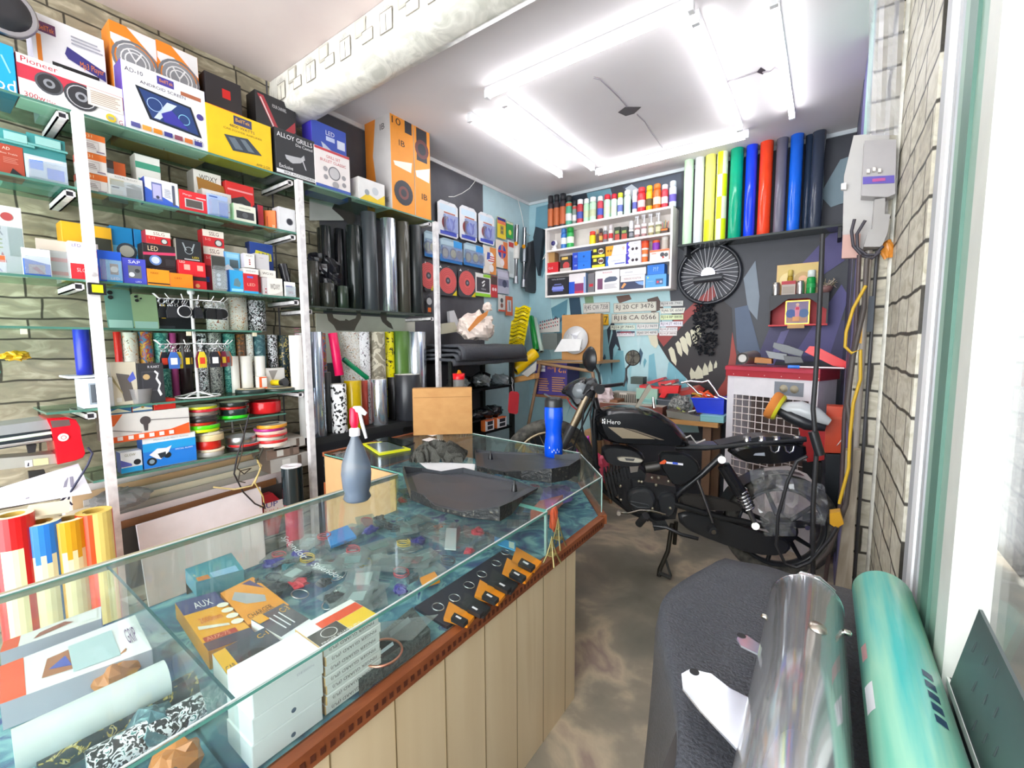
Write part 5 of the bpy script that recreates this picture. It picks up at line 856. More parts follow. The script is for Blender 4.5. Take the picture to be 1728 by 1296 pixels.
hang('white and lime card with a black emblem panel',((802,459),(828,465),(828,503),(803,498)),'f0efea',[('r',0.0,0.0,0.99,0.14,'9ad83a'),('r',0.5,0.86,0.99,0.99,'9ad83a'),('r',0.06,0.2,0.92,0.82,'48444a'),('p',[(0.42,0.55),(0.62,0.68),(0.56,0.72),(0.4,0.62)],'f0f0f0'),('p',[(0.42,0.47),(0.6,0.6),(0.58,0.5),(0.46,0.42)],'f0f0f0'),('t','SUZUKI',0.36,0.3,0.66,0.06,'e0e0e0')], name='card_pack', cat='card pack')
hang('red and dark card pack with two white circles',((828,465),(839,467),(840,503),(828,501)),'c83a3c',[('r',0.0,0.6,0.98,0.98,'55413c'),('c',0.35,0.38,0.08,'f0d8d8'),('c',0.7,0.38,0.08,'f0d8d8')], name='card_pack', cat='card pack')
hang('grey blister card with a car photo beside the spring tube',((839,454),(858,457),(860,497),(840,494)),'b9b8c8',[('r',0.05,0.3,0.95,0.6,'7a7a94'),('c',0.6,0.42,0.16,'4a4e66'),('r',0.05,0.7,0.95,0.9,'c8c6d8')], None, name='card_pack', cat='card pack')
hang('air freshener pack with a stars and stripes hand',((816,414),(837,418),(838,466),(815,459)),'e6dcd0',[('r',0.5,0,0.98,0.98,'e0904a'),('c',0.55,0.58,0.22,'f0f0f0'),('p',[(0.25,0.5),(0.3,0.78),(0.52,0.78),(0.5,0.55)],'4a58b0'),('r',0.5,0.62,0.88,0.66,'d04a48'),('r',0.5,0.54,0.88,0.58,'d04a48'),('r',0.35,0.46,0.85,0.5,'d04a48'),('c',0.6,0.22,0.14,'f0e8e8')], name='card_pack', cat='card pack')
hang('air freshener pack with a union flag',((836,402),(856,410),(858,455),(838,450)),'e8dcd0',[('r',0.6,0,0.98,0.98,'e0804a'),('c',0.5,0.6,0.25,'3a4aa0'),('r',0.42,0.36,0.58,0.85,'e8e0e0'),('r',0.45,0.34,0.55,0.86,'d0323a'),('r',0.15,0.56,0.85,0.64,'d0323a'),('c',0.5,0.2,0.13,'f0e4e4')], name='card_pack', cat='card pack')
hang('yellow card with two round grey eyes',((839,365),(853,370),(854,405),(840,400)),'e8cc3a',[('r',0,0.85,0.98,0.98,'3a3a90'),('r',0,0.68,0.98,0.84,'e07a5a'),('r',0.3,0.2,0.75,0.62,'b8a048'),('c',0.52,0.5,0.08,'6a6a5a'),('c',0.52,0.3,0.08,'6a6a5a')], name='card_pack', cat='card pack')
hang('green card with a yellow lemon',((855,372),(866,377),(866,404),(855,400)),'3aa050',[('c',0.5,0.35,0.16,'d8e060'),('r',0,0.85,0.98,0.98,'d8d8b8')], name='card_pack', cat='card pack')
hang('small pack with round black parts under the grey car card',((841,496),(852,498),(853,527),(841,524)),'d8d4d0',[('c',0.5,0.65,0.14,'5a5a5e'),('c',0.5,0.35,0.14,'8a5a50'),('r',0,0,0.98,0.1,'d0523a')], name='card_pack', cat='card pack')
hang('narrow orange pack with a clear tool blister',((853,499),(864,501),(866,532),(854,533)),'d0623a',[('r',0.2,0.2,0.8,0.8,'c8d0d8'),('p',[(0.4,0.7),(0.55,0.75),(0.7,0.25),(0.5,0.25)],'8a9098')], name='card_pack', cat='card pack')
hang('small dark pack with an orange flame hanging by the end post',((720,499),(729,500),(729,530),(720,529)),'3a3a40',[('c',0.5,0.7,0.2,'c8c8cc'),('r',0.2,0.1,0.8,0.35,'e8702a')], name='card_pack', cat='card pack')
hang('clear pouch behind the flag packs',((857,404),(868,408),(868,470),(858,466)),'d4dcdc',[('r',0.1,0.82,0.9,0.95,'c84a4a'),('r',0.2,0.1,0.8,0.7,'bcc6c6')], name='card_pack', cat='card pack')
# chrome shock tubes, black bag, wires
for px, pt, pb, lab in ((872,380,478,'chrome exhaust tube hung on the pale wall, left one with an orange reflector'),(885,384,484,'chrome tube with a white label hung on the pale wall, right one')):
    a, b = onx(px, pt, XP + 0.01), onx(px - 2, pb, XP + 0.01); m_ = a.lerp(b, 0.36)
    t = empty('hanging_tube', b, lab, 'metal tube')
    MB().cyl(b, a, 0.02,'9a9ca0:ch', n=14).build('chrome_tube', t); MB().cyl(b - V3((0,0,0.004)), b.lerp(a, 0.12),0.03,'a8aaae:m',0.024, n=14).build('lower_collar', t)
    MB().cyl(b.lerp(a, 0.42), b.lerp(a, 0.66),0.036,'d4d2cc:s' if px == 872 else '8a8e94:m', n=14).build('sleeve', t)
    MB().cyl(m_ + V3((0.03,-0.06,0.01)), m_ + V3((0.045,-0.06,0.01)),0.02,'f0a020:g', n=12).build('reflector', t)
P = [onx(a, b, XP + 0.02) for a, b in ((890,410),(903,404),(902,440),(905,470),(898,495),(886,492),(884,470),(890,440))]
tag(MB().prism(P, (0.04,0,0),'3a3d42:r').build('tool_bag'),'long black bag hanging in the back left corner','bag')
P = [ony(a, b, YB - 0.03) for a, b in ((908,384),(920,388),(920,400),(915,445),(912,466),(907,440),(904,402))]
tag(MB().prism(P, (0,-0.05,0),'2e3a44:f').build('black_bag'),'small black bag hanging left of the white wall shelf','bag')
t = empty('power_socket', ony(918,392, YB - 0.005),'white socket with looping white cables left of the wall shelf','socket')
MB().prism([ony(a, b, YB - 0.002) for a, b in ((913,388),(923,387),(923,400),(913,401))],(0,-0.02,0),'f0eeea:s').build('plate', t)
for pts in (((918,398),(912,410),(908,425),(910,436),(916,438),(920,428)),((916,398),(908,412),(907,430),(914,440),(921,432))): MB().tube([ony(a, b, YB - 0.03) for a, b in pts],0.004,'ecebe6').build('cable', t)
for nm, pts, pl in (('white cable running down from the ceiling corner to the socket',((871,327),(876,345),(881,365),(884,385),(890,395),(900,400)),0),('loose white cable curving from the ceiling over the horn packs',((805,298),(800,308),(792,318),(780,326),(766,332),(757,332)),0)):
    t = MB().tube([onx(a, b, XW + 0.012) for a, b in pts],0.0035,'f0efec',6).build('white_cable'); tag(t, nm, 'cable')
# ================================================================ back wall: white wall shelf and its goods
def bb(lab, px0, px1, pt, z, y, dep, cols, arts=None, cat='box', group=None, name='carton_box', pb=None, side=None):
    if pb is not None: z = zat(pb, xat(px0, y, z), y)
    x0, x1 = xat(px0, y, z), xat(px1, y, z); H = zat(pt, x0, y) - z
    carton(name, lab, cat, (x0, y, z + 0.0006),(1,0,0), x1 - x0, dep, H, cols, arts, group, side); return z + H + 0.0006
WY = 3.87; wx0, wx1 = xat(920, WY, 2.2), xat(1134, WY, 2.2)
zs = [1.883, zat(461, xat(920, WY, 2.1), WY), zat(423, xat(920, WY, 2.2), WY),2.548]
ws = empty('wall_shelf',(wx0, YB - 0.01, zs[0]),'white wooden wall shelf with three levels on the painted back wall','wall shelf')
MB().box(wx0, wx0 + 0.018, WY, YB - 0.004, zs[0] - 0.02, zs[3],'efe8e4').build('side_panel', ws); MB().box(wx1 - 0.018, wx1, WY, YB - 0.004, zs[0] - 0.02, zs[3],'efe8e4').build('side_panel', ws)
for i, z in enumerate(zs): MB().box(wx0 + 0.0182, wx1 - 0.0182, WY + 0.0, YB - 0.006, z - 0.02, z - 0.001,'f2ebe7').build('shelf_board', ws)
MB().box(wx0 + 0.0185, wx1 - 0.0185, YB - 0.012, YB - 0.0065, zs[0], zs[3] - 0.021,'e4dcd6').build('back_panel', ws)
def spray(lab, px0, px1, pt, z, y, body, cap, band=None, group=None, name='spray_can', cat='spray can', capf=0.8, trig=False, pb=None):
    x0, x1 = xat(px0, y, z), xat(px1, y, z); r = (x1 - x0) / 2; cx_ = (x0 + x1) / 2; H = zat(pt, cx_, y) - z; o = (cx_, y, z + 0.0006)
    t = empty(name, o, lab, cat, group); hb = H * capf
    mb = MB(); mb.rev([(r * 0.96,0),(r, 0.003),(r, hb * 0.92),(r * 0.94, hb * 0.95),(r * 0.7, hb)], body, o, n=16)
    if band:
        for a, b, k in band: mb.rev([(r * 1.01, hb * a),(r * 1.01, hb * b)], k, o, n=16, caps=(False, False))
    mb.build('body', t)
    mb = MB(); mb.rev([(r * 0.72, hb),(r * 0.9, hb + 0.001),(r * 0.86, H - 0.004),(r * 0.7, H)], cap, o, n=16)
    if trig: mb = MB(); mb.rev([(r * 0.4, hb),(r * 0.3, H - 0.012)], cap, o, n=10); mb.box(cx_ - r * 0.9, cx_ + r * 0.5, y - r * 0.3, y + r * 0.3, z + H - 0.014, z + H, cap); mb.box(cx_ - r * 0.8, cx_ - r * 0.6, y - r * 0.2, y + r * 0.2, z + H - 0.035, z + H - 0.012, cap)
    mb.build('cap', t)
L4 = zs[3]; SY = 3.93
cans = [(925,934,331,'3a3238','24242a','c86a3a','black capped orange labelled can, first from the left on the wall shelf'),(935,944,329,'3a3238','24242a','c86a3a','black capped orange labelled can, second from the left'),(945,955,327,'3a3238','24242a','c8643a','tall black capped orange labelled can, third from the left'),
        (955,965,331,'5ab090:s','26262c','e05a30','green can with an orange shoulder and black cap'),(966,973,339,'8a9a90','2e2e34','c8403a','short can with a red shoulder behind the green one'),(974,984,337,'c8404a','f2f2f2','4a58b0','white capped red and blue can'),(985,994,336,'bfe6c4','f4f4f4','d0d8b0','first pale green can with a white cap'),
        (995,1006,333,'c4e8c8','f4f4f4','c8d0a8','second pale green can with a white cap'),(1008,1018,332,'d04858','f4f2f2','4a5ac0','red and blue can with a white cap right of the pale green pair'),(1019,1030,329,'c8ecd0','d8283a','d0e0c0','pale green can with a red cap, left of two'),(1031,1041,328,'d0ecd8','d8283a','d8e4c8','pale green can with a red cap, right of two'),
        (1042,1051,326,'e6ecee','dce03a','6a78c0','white can with a lime yellow cap'),(1053,1064,322,'c8ecd4','f0f4f0', None, 'large pale mint can with a white nozzle'),(1067,1075,321,'e8e4ee','f2f0f2','5a60b0','white can with blue bands beside the red cans'),(1076,1089,317,'d4303a:s','d83a42','f0c0c0','red can just left of the yellow can'),
        (1090,1101,314,'f0b41e:s','f4c428','5a4a20','yellow can among the red cans'),(1102,1115,311,'ee6a28:s','f07a30','f8d8b8','bright orange can right of the yellow one'),(1116,1127,312,'d83848:s','f0e0e4','f4d8dc','red can with a small white nozzle'),(1129,1141,306,'dde2f0','d4dae8','6a5ab8','white and violet can at the right end of the wall shelf')]
for a, b, pt, k, c, bd, lab in cans:
    spray(lab, a, b, pt, L4, SY, k, c, [(0.1,0.75, bd)] if bd and k[0:2] == '3a' else ([(0.8,0.93, bd),(0.2,0.5,'e4e0e0')] if bd and 'shoulder' in lab else ([(0.25,0.6, bd)] if bd else None)),'cans on top of the wall shelf')
z3 = zs[2]
t = empty('security_camera',(xat(936, SY, z3), SY, z3),'small white round security camera on the upper left of the wall shelf','camera'); mb = MB(); cx_ = xat(936, SY, z3); mb.rev([(0.03,0),(0.03,0.02),(0.015,0.04)],'f2f0f0:s',(cx_, SY, z3 + 0.001)); mb.build('base', t)
mb = MB(); mb.rev([(0.001,-0.035),(0.02,-0.03),(0.035,-0.005),(0.035,0.01),(0.02,0.03),(0.001,0.034)],'f4f2f2:s',(cx_, SY, z3 + 0.068),(0,-1,0),20); mb.build('head', t); mb = MB(); mb.rev([(0.001,0.036),(0.022,0.0335),(0.024,0.028)],'3a3470:g',(cx_, SY, z3 + 0.068),(0,-1,0),18,(False, False)); mb.build('lens', t)
it2 = [(947,956,384,'3a7ac8:s','4a88d0','f0f0f0','blue can at the left of the second level'),(957,968,382,'3ab05a:s','1fa040','e8f0e0','bright green can beside the blue one'),(995,1005,391,'f2d81c:s','e04030', None, 'yellow canister with a red tip'),(1006,1010,388,'5a4438','c8a878', None, 'thin brown vial right of the yellow canister'),
       (1011,1017,386,'8a4a3a','4a4040','e0b050','small red brown bottle'),(1018,1025,382,'7a8088','e8e4e4','c84040','grey tube bottle with a white neck'),(1027,1034,380,'e8dcd8','e0d8d8','c83a3a','white and red tube bottle')]
for a, b, pt, k, c, bd, lab in it2: spray(lab, a, b, pt, z3, SY, k, c, [(0.3,0.7, bd)] if bd else None, 'bottles on the second level','bottle','bottle',0.72)
for i, (a, b) in enumerate(((1036,1046),(1047,1059))): bb(('left' if i == 0 else 'right') + ' of two dark sachet boxes with red mushrooms of colour', a, b, 384, z3, SY, 0.04,['2f3a30','2a302c','3a4038'],[('r',0.15,0.1,0.9,0.5,'b8483a'),('r',0.2,0.55,0.8,0.75,'8aa050')], group='dark sachet boxes')
for a, b, pt, k, bd, tr, lab in ((1061,1069,373,'4a5058','8a8a90',0,'grey dropper bottle with a white cone cap'),(1071,1080,365,'a87a78','e8e0e0',1,'clear trigger bottle, first of four'),(1082,1091,362,'a88080','e8e0e0',1,'clear trigger bottle, second of four'),(1094,1103,361,'a09468','e8e0c8',1,'clear trigger bottle with a yellowish label, third of four'),(1106,1116,359,'8a8a60','d8d0a8',1,'clear trigger bottle with an olive label, last of four')):
    spray(lab, a, b, pt, z3, SY, k, 'ececf0',[(0.75,0.95,'f0ecec'),(0.25,0.6, bd)],'bottles on the second level','bottle','bottle',0.62 if tr else 0.55, bool(tr))
mb = MB(); cx_ = xat(1122, SY, z3); mb.box(cx_ - 0.03, cx_ + 0.03, SY - 0.02, SY + 0.02, z3 + 0.0006, z3 + 0.05,'4a3a34'); mb.box(cx_ - 0.028, cx_ + 0.028, SY - 0.0215, SY - 0.02, z3 + 0.03, z3 + 0.045,'ee7a2a')
for k in range(5): mb.cyl((cx_ - 0.02 + k * 0.01, SY, z3 + 0.05),(cx_ - 0.02 + k * 0.012, SY, z3 + 0.1 + 0.01 * (k % 3)),0.003,('c83a30','2a8a7a','c8a030','30303a','d8602a')[k], n=6)
tag(mb.build('pen_holder'),'small dark holder of coloured tools at the right of the second level','holder')
z2_ = zs[1]; FY = 3.885
z_ = bb('red carton at the left of the third level, bottom',924,942,444, z2_, FY, 0.1,['d8262f','a81c24','e04048'],[('t','G.E',0.1,0.35,0.5,0.2,'f4d0d0')])
bb('tan cork block on the red carton',925,936,427, z_, FY + 0.02,0.08,['b8905a','9a7444','c8a068'])
bb('dark carton with a red coil picture',945,964,433, z2_, FY, 0.1,['3a3230','2c2626','4a4240'],[('c',0.55,0.35,0.25,'c84a48'),('r',0.15,0.75,0.7,0.92,'e8c060'),('r',0.0,0.0,0.98,0.2,'c8c0b8')])
for j in range(2):
    z_ = (z2_ if j == 0 else z_); w_ = ('lower','upper')[j]
    z_ = bb('blue carton stacked beside the dark coil carton, ' + w_, 966,997,(444,427)[j], z_, FY, 0.1,['2a7ae0','2a4ac0','3a8af0'],[('r',0.0,0.0,0.3,0.98,'2c48c0'),('t','xxx',0.1,0.5,0.25,0.2,'c0d0f8'),('c',0.62,0.5,0.1,'1a4aa0')], group='blue cartons')
sp = [('r',0.0,0.0,0.98,0.28,'f0e03a'),('r',0.1,0.6,0.35,0.9,'e8e040'),('c',0.68,0.62,0.3,'f0ecd8'),('c',0.6,0.62,0.16,'6a3a34'),('c',0.76,0.62,0.16,'6a3a34')]
for j in range(2): z_ = bb('black and yellow horn carton, ' + ('lower','upper')[j] + ' of two',999,1021,(436,420)[j], z2_ if j == 0 else z_, FY, 0.1,['2c2c28','24241f','3a3a34'], sp, group='black and yellow horn cartons')
z_ = bb('white and blue long carton beneath the yellow one',1022,1056,433, z2_, FY, 0.1,['e4e6f0','2a62c0','dce2f0'],[('p',[(0,0),(0.15,0),(0.1,0.5),(0.15,0.98),(0,0.98)],'2a6ac8'),('t','SUPER HORN',0.3,0.4,0.75,0.12,'a0a0b4'),('r',0.45,0.12,0.95,0.22,'5a68c0')])
bb('white and amber long carton on top of the white and blue one',1022,1058,416, z_, FY, 0.1,['e6e4ee','f0a01e','e8e4e8'],[('p',[(0,0),(0.28,0),(0.38,0.98),(0,0.98)],'f0a41e'),('c',0.12,0.5,0.12,'9a6a20'),('c',0.25,0.5,0.12,'9a6a20'),('t','9',0.78,0.4,0.88,0.35,'e0a030')])
hn = [('p',[(0,0),(0.2,0),(0.1,0.25),(0.25,0.5),(0.1,0.75),(0.2,0.98),(0,0.98)],'4a3ac0'),('c',0.45,0.3,0.14,'3a2c34'),('c',0.72,0.3,0.14,'3a2c34'),('t','Horn',0.55,0.75,0.85,0.1,'8a8aa0')]
for j in range(2): z_ = bb('white and violet two horn carton, ' + ('lower','upper')[j] + ' of two',1057,1081,(427,409)[j], z2_ if j == 0 else z_, FY, 0.1,['ecebf2','d8d4e4','f0eef4'], hn, group='white and violet cartons')
for j, (k, c, a, b, pt, lab) in enumerate((('ee7a3a','e8e0d8',1083,1093,430,'orange and white jar, bottom of its pile'),('f08040','f0f0ec',1083,1094,420,'orange and white jar in the middle of its pile'),('ee5a28','d8401c',1083,1095,408,'orange jar with a red lid on top of its pile'))):
    z_ = z2_ if j == 0 else z_; x0, x1 = xat(a, SY, z_), xat(b, SY, z_); r = (x1 - x0) / 2; h = zat(pt, x0, SY) - z_ - 0.001; mb = MB(); mb.rev([(r * 0.95,0),(r, 0.003),(r, h * 0.7)], k, (x0 + r, SY, z_ + 0.0005), n=16); mb.rev([(r * 1.03, h * 0.7),(r * 1.03, h)], c, (x0 + r, SY, z_ + 0.0005), n=16); tag(mb.build('jar'), lab, 'jar','orange jars'); z_ += h + 0.001
z_ = bb('white and orange accessory carton right of the orange jars',1096,1129,423, z2_, FY, 0.1,['efeae4','e07a4a','ee9a7a'],[('r',0,0.8,0.98,0.98,'ee7a50'),('c',0.65,0.5,0.2,'4a4a50'),('c',0.85,0.45,0.18,'5a5a5e'),('c',0.7,0.25,0.1,'c04040'),('r',0.1,0.62,0.35,0.7,'e08a70')])
for a, b, pt, k, lab in ((1101,1113,407,'8a3ab8','purple jar with an orange rim on the orange accessory carton'),(1116,1128,401,'c8bfb4','white and brown pot on the orange accessory carton')):
    x0, x1 = xat(a, SY, z_), xat(b, SY, z_); r = (x1 - x0) / 2; h = zat(pt, x0, SY) - z_ - 0.001; mb = MB(); mb.rev([(r * 0.9,0),(r, 0.01),(r * 0.98, h * 0.75)], k, (x0 + r, SY, z_ + 0.0005), n=16); mb.rev([(r, h * 0.75),(r, h)],'e05a30' if a == 1101 else 'd8d4cc',(x0 + r, SY, z_ + 0.0005), n=16); tag(mb.build('jar'), lab, 'jar')
z1_ = zs[0]; car = [('p',[(0.2,0.3),(0.25,0.5),(0.35,0.62),(0.65,0.62),(0.75,0.5),(0.8,0.3)],'8a94e0'),('r',0.28,0.48,0.72,0.58,'3a3c58'),('r',0.25,0.2,0.75,0.3,'6a74c8')]
bb('black box with a glowing blue car, lower left of the wall shelf',924,959,470, z1_, FY, 0.1,['24242a','1c1c20','2e2e36'], car + [('t','THE FULL LED HEADLIGHT',0.2,0.86,0.85,0.06,'d8d8e0')])
bb('white, blue and red box beside the black car box',960,988,463, z1_, FY, 0.08,['ece4e6','9ab8e8','e8e4ec'],[('r',0.0,0.0,0.35,0.6,'2a5ad0'),('r',0.35,0.0,0.88,0.5,'8a3a70'),('r',0.35,0.0,0.88,0.12,'c83a58'),('r',0.9,0,0.96,0.8,'6a9ae0')])
bb('narrow grey box with a red mark',992,1003,462, z1_, FY, 0.08,['77757a','66646a','8a888c'],[('r',0.2,0.3,0.8,0.45,'d02a38')])
bb('white box with a silver car drawing and red lettering',1004,1045,458, z1_, FY, 0.1,['ece9ea','d8d4d6','f0eeee'],[('t','RAAGA',0.32,0.85,0.7,0.07,'c84a58'),('p',[(0.38,0.5),(0.45,0.62),(0.6,0.68),(0.85,0.66),(0.93,0.55),(0.85,0.45),(0.4,0.42)],'5a6478'),('r',0.1,0.1,0.32,0.62,'7a4a6a')] + lines(0.4,0.9,0.12,0.35,4,'b8b4b8'))
z_ = bb('white and dark car lamp box under the flat white box',1047,1088,466, z1_, FY, 0.1,['e8e4e4','d0ccd0','ece8ea'],[('r',0.0,0.0,0.95,0.55,'3a4260'),('p',[(0.02,0.15),(0.15,0.5),(0.25,0.4),(0.1,0.1)],'e8a060'),('p',[(0.6,0.5),(0.95,0.5),(0.95,0.2),(0.75,0.3)],'8ab0e8'),('t','MIRROR MONITOR',0.15,0.68,0.85,0.14,'b08a88')])
bb('flat white box on the car lamp box',1046,1090,455, z_, FY, 0.1,['eae8ea','d8d4d8','f2f0f2'],[('r',0.2,0.4,0.5,0.5,'b0b0b8')])
z_ = bb('light blue box with a camera picture at the lower right',1089,1124,465, z1_, FY, 0.1,['5aa4e0','4a8ac8','7ab8ec'],[('r',0.5,0.2,0.85,0.65,'4a6a98'),('c',0.6,0.4,0.1,'d04a58'),('c',0.75,0.4,0.1,'b0b8d0'),('c',0.12,0.8,0.07,'c8e080'),('t','CAMERA',0.1,0.45,0.4,0.08,'a8d0f0')])
bb('bright blue rounded box on the light blue box',1092,1121,448, z_, FY, 0.09,['2a7ad8','2a66b8','4a90e4'],[('t','?!?',0.35,0.35,0.65,0.4,'a8ccf4')])
# ---- tall coloured rolls on the black glass shelf
RY = 3.93
mb = MB(); x0, x1 = xat(1143,3.84,2.2),0.094; mb.box(x0, x1,3.84, YB - 0.003,2.195,2.21,'34403a:g', {'-y': '2a3230'}); mb.box(x0 + 0.05, x0 + 0.07,3.86, YB - 0.003,2.12,2.194,'2a2c30'); mb.box(x1 - 0.07, x1 - 0.05,3.86, YB - 0.003,2.12,2.194,'2a2c30'); tag(mb.build('wall_ledge'),'dark glass wall ledge carrying the tall coloured rolls','shelf')
cr = [(1151,1167,266,'c9ecc4:s','pale green'),(1169,1185,258,'d8dce4:g','silver white'),(1186,1204,255,'e8e478:s','pale yellow and neon'),(1205,1224,255,'e8ead0:s','white and neon yellow checked'),(1227,1250,245,'00a07a:g','emerald green'),(1253,1273,239,'1440e8:g','royal blue'),(1276,1299,232,'f0441c:g','orange red'),
      (1303,1323,231,'6a6878:g','grey wrapped'),(1326,1349,224,'1466e0:g','bright blue wrapped'),(1351,1366,224,'2c3a50:g','narrow navy'),(1362,1386,219,'343c4c:g','black plastic wrapped')]
for a, b, pt, k, nm in cr:
    dy = 0.06 if nm == 'narrow navy' else 0.0
    y_ = RY + dy; x0, x1 = xat(a, y_, 2.21), xat(b, y_, 2.21); r = (x1 - x0) / 2 * 0.97; cx_ = (x0 + x1) / 2; zt = zat(pt, cx_, y_ - r)
    t = empty('tall_vinyl_roll',(cx_, y_, 2.211), nm + ' tall roll standing on the dark wall ledge','vinyl roll','tall rolls on the wall ledge')
    mb = MB(); mb.rev([(r, 0),(r, zt - 2.211),(r * 0.9, zt - 2.208)], k, (cx_, y_, 2.211), n=24); 
    if 'neon' in nm:
        n_ = 24; H = zt - 2.211
        for j in range(8,20):
            for q in range(4):
                if (q + (j // 4)) % 2 == (0 if 'checked' in nm else 1) and (q == 0 or 'checked' in nm or j < 11):
                    a0, a1 = 2 * PI * j / n_, 2 * PI * (j + 1) / n_
                    u = V3((0,0,1)).orthogonal().normalized(); w = V3((0,0,1)).cross(u)
                    f = lambda an, z: V3((cx_, y_, z)) + (u * math.cos(an) + w * math.sin(an)) * (r + 0.0006)
                    mb.poly([f(a0,2.212 + H * q / 4), f(a1,2.212 + H * q / 4), f(a1,2.212 + H * (q + 1) / 4), f(a0,2.212 + H * (q + 1) / 4)],'d8ec10:s')
    mb.build('roll', t); mb = MB(); mb.rev([(r * 0.55, zt - 2.2085),(r * 0.5, zt - 2.2)],'d8d4cc',(cx_, y_, 2.211), n=16); mb.build('core', t)
# ---- spoked wheel rim hung on the wall
c_ = ony(1196,463, YB - 0.03); rr = abs(ony(1142,463, YB - 0.03).x - ony(1250,463, YB - 0.03).x) / 2
t = empty('spoked_wheel', c_, 'black spoked wheel rim with chrome hub hanging on the back wall','wheel')
MB().torus(c_, (0,1,0), rr - 0.012,0.017,'2e3036:g',48,10,1.3).build('rim', t)
MB().rev([(0.03,-0.05),(0.055,-0.045),(0.055,-0.03),(0.03,-0.025),(0.03,0.02),(0.055,0.025),(0.055,0.03)],'9a9ca2:ch', c_, (0,-1,0),24).build('hub', t)
MB().cyl(c_ + V3((-0.1,-0.07,-0.05)), c_ + V3((0.12,-0.07,-0.04)),0.03,'3a3c40:s').build('axle_box', t)
for i in range(36):
    a = i * PI / 18; mb = MB(); e = V3((math.cos(a),0, math.sin(a))); e2 = V3((math.cos(a + 0.25),0, math.sin(a + 0.25))); mb.cyl(c_ + e2 * 0.05 + V3((0,-0.03 if i % 2 else 0.01,0)), c_ + e * (rr - 0.02),0.0024,'e8e8ec:s', n=5); mb.build('spoke', t)
# ---- black garland of fluff under the wheel
rows = []
mb = MB(); g = random.Random(5)
for i in range(260):
    f = g.random(); px = 1190 + g.uniform(-1,1) * (10 + 12 * math.sin(f * PI * 0.8 + 0.3)); py = 510 + f * 88; q = ony(px, py, YB - 0.02 - g.random() * 0.05); d = V3((g.uniform(-1,1), g.uniform(-1,0), g.uniform(-1,1))) * 0.03
    mb.cyl(q, q + d, 0.008,'10141c:f',0.001, n=5)
tag(mb.build('fluffy_garland'),'black fluffy garland hanging below the spoked wheel','garland')
# ---- number plates
def plate(lab, q4, txt, k='e4e2d4', tk='3a3434', extra=None):
    yy = YB - 0.012; P = [ony(a, b, yy) for a, b in q4]          # tl tr br bl
    mb = MB(); mb.prism([P[3], P[2], P[1], P[0]],(0,0.006,0), k)
    mp = lambda u, v, l: P[3].lerp(P[2], u).lerp(P[0].lerp(P[1], u), v) + V3((0,-l, 0))
    W, H = (P[2] - P[3]).length, (P[0] - P[3]).length
    mb.poly([mp(0.005,0.03, .0003), mp(0.995,0.03, .0003), mp(0.995,0.97, .0003), mp(0.005,0.97, .0003)],'77746a'); mb.poly([mp(0.012,0.06, .0005), mp(0.988,0.06, .0005), mp(0.988,0.94, .0005), mp(0.012,0.94, .0005)], k)
    art(mb, mp, W, H, (extra or []) + [('t', txt, 0.06,0.2,0.94,0.6, tk)],2)
    for u in (0.1,0.9): mb.poly([mp(u - 0.01,0.88, .002), mp(u + 0.01,0.88, .002), mp(u + 0.01,0.93, .002), mp(u - 0.01,0.93, .002)],'6a665c')
    tag(mb.build('number_plate'), lab, 'number plate','number plates on the mural')
zc = lambda x, y: (960 + x / 6.171,480 + y / 6.171)
for lab, q, txt, k, tk, ex in (('white plate RJ45 CW 7358',((148,198),(424,182),(424,290),(148,303)),'RJ45 CW 7358','e4e0d8','3a3034', None),('wide white plate RJ 20 CF 3476',((465,196),(910,175),(912,275),(465,297)),'RJ 20 CF 3476','e2ded0','3c3634', None),
    ('largest white plate RJ18 CA 0566',((445,308),(938,288),(940,400),(445,405)),'RJ18 CA 0566','dddbcc','3a2224', None),('yellow plate ending 27 behind the carton',((318,312),(410,308),(412,425),(318,425)),'27','f4bc1c','3a3224', None),
    ('small dark bordered plate RJ14 VB 7985',((950,178),(1190,168),(1190,222),(950,232)),'RJ14 VB 7985','d8d8d4','1c2430', None),('white plate RJ46 SK 6060',((945,248),(1215,240),(1195,300),(960,306)),'RJ46 SK 6060','e8e8dc','3a3a3a', None),
    ('lime plate RJ14 BP 8808',((950,318),(1192,312),(1192,366),(950,372)),'RJ14 BP 8808','dce8b8','2c3a24', None),('white plate RJ14 JT 4016',((945,388),(1186,382),(1186,436),(945,440)),'RJ14 JT 4016','ece8f0','5a4a68', None),
    ('white plate RJ14 JP 0275',((940,448),(1130,444),(1130,488),(940,492)),'RJ14 JP 0275','e8e4e4','6a5a5c', None),('white plate RJ14 JP 8898',((940,492),(1126,489),(1124,534),(940,534)),'RJ14 JP 8898','ece6e4','7a5a58', None),
    ('white plate with green edge RJ14 JP 7845',((432,425),(690,420),(690,470),(432,474)),'RJ14 JP 7845','dfe8d8','2a2c2c', None),('white plate RJ14 JU 9699 under the largest plate',((704,412),(934,408),(934,464),(704,468)),'RJ14 JU 9699','e4e2de','6a6a70', None),
    ('white plate RJ60 SM 4898',((702,482),(926,478),(926,528),(702,532)),'RJ60 SM 4898','e0deda','4a4446', None),('small plate with a navy and red stripe',((498,488),(686,486),(686,540),(498,543)),'RJ14 CX 9896','e8e4e8','8a6a78',[('r',0.01,0.66,0.99,0.98,'2a3050'),('r',0.2,0.74,0.8,0.86,'c83a48')])):
    plate(lab, [zc(*p) for p in q], txt, k, tk, ex)
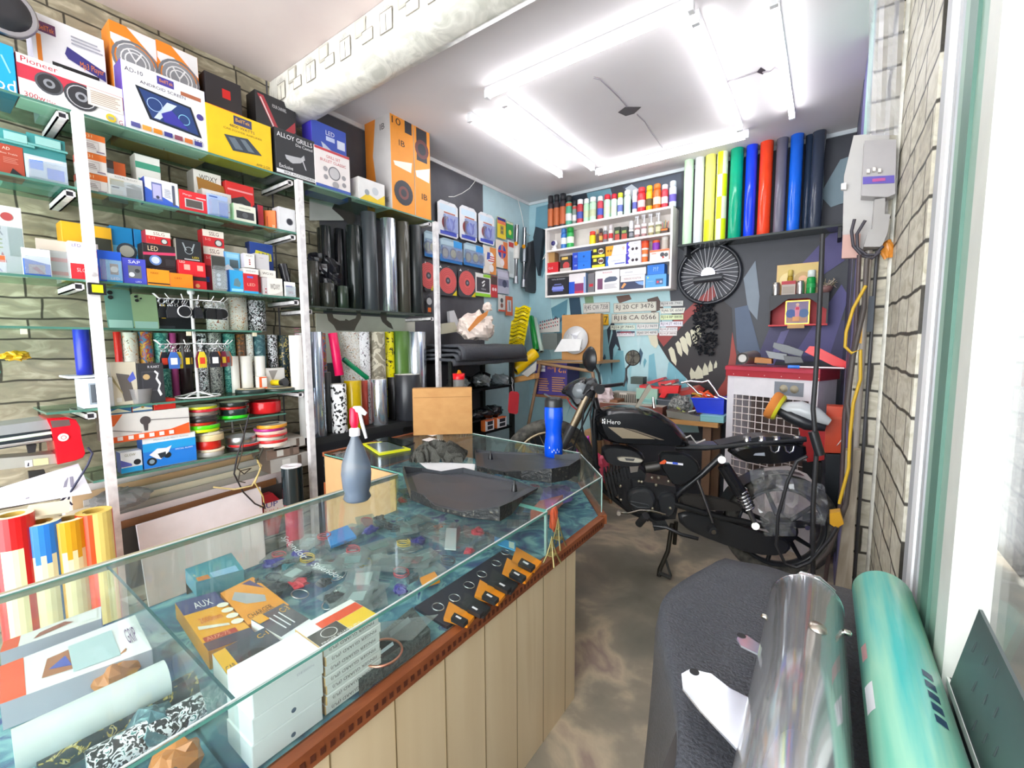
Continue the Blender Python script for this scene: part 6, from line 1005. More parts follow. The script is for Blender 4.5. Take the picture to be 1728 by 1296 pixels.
# ---- little temple shelf
def yb(a, b, d=0.0): return ony(a, b, YB - 0.14 + d)
TY = YB - 0.16
def T_(a, b): return ony(a, b, TY)
zc2 = lambda x, y: ony(1200 + x / 5.4,400 + y / 5.4, TY)
tp = empty('temple_shelf', zc2(780,800),'black and red wall shrine with an arched front and golden picture','shrine')
w0, w1 = zc2(525,700).x, zc2(1065,700).x; zt_, zm, zb_ = zc2(525,540).z, zc2(540,680).z, zc2(540,800).z
MB().box(w0, w1, TY, YB - 0.003, zt_ - 0.012, zt_ + 0.004,'2c2c30').build('top_board', tp); MB().box(w0, w1, TY, YB - 0.003, zb_ - 0.012, zb_, 'd02830').build('bottom_board', tp)
for s in (w0, w1 - 0.01): MB().box(s, s + 0.01, TY + 0.002, YB - 0.003, zb_, zt_ - 0.012,'2c2c30').build('side_panel', tp)
MB().box(w0 + 0.01, w1 - 0.01, YB - 0.01, YB - 0.004, zb_, zt_ - 0.012,'c4202a').build('back_panel', tp)
ar = [(w0, zt_ - 0.012)]; n_ = 24
for i in range(n_ + 1):
    u = i / n_; dz = 0.5 * (1 - math.cos(2 * PI * u)); dz = min(1,1.25 * dz ** 0.7); ar.append((lerp(w0, w1, u), lerp(zm, zt_ - 0.028, dz)))
ar.append((w1, zt_ - 0.012)); mb = MB()
for i in range(1, n_ + 1): mb.prism([V3((ar[i][0], TY, ar[i][1])), V3((ar[i + 1][0], TY, ar[i + 1][1])), V3((ar[i + 1][0], TY, zt_ - 0.012)), V3((ar[i][0], TY, zt_ - 0.012))],(0,0.008,0),'2e2f33')
mb.build('arched_front', tp)
MB().box(zc2(695,800).x, zc2(850,800).x, TY - 0.004, TY - 0.0005, zb_ - 0.03, zb_ - 0.002,'c89858').build('name_strip', tp)
def picture(lab, a, b, pt, y, z, frame, base, arts):
    x0, x1 = xat(a, y, z), xat(b, y, z); H = zat(pt, x0, y) - z; t = empty('framed_picture',(x0, y, z), lab, 'picture'); W = x1 - x0
    MB().box(x0, x1, y, y + 0.012, z + 0.001, z + H, frame).build('frame', t); mb = MB(); mb.box(x0 + 0.008, x1 - 0.008, y - 0.001, y - 0.0002, z + 0.009, z + H - 0.008, base); art(mb, lambda u, v, l: V3((x0 + 0.008 + u * (W - 0.016), y - 0.001 - l, z + 0.009 + v * (H - 0.017))), W, H, arts); mb.build('print', t)
picture('small golden framed devotional picture inside the shrine',1324,1365,508, TY + 0.03, zb_, 'd8b04a:m','8a7a9a',[('r',0.05,0.05,0.95,0.3,'b88a70'),('c',0.2,0.45,0.2,'3a5a9a'),('c',0.8,0.45,0.2,'4a6a9a'),('p',[(0.42,0.2),(0.58,0.2),(0.62,0.7),(0.5,0.85),(0.38,0.7)],'d8889a'),('r',0.42,0.62,0.58,0.74,'d02850'),('c',0.5,0.86,0.07,'e0b8a0'),('r',0.3,0.1,0.6,0.3,'e0a060')])
picture('wide golden embossed picture standing on the shrine',1309,1385,448, TY + 0.09, zt_ + 0.004,'d8b060:s','d4b45c:s',[('c',0.25,0.5,0.25,'e4cc84:s'),('c',0.6,0.5,0.25,'c09848:s'),('c',0.6,0.5,0.12,'f0b890'),('c',0.85,0.5,0.2,'e0c878:s')])
zz_ = zt_ + 0.0045
spray('silver checked tin on the left of the shrine',1302,1316,477, zz_, TY + 0.03,'c8c4be:m','d8d4ce:m', None, None, 'tin','tin',0.9)
MB_ = bb('red and glass jar box on the shrine',1318,1342,475, zz_, TY + 0.025,0.03,['b8aca0','a03038','c03a40'],[('r',0,0.75,0.98,0.98,'b82c38'),('r',0.1,0.1,0.9,0.6,'a89a8c')])
spray('silver tin next to the green bottle',1343,1357,474, zz_, TY + 0.03,'dcd8d6:m','e4e0de:m', None, None, 'tin','tin',0.92)
spray('small amber bottle behind the tins',1327,1337,456, zz_, TY + 0.065,'b09028:g','d8c060', None, None, 'bottle','bottle',0.75)
spray('green glass bottle on the shrine',1360,1376,456, zz_, TY + 0.03,'1a9a48:g','e8f0e8',[(0.35,0.6,'2aa858')], None, 'bottle','bottle',0.7)
x0 = xat(1392, TY + 0.05, zz_); r_ = 0.045
t = empty('dried_flower_bowl',(x0, TY + 0.06, zz_),'bowl of dried flowers and threads on the right of the shrine','bowl'); MB().rev([(0.02,0.0),(0.042,0.02),(0.048,0.05),(0.044,0.05)],'8a6460',(x0, TY + 0.06, zz_ + 0.0005)).build('bowl', t)
mb = MB(); g = random.Random(8)
for i in range(70):
    a = g.random() * 6.28; c0 = V3((x0, TY + 0.06, zz_ + 0.045)); p1 = c0 + V3((math.cos(a) * 0.05, math.sin(a) * 0.05, g.uniform(0,0.03))); p2 = p1 + V3((g.uniform(-.03, .03), g.uniform(-.02, .02), g.uniform(-.02, .035))); mb.tube([c0, p1, p2],0.002,('c8b8a8','a89878','8a8a78','b09a8a')[i % 4],4)
mb.build('dried_flowers', t)
# ---- work bench with tools behind the motorcycle
BZ = 0.80
t = empty('work_bench',(-1.2,3.7,0),'wooden work bench with an orange brown top against the mural','bench')
MB().box(-1.62,-0.63,3.5, YB - 0.03, BZ - 0.035, BZ, 'pine').build('bench_top', t)
for x in (-1.54,-0.72): MB().box(x - 0.03, x + 0.03,3.58,3.64,0, BZ - 0.036,'8a6a52').build('leg', t); MB().box(x - 0.03, x + 0.03,3.95,4.01,0, BZ - 0.036,'8a6a52').build('leg', t)
def bbz(lab, a, b, pt, pb, y, dep, cols, arts=None, name='tool_box', cat='tool box'):
    z = max(zat(pb, xat(a, y, 0.9), y), BZ + 0.001); return bb(lab, a, b, pt, z, y, dep, cols, arts, cat, None, name)
bbz('dark wooden tray full of parts along the front of the bench',1012,1118,679,697,3.52,0.12,['7a4434','5a3228','b8b0a4'], None, 'wooden_tray','tray')
bz = bbz('grey mesh plastic basket on the bench',1030,1075,661,679,3.72,0.14,['9a9284','8a8276','c8beb0'],[('r',0.04 + 0.08 * i, 0.1,0.07 + 0.08 * i, 0.85,'4a4640') for i in range(12)] + [('r',0.35,0.8,0.62,0.98,'d8d0c4')],'plastic_basket','basket')
bbz('upper pale green box beside the basket',1073,1109,655,673,3.70,0.14,['a4c8b4','8ab0a0','b4d4c2'], None, 'storage_box','box')
bbz('lower translucent teal box beside the grey tub',1083,1107,673,687,3.66,0.1,['86bcb4','6aa098','98ccc4'],[('r',0.1,0.4,0.8,0.6,'a8d4cc')],'storage_box','box')
mb = MB(); c0 = V3((xat(1127,3.75,0.9),3.78, BZ + 0.001)); mb.rev([(0.09,0),(0.115,0.12),(0.12,0.12),(0.12,0.127)],'8f98a4', c0, n=24); tag(mb.build('plastic_tub'),'round grey tub under the red tool box tray','tub')
P = lambda a, b, y=3.74: ony(a, b, y)
t = empty('tool_box', P(1120,660),'opened bright red tool box with its lid and tray spread over the bench','tool box')
MB().prism([P(1079,650), P(1100,654), P(1138,652), P(1138,662), P(1112,664), P(1079,662)],(0,0.14,0),'e01f28:s').build('tray', t)
MB().prism([P(1116,652,3.66), P(1146,651,3.66), P(1144,664,3.66), P(1126,664,3.66), P(1121,672,3.66), P(1116,671,3.66), P(1112,670,3.66), P(1117,662,3.66)],(0,0.07,0),'f01c24:s').build('front_bin', t)
MB().prism([P(1090,645,3.9), P(1118,637,3.9), P(1121,640,3.9), P(1096,649,3.9)],(0,0.1,0),'c8323a:s').build('lid', t)
MB().prism([P(1110,645,3.86), P(1138,641,3.86), P(1140,645,3.86), P(1128,652,3.86), P(1112,651,3.86)],(0,0.12,0),'cc2a30:s').build('divider', t)
MB().prism([P(1140,662,3.8), P(1175,655,3.8), P(1185,662,3.8), P(1150,668,3.8)],(0,0.1,0.02),'c04038:s').build('hinged_lid', t)
mb = MB(); g = random.Random(2)
for i in range(10): a = P(1122 + i * 1.6,650,3.7); mb.cyl(a, a + V3((g.uniform(-.05, .05),0.02, g.uniform(0, .02))),0.006,('b8b8b4:m','8a8a86:m')[i % 2], n=6)
tag(mb.build('wrench_set'),'handful of steel spanners lying in the red tool tray','spanners')
bb('dark olive cloth bundle behind the red tool box',1064,1085,636,0,3.88,0.1,['4a5650','3a4440','5a6660'], None, 'bundle', None, 'cloth_bundle',648)
# blue crate, orange pliers, steel tray, teal crate
y_ = 3.6; P3 = [ony(a, b, y_) for a, b in ((1166,672),(1222,673),(1221,700),(1176,696))]
mb = MB(); mb.prism(P3[::-1],(0,0.2,0),'1c3cd8:s'); mb.tube([P3[0] + V3((0,-0.004,0)), P3[1] + V3((0,-0.004,0))],0.006,'2a4ae8:s'); tag(mb.build('storage_crate'),'bright blue plastic crate at the right end of the bench','crate')
t = empty('pliers_tray', ony(1185,668,3.66),'orange handled pliers lying in an orange tray on the blue crate','pliers')
mb = MB(); a0 = ony(1168,671,3.62); a1 = ony(1206,671,3.62); mb.box(a0.x, a1.x, 3.62,3.76, a0.z - 0.002, a0.z + 0.006,'ee7a38'); mb.build('tray', t)
for i, (a, b, c, d) in enumerate(((1168,664,1183,670),(1180,661,1193,670),(1190,662,1204,670),(1196,660,1186,668))): MB().tube([ony(a, b, 3.64), ony((a + c) / 2,(b + d) / 2 - 2,3.64), ony(c, d, 3.64)],0.009,'f0541c:s' if i else 'c89a2a').build('handle', t)
bb('translucent teal crate at the corner of the bench',1181,1221,700, BZ + 0.001,3.52,0.16,['86c2c8','6aa8b0','9ad0d4'],[('r',0.04,0.75,0.96,0.8,'6aacb4')],'crate', None, 'storage_crate')
t = empty('steel_tray', ony(1150,712,3.51),'steel drawer tray heaped with grey tools on the bench','tray')
MB().prism([ony(a, b, 3.51) for a, b in ((1126,704),(1181,713),(1181,703),(1124,692))],(0,0.14,0),'9a968e:mr').build('tray', t)
mb = MB(); g = random.Random(12)
for i in range(16): q = ony(1130 + g.random() * 46,695 + g.random() * 6,3.55 + 0.08 * g.random()); mb.cyl(q, q + V3((g.uniform(-.08, .08), g.uniform(-.02, .04), g.uniform(0, .04))),0.009,('6a6c6c:mr','4c4e4c','b0b2b0:m','a8b060')[i % 4], n=6)
mb.build('tools', t)
blob('cloth_bundle','dark camouflage bundle behind the steel tray','bundle', ony(1146,683,3.7),0.085,0.07,0.07,'pat_dark',3,0.5)
blob('plastic_bag','heap of pinkish plastic bags beside the handlebar','plastic bag', ony(1018,668,3.6),0.09,0.07,0.09,'d8c4c4:s',6,0.5)
t = MB().tube([ony(a, b, 3.6) for a, b in ((1150,646),(1165,643),(1185,645),(1195,642),(1205,655),(1213,668),(1228,674))],0.009,'e8e8ec:ch').build('chrome_bar'); tag(t, 'bent chrome guard bar leaning over the blue crate','chrome bar')
t = MB().tube([ony(a, b, 3.66) for a, b in ((1158,645),(1170,655),(1178,664),(1200,668),(1222,676))],0.009,'dcdce0:ch').build('chrome_bar'); tag(t, 'second chrome bar lying lower across the crate','chrome bar')
# ---- desert cooler with clutter on top
A = V3((-0.585,3.56,0)); Bq = V3((-0.03,3.34,0)); u = (Bq - A).normalized(); n_in = V3((0,0,1)).cross(u); Wc = (Bq - A).length
zA, zB = zat(612, A.x, A.y), zat(628, Bq.x, Bq.y); zr = (zA + zB) / 2
t = empty('desert_cooler',(A.x, A.y, 0),'old white desert cooler with a red top and wire grille','air cooler')
def cq(a, b, c=0.0): return A + u * a + n_in * (-c) + V3((0,0, b))
D_c = 0.26; n_in = V3((-u.y, u.x, 0)); cq = lambda a, b, c=0.0: A + u * a - n_in * c + V3((0,0, b))
def cbox(mb, a0, a1, b0, b1, c0, c1, k):      # c>0 towards the viewer, <0 into the body
    mb.prism([cq(a0, b0, c1), cq(a1, b0, c1), cq(a1, b1, c1), cq(a0, b1, c1)], n_in * (c1 - c0), k); return mb
mb = MB(); cbox(mb, 0.0,0.05,0, zr - 0.075,-D_c, 0,'e9e4ea'); cbox(mb, Wc - 0.05, Wc, 0, zr - 0.075,-D_c, 0,'e9e4ea'); cbox(mb, 0.05, Wc - 0.05, zr - 0.21, zr - 0.075,-D_c, 0,'ece8ec'); cbox(mb, 0.05, Wc - 0.05,0,0.3,-D_c, 0,'e4e0e4'); cbox(mb, 0.05, Wc - 0.05,0.3, zr - 0.21,-D_c, -D_c + 0.02,'7a6a64'); mb.build('cabinet', t)
mb = MB(); cbox(mb, -0.01, Wc + 0.01, zr - 0.075, zr, -D_c - 0.01,0.012,'b83a44:s'); mb.prism([cq(-0.012, zr - 0.005,0.02), cq(Wc + 0.012, zr - 0.005,0.02), cq(Wc + 0.012, zr - 0.03,0.02), cq(-0.012, zr - 0.03,0.02)], n_in * 0.02,'c8485a:s')
for i in range(6):
    q = cq(0.05 + i * 0.11, zr - 0.06,0.013); mb.rev([(0.004,0),(0.003,0.002)],'e0b0b0:s', q, -n_in, 8)
mb.build('lid', t)
mb = MB(); cbox(mb, Wc * 0.56, Wc * 0.86, zr - 0.185, zr - 0.095,0.0,0.004,'8a9098:s'); mb.build('control_panel', t)
for s in (0.66,0.77): mb = MB(); mb.rev([(0.026,0.004),(0.026,0.006),(0.018,0.007),(0.017,0.02),(0.001,0.021)],'b0a890:s', cq(Wc * s, zr - 0.14),-n_in, 20); mb.build('knob', t)
for i in range(15): mb = MB(); a = 0.07 + i * 0.048; mb.tube([cq(a, 0.3,0.0), cq(a, zr - 0.21,0.0)],0.0035,'e8dcd8',5); mb.build('grille_wire', t) if a < Wc - 0.05 else None
for i in range(16): mb = MB(); z = 0.34 + i * 0.05; mb.tube([cq(0.05, z, 0.006), cq(Wc - 0.05, z, 0.006)],0.0035,'e8dcd8',5); mb.build('grille_wire', t) if z < zr - 0.21 else None
cbox(MB(),0.1, Wc - 0.1,0.3, zr - 0.23,-0.2,-0.19,'5a4a44').build('cooling_pad', t)
CYt = 3.5
def ctop(lab, pts, dep, k, name, cat, y=3.48):
    P = [ony(a, b, y) for a, b in pts]; lo = min(p.z for p in P); P = [p + V3((0,0, max(0, zr + 0.002 - lo))) for p in P]; return tag(MB().prism(P, (0, dep, 0), k).build(name), lab, cat)
t = empty('silencer', ony(1262,601,3.5),'short dented silencer lying on the cooler','silencer')
a, b = ony(1253,603,3.42), ony(1272,596,3.62); a.z = zr + 0.058; b.z = zr + 0.06; MB().cyl(a, b, 0.04,'c8c4c0:mr',0.05).build('body', t); mb = MB(); mb.rev([(0.04,0),(0.028,-0.004),(0.026,0.02)],'3a3430', a, b - a, 18,(False, True)); mb.build('outlet', t)
ctop('orange brown wooden block on the cooler',[(1274,603),(1302,606),(1302,614),(1273,612)],0.12,'b8742c','wooden_block','block',3.42)
ctop('grey metal part with folded ends resting on the block',[(1292,592),(1328,598),(1325,608),(1298,604)],0.1,'787c80:s','bike_panel','panel',3.45)
ctop('long grey cover lying across the clutter on the cooler',[(1306,578),(1330,583),(1356,593),(1352,602),(1320,594),(1304,586)],0.1,'5c6064:s','bike_panel','panel',3.52)
ctop('black cover under the grey one on the cooler',[(1322,600),(1352,603),(1356,612),(1325,613)],0.1,'26262c:s','bike_panel','panel',3.42)
ctop('bright red body panel leaning on the cooler',[(1358,594),(1366,584),(1378,585),(1428,610),(1430,622),(1405,617)],0.06,'f0121c:s','bike_panel','panel',3.34)
a, b = ony(1330,615,3.3), ony(1425,620,3.26); a.z = zr + 0.012; b.z = zr + 0.012
t = empty('screwdriver', a, 'long screwdriver with a blue handle on the front of the cooler','screwdriver'); MB().cyl(a, a.lerp(b, 0.22),0.011,'2a7ae0:s').build('handle', t); MB().cyl(a.lerp(b, 0.22), b, 0.006,'d8c8cc:m').build('blade', t)
# ================================================================ dark angle rack with leather, beyond the display rack
AXF = -2.3
ag = empty('angle_rack',(AXF, 2.8,0),'dark slotted angle rack standing along the left wall behind the cardboard box','rack')
for x in (AXF, XW + 0.03):
    for y in (2.42,3.2):
        mb = MB(); mb.box(x - 0.018, x + 0.018, y - 0.018, y - 0.015,0,1.30,'4c4f4c:mr'); mb.box(x + 0.015, x + 0.018, y - 0.018, y + 0.018,0,1.30,'4c4f4c:mr')
        for i in range(22): mb.box(x - 0.005, x + 0.005, y - 0.0185, y - 0.0182,0.06 + i * 0.055,0.085 + i * 0.055,'1a1a1a')
        mb.build('post', ag)
for z in (0.665,1.035,1.262): MB().box(XW + 0.02, AXF + 0.012,2.44,3.18, z - 0.02, z - 0.001,'2b2d2f:mr').build('shelf_plate', ag)
def drape(name, lab, cat, fn, nu, nv, k, th=0.0, parent=None):
    mb = MB(); mb.grid([[fn(i / (nu - 1), j / (nv - 1)) for j in range(nv)] for i in range(nu)], k); ob = mb.build(name, parent)
    if th: m = ob.modifiers.new('t','SOLIDIFY'); m.thickness = th; m.offset = -1
    return tag(ob, lab, cat)
t = empty('leather_stack',(-2.3,2.7,1.262),'folded stack of black leather sheets on top of the angle rack','leather sheets')
for i in range(4):
    z = 1.2625 + i * 0.034
    def fn(u, v, z=z, i=i):
        x = lerp(XW + 0.02, AXF + 0.16 + 0.01 * i, v); y = lerp(2.34 + 0.02 * i, 3.3 - 0.02 * i, u)
        e = max(0, v - 0.8) / 0.2; return V3((x - 0.05 * e * e, y, z + 0.03 - 0.05 * e ** 2 * (1 if i < 3 else 2.2) + 0.012 * noise.noise(V3((u * 5, v * 3, i)))))
    drape('sheet', None, None, fn, 22,12,'leather_black',0.02, t)
# carrier bag
blob('carrier_bag','knotted pale orange plastic carrier bag on the leather stack','bag', onx(803,551,-2.35) + V3((0,0,-0.005)),0.14,0.16,0.115,'f4e2d6:s',11,0.35,30)
blob('bag_knot', None, None, onx(822,519,-2.33),0.035,0.045,0.04,'f2e0d4:s',5,0.5,16, parent=bpy.data.objects['carrier_bag'])
mb = MB(); mb.prism([onx(a, b, -2.2) for a, b in ((789,556),(806,534),(824,524),(822,532),(808,545),(792,560))],(0.002,0,0),'f09a50'); mb.build('orange_print', bpy.data.objects['carrier_bag'])
P = [onx(a, b, XW + 0.1) for a, b in ((738,547),(760,544),(766,560),(738,564))]; tag(MB().prism(P, (0.05,0,0),'c8c4ae','e8863a').build('carton_box'),'grey and orange carton behind the carrier bag','box')
P = [onx(a, b, XW + 0.05) for a, b in ((754,526),(762,524),(770,545),(768,556),(756,556))]; tag(MB().prism(P, (0.03,0,0),'d8d8dc:s').build('white_cloth'),'small white cloth hanging on the dark wall','cloth')
# goods on the rack
g = random.Random(21)
for i in range(7):
    q = V3((AXF - 0.05 - 0.07 * (i % 3),2.55 + i * 0.09,1.08 + 0.01 * (i % 2))); blob('wrapped_part',('crinkled clear plastic packet','black bike part','dark grey bike part')[i % 3] + ' on the middle plate of the angle rack, ' + 'first second third fourth fifth sixth seventh'.split()[i] + ' from the front','wrapped part', q, 0.09,0.07,0.05,('c0c4c8:pl','222428:g','2c2e32:g')[i % 3], i, 0.6,14,'wrapped parts on the angle rack')
for i in range(4):
    q = V3((AXF - 0.1,2.62 + i * 0.14,0.80)); blob('black_fairing','curved black fairing on the lowest plate of the angle rack, ' + 'nearest second third farthest'.split()[i],'fairing', q, 0.1,0.11,0.05,'1c1e22:g',30 + i, 0.45,16,'black fairings on the angle rack', flat=False)
for i, (a, b, c, d, lab) in enumerate(((819,834,700,722,'white pack with two black squares, left one on the angle rack'),(839,855,694,714,'white pack with two black squares, right one on the angle rack'))):
    x = AXF + 0.01; z = 0.666; y0, y1 = yat(a, x, z), yat(b, x, z); ar_ = [('r',0.25,0.12,0.85,0.45,'23222c'),('r',0.25,0.55,0.85,0.88,'23222c'),('r',0.1,0.9,0.9,0.98,'e86a30')]
    carton('blister_pack', lab, 'pack',(x, y0, z), UY, y1 - y0,0.05,0.09,['f2f0f4','e87838','e06a34'], ar_)
for i in range(5): carton('cd_case','thin clear case standing upright left of the white packs','case',(AXF + 0.005,2.5 + i * 0.019,0.666), UY, 0.013,0.11,0.11 - 0.004 * (i % 2),[('8a8e90','6f7478','5a62a0','b4b8ba','7c8082')[i],'585c60','9a9ea0'], None, 'clear cases on the angle rack')
t = empty('red_jar', onx(772,636,-2.25),'red lidded jar with an orange cap just behind the cardboard box','jar'); c_ = onx(774,633,-2.18)
MB().rev([(0.042,-0.03),(0.045,0.012),(0.04,0.012)],'f0141e:s', c_, n=24).build('lid', t); MB().rev([(0.04,-0.13),(0.042,-0.031)],'d8d8d4:pt', c_, n=20).build('body', t); MB().prism([c_ + V3(p) for p in ((0,-0.02,0.0125),(0,0.025,0.0125),(0,0.01,0.035),(0,-0.005,0.038))],(0.008,0,0),'f09a1c').build('cap', t)
P = onx(865,672, AXF + 0.1); t = empty('red_tag', P + V3((0,0,0)),'red key tag with a smudge hanging from a hook on the angle rack','tag')
MB().prism([onx(a, b, AXF + 0.03) for a, b in ((859,664),(862,660),(872,661),(875,665),(873,696),(870,699),(859,697),(857,692))],(0.008,0,0),'e8404a:s').build('tag_plate', t); MB().tube([onx(a, b, AXF + 0.025) for a, b in ((866,661),(864,650),(866,642),(863,636),(864,645))],0.0025,'e8e8ea').build('hook', t)
# ---- yellow stitched sheet, rolls and planks at the far left corner
def q3(a, b, y): return ony(a, b, y)
mb = MB(); rows = []
for i in range(26):
    v = i / 25; L, Rr = lerp(870,861, v) - (4 if v > 0.3 else 0), lerp(896,882, v)
    rows.append([q3(lerp(L, Rr, j / 8), lerp(517,595, v) + 2 * math.sin(j),3.5 + 0.012 * math.sin(i * 2.4) + 0.01 * math.sin(j * 1.3)) for j in range(9)])
mb.grid(rows, 'f4dc10:s', sm=False)
for i in range(1,25,2):
    for j in range(1,8): p = (rows[i][j] + rows[i + 1][j]) / 2 + V3((0,-0.012,0)); mb.box(p.x - 0.014, p.x + 0.01, p.y, p.y + 0.002, p.z - 0.003, p.z + 0.003,'3a3414')
tag(mb.build('stitched_sheet'),'yellow sheet with rows of black stitches hanging in the corner','sheet')
upright_roll('bright yellow roll lying diagonally below the stitched sheet', q3(868,625,3.3), q3(903,596,3.5),0.055,'f4c800:s','e8d8a0')
upright_roll('glossy green roll leaning in the far corner', q3(905,592,3.75), q3(896,535,3.9),0.03,'0f8a34:g','0a6a28')
upright_roll('pale translucent roll leaning behind the glossy green roll', q3(914,594,3.82), q3(902,538,3.97),0.026,'b8ccc0:s','c8d8d0')
for nm, pts, k, d, y in (('grey checked sticker sheets pinned in the corner',((908,548),(944,536),(944,560),(908,562)),'d8d2cc',0.01, YB - 0.03),('grey crate behind the carton with the disc film',((915,563),(940,562),(940,590),(915,590)),'707674',0.1,3.85),('thin wooden plank under the yellow roll',((866,637),(902,630),(902,639),(868,646)),'pine',0.08,3.3),
                         ('silver lined envelope under the yellow roll',((880,631),(905,610),(904,625),(890,636)),'b8b6b0:s',0.01,3.25)):
    P = [q3(a, b, y) for a, b in pts]; mb = MB(); mb.prism(P[::-1],(0, d, 0), k)
    if 'checked' in nm:
        for i in range(9):
            for j in range(3): a, b = 911 + i * 3.6,545 - i * 0.8 + j * 5.5; mb.poly([q3(a, b, y - .001), q3(a + 1.8, b, y - .001), q3(a + 1.8, b - 2.6, y - .001), q3(a, b - 2.6, y - .001)],'b8404a' if (i + j) % 2 else '4a4a50')
    tag(mb.build({'g': 'sticker_sheet' if 'checked' in nm else 'plastic_crate','t': 'wooden_plank','s': 'envelope'}[nm[0]]), nm, 'sheet' if 'sheet' in nm else 'board')
# ---- brown frame stand with the upside down speaker box and the disc carton
FYs = 3.55
fs = empty('frame_stand', q3(950,700, FYs),'brown wooden frame stand carrying papers and the disc carton','stand')
for pts in (((912,612),(895,700)),((1000,628),(1010,700))):
    a, b = q3(*pts[0], FYs - 0.02), q3(*pts[1], FYs - 0.02); d = (b - a).normalized(); b = a + d * ((a.z - 0.0) / -d.z) if d.z < 0 else b; MB().cyl(a, b, 0.016,'9a7a5e', n=6).build('leg', fs)
a, b = q3(907,612, FYs - 0.02), q3(1000,627, FYs - 0.02); MB().cyl(a, b, 0.016,'a07e5c', n=6).build('rail', fs)
tz = zat(611, a.x, FYs) + 0.016; FSX = a.x
MB().box(a.x - 0.02, a.x + 0.62, FYs, YB - 0.02, tz - 0.02, tz, 'b08a5c').build('top', fs)
x0, x1 = xat(903, FYs + 0.03,1.1), xat(957, FYs + 0.03,1.1); z0, z1 = zat(665, x0, FYs), tz - 0.022
carton('speaker_box','purple 12 inch active speaker box standing upside down under the stand','speaker box',(x0, FYs + 0.03, z0),(1,0,0), x1 - x0,0.25, z1 - z0,['4a3c86','3a2e70','5a4c98'],
       [('p',[(0.55,0.62),(0.55,0.86),(0.95,0.86),(0.95,0.62)][::-1],'4a3c86'),('t','"21',0.96,0.9,0.62,-0.2,'f09a3a'),('t','ACTIVE',0.6,0.88,0.4,-0.07,'f09a3a'),('r',0.15,0.72,0.33,0.82,'d8d4dc'),('r',0.15,0.84,0.33,0.93,'d8d4dc')] + lines(0.12,0.45,0.12,0.55,6,'c08a5a') + lines(0.55,0.95,0.12,0.6,7,'c08a5a'))
MB().box(x0 - 0.02, x1 + 0.5, FYs + 0.01, YB - 0.02, z0 - 0.025, z0 - 0.001,'8a5a3a').build('lower_board', fs)
CY = 3.62; xa, xb = xat(948, CY, 1.4), xat(1013, CY, 1.4); c0 = carton('carton_box','brown carton holding a white disc film packet, on the frame stand','box',(xa, CY, tz + 0.001),(1,0,0), xb - xa, 0.06, zat(532, xa, CY) - tz, ['carton','carton','b07838'])
t = empty('disc_packet',(xa, CY - 0.02, tz),'round clear packet of silver film leaning on the brown carton','packet'); c_ = ony(971,574, CY - 0.03)
mb = MB(); mb.rev([(0.001,0),(0.125,0),(0.128,0.006),(0.001,0.012)],'d8d6d4:s', c_, (0,-1,0.12),32); mb.build('disc', t)
mb = MB(); g = random.Random(4)
for i in range(18):
    a = g.random() * 6; r = g.random() * 0.09; p = c_ + V3((math.cos(a) * r, -0.014, math.sin(a) * r)); mb.poly([p, p + V3((g.uniform(-.05, .05),-0.004, g.uniform(-.05, .05))), p + V3((g.uniform(-.05, .05),-0.001, g.uniform(-.05, .05)))],('f4f4f8:s','9a98a4:s','c8c6cc:s')[i % 3])
mb.build('film_scraps', t)
tag(MB().prism([ony(a, b, CY - 0.07) for a, b in ((935,594),(978,592),(982,572),(948,572))],(0,0.004,0.0),'f4f2f0').build('white_card'),'blank white card leaning on the disc packet','card')
for i, (pts, k, lab) in enumerate((([(906,608),(990,622),(1000,610),(935,592)],'ecebe8','white papers lying on the frame stand'),([(917,602),(985,610),(990,604),(930,597)],'4a4438','dark sheet among the white papers on the frame stand'))):
    P = [onz(a, b, tz + 0.002 + 0.004 * i) for a, b in pts]; P = [V3((FSX + dx, yy, tz + 0.002 + 0.003 * i)) for dx, yy in ((0.0 + .06 * i, FYs - .03 - .02 * i),(0.5 - .1 * i, FYs - .05),(0.48, CY - .05),(0.03, CY - .06))]; P = P[::-1]; tag(MB().prism(P, (0,0,0.0025), k).build('paper_sheet'), lab, 'paper')
# ================================================================ right hand wall: switch board, conduits, cables
Y2 = 2.42
def r2(a, b, d=0.0): return ony(a, b, Y2 - d)
def rp(mb, pts, dep, k, d=0.0, k2=None): return mb.prism([r2(a, b, d) for a, b in pts],(0,-dep, 0), k, k2)
t = empty('switch_board', r2(1470,330),'grey metal switch board and boxes with dangling wires on the right wall','switch board')
rp(MB(),((1440,233),(1500,228),(1496,420),(1421,425),(1424,300)),0.03,'b9b6b4').build('back_plate', t)
rp(MB(),((1422,398),(1452,396),(1449,436),(1420,437)),0.02,'c49a90',0.031).build('wooden_block', t)
mb = MB(); rp(mb, ((1457,248),(1509,246),(1507,335),(1495,340),(1452,338)),0.07,'a5a1a3:s',0.031); mb.build('meter_box', t)
rp(MB(),((1456,299),(1509,296),(1509,309),(1456,311)),0.003,'5a4ca8',0.102).build('blue_label', t); rp(MB(),((1472,302),(1494,300),(1494,305),(1472,307)),0.001,'b04a8a',0.106).build('red_print', t)
rp(MB(),((1474,342),(1492,339),(1491,366),(1500,366),(1496,396),(1486,420),(1456,420),(1462,398),(1470,390)),0.05,'9c9896:s',0.031).build('lower_box', t)
for a, b in ((1462,288),(1472,285),(1481,287)): rp(MB(),((a, b),(a + 5, b),(a + 5, b + 6),(a, b + 6)),0.02,'c8c4bc:m',0.102).build('latch', t)
rp(MB(),((1419,312),(1428,310),(1428,322),(1419,322)),0.02,'d8d6d4',0.031).build('knob', t)
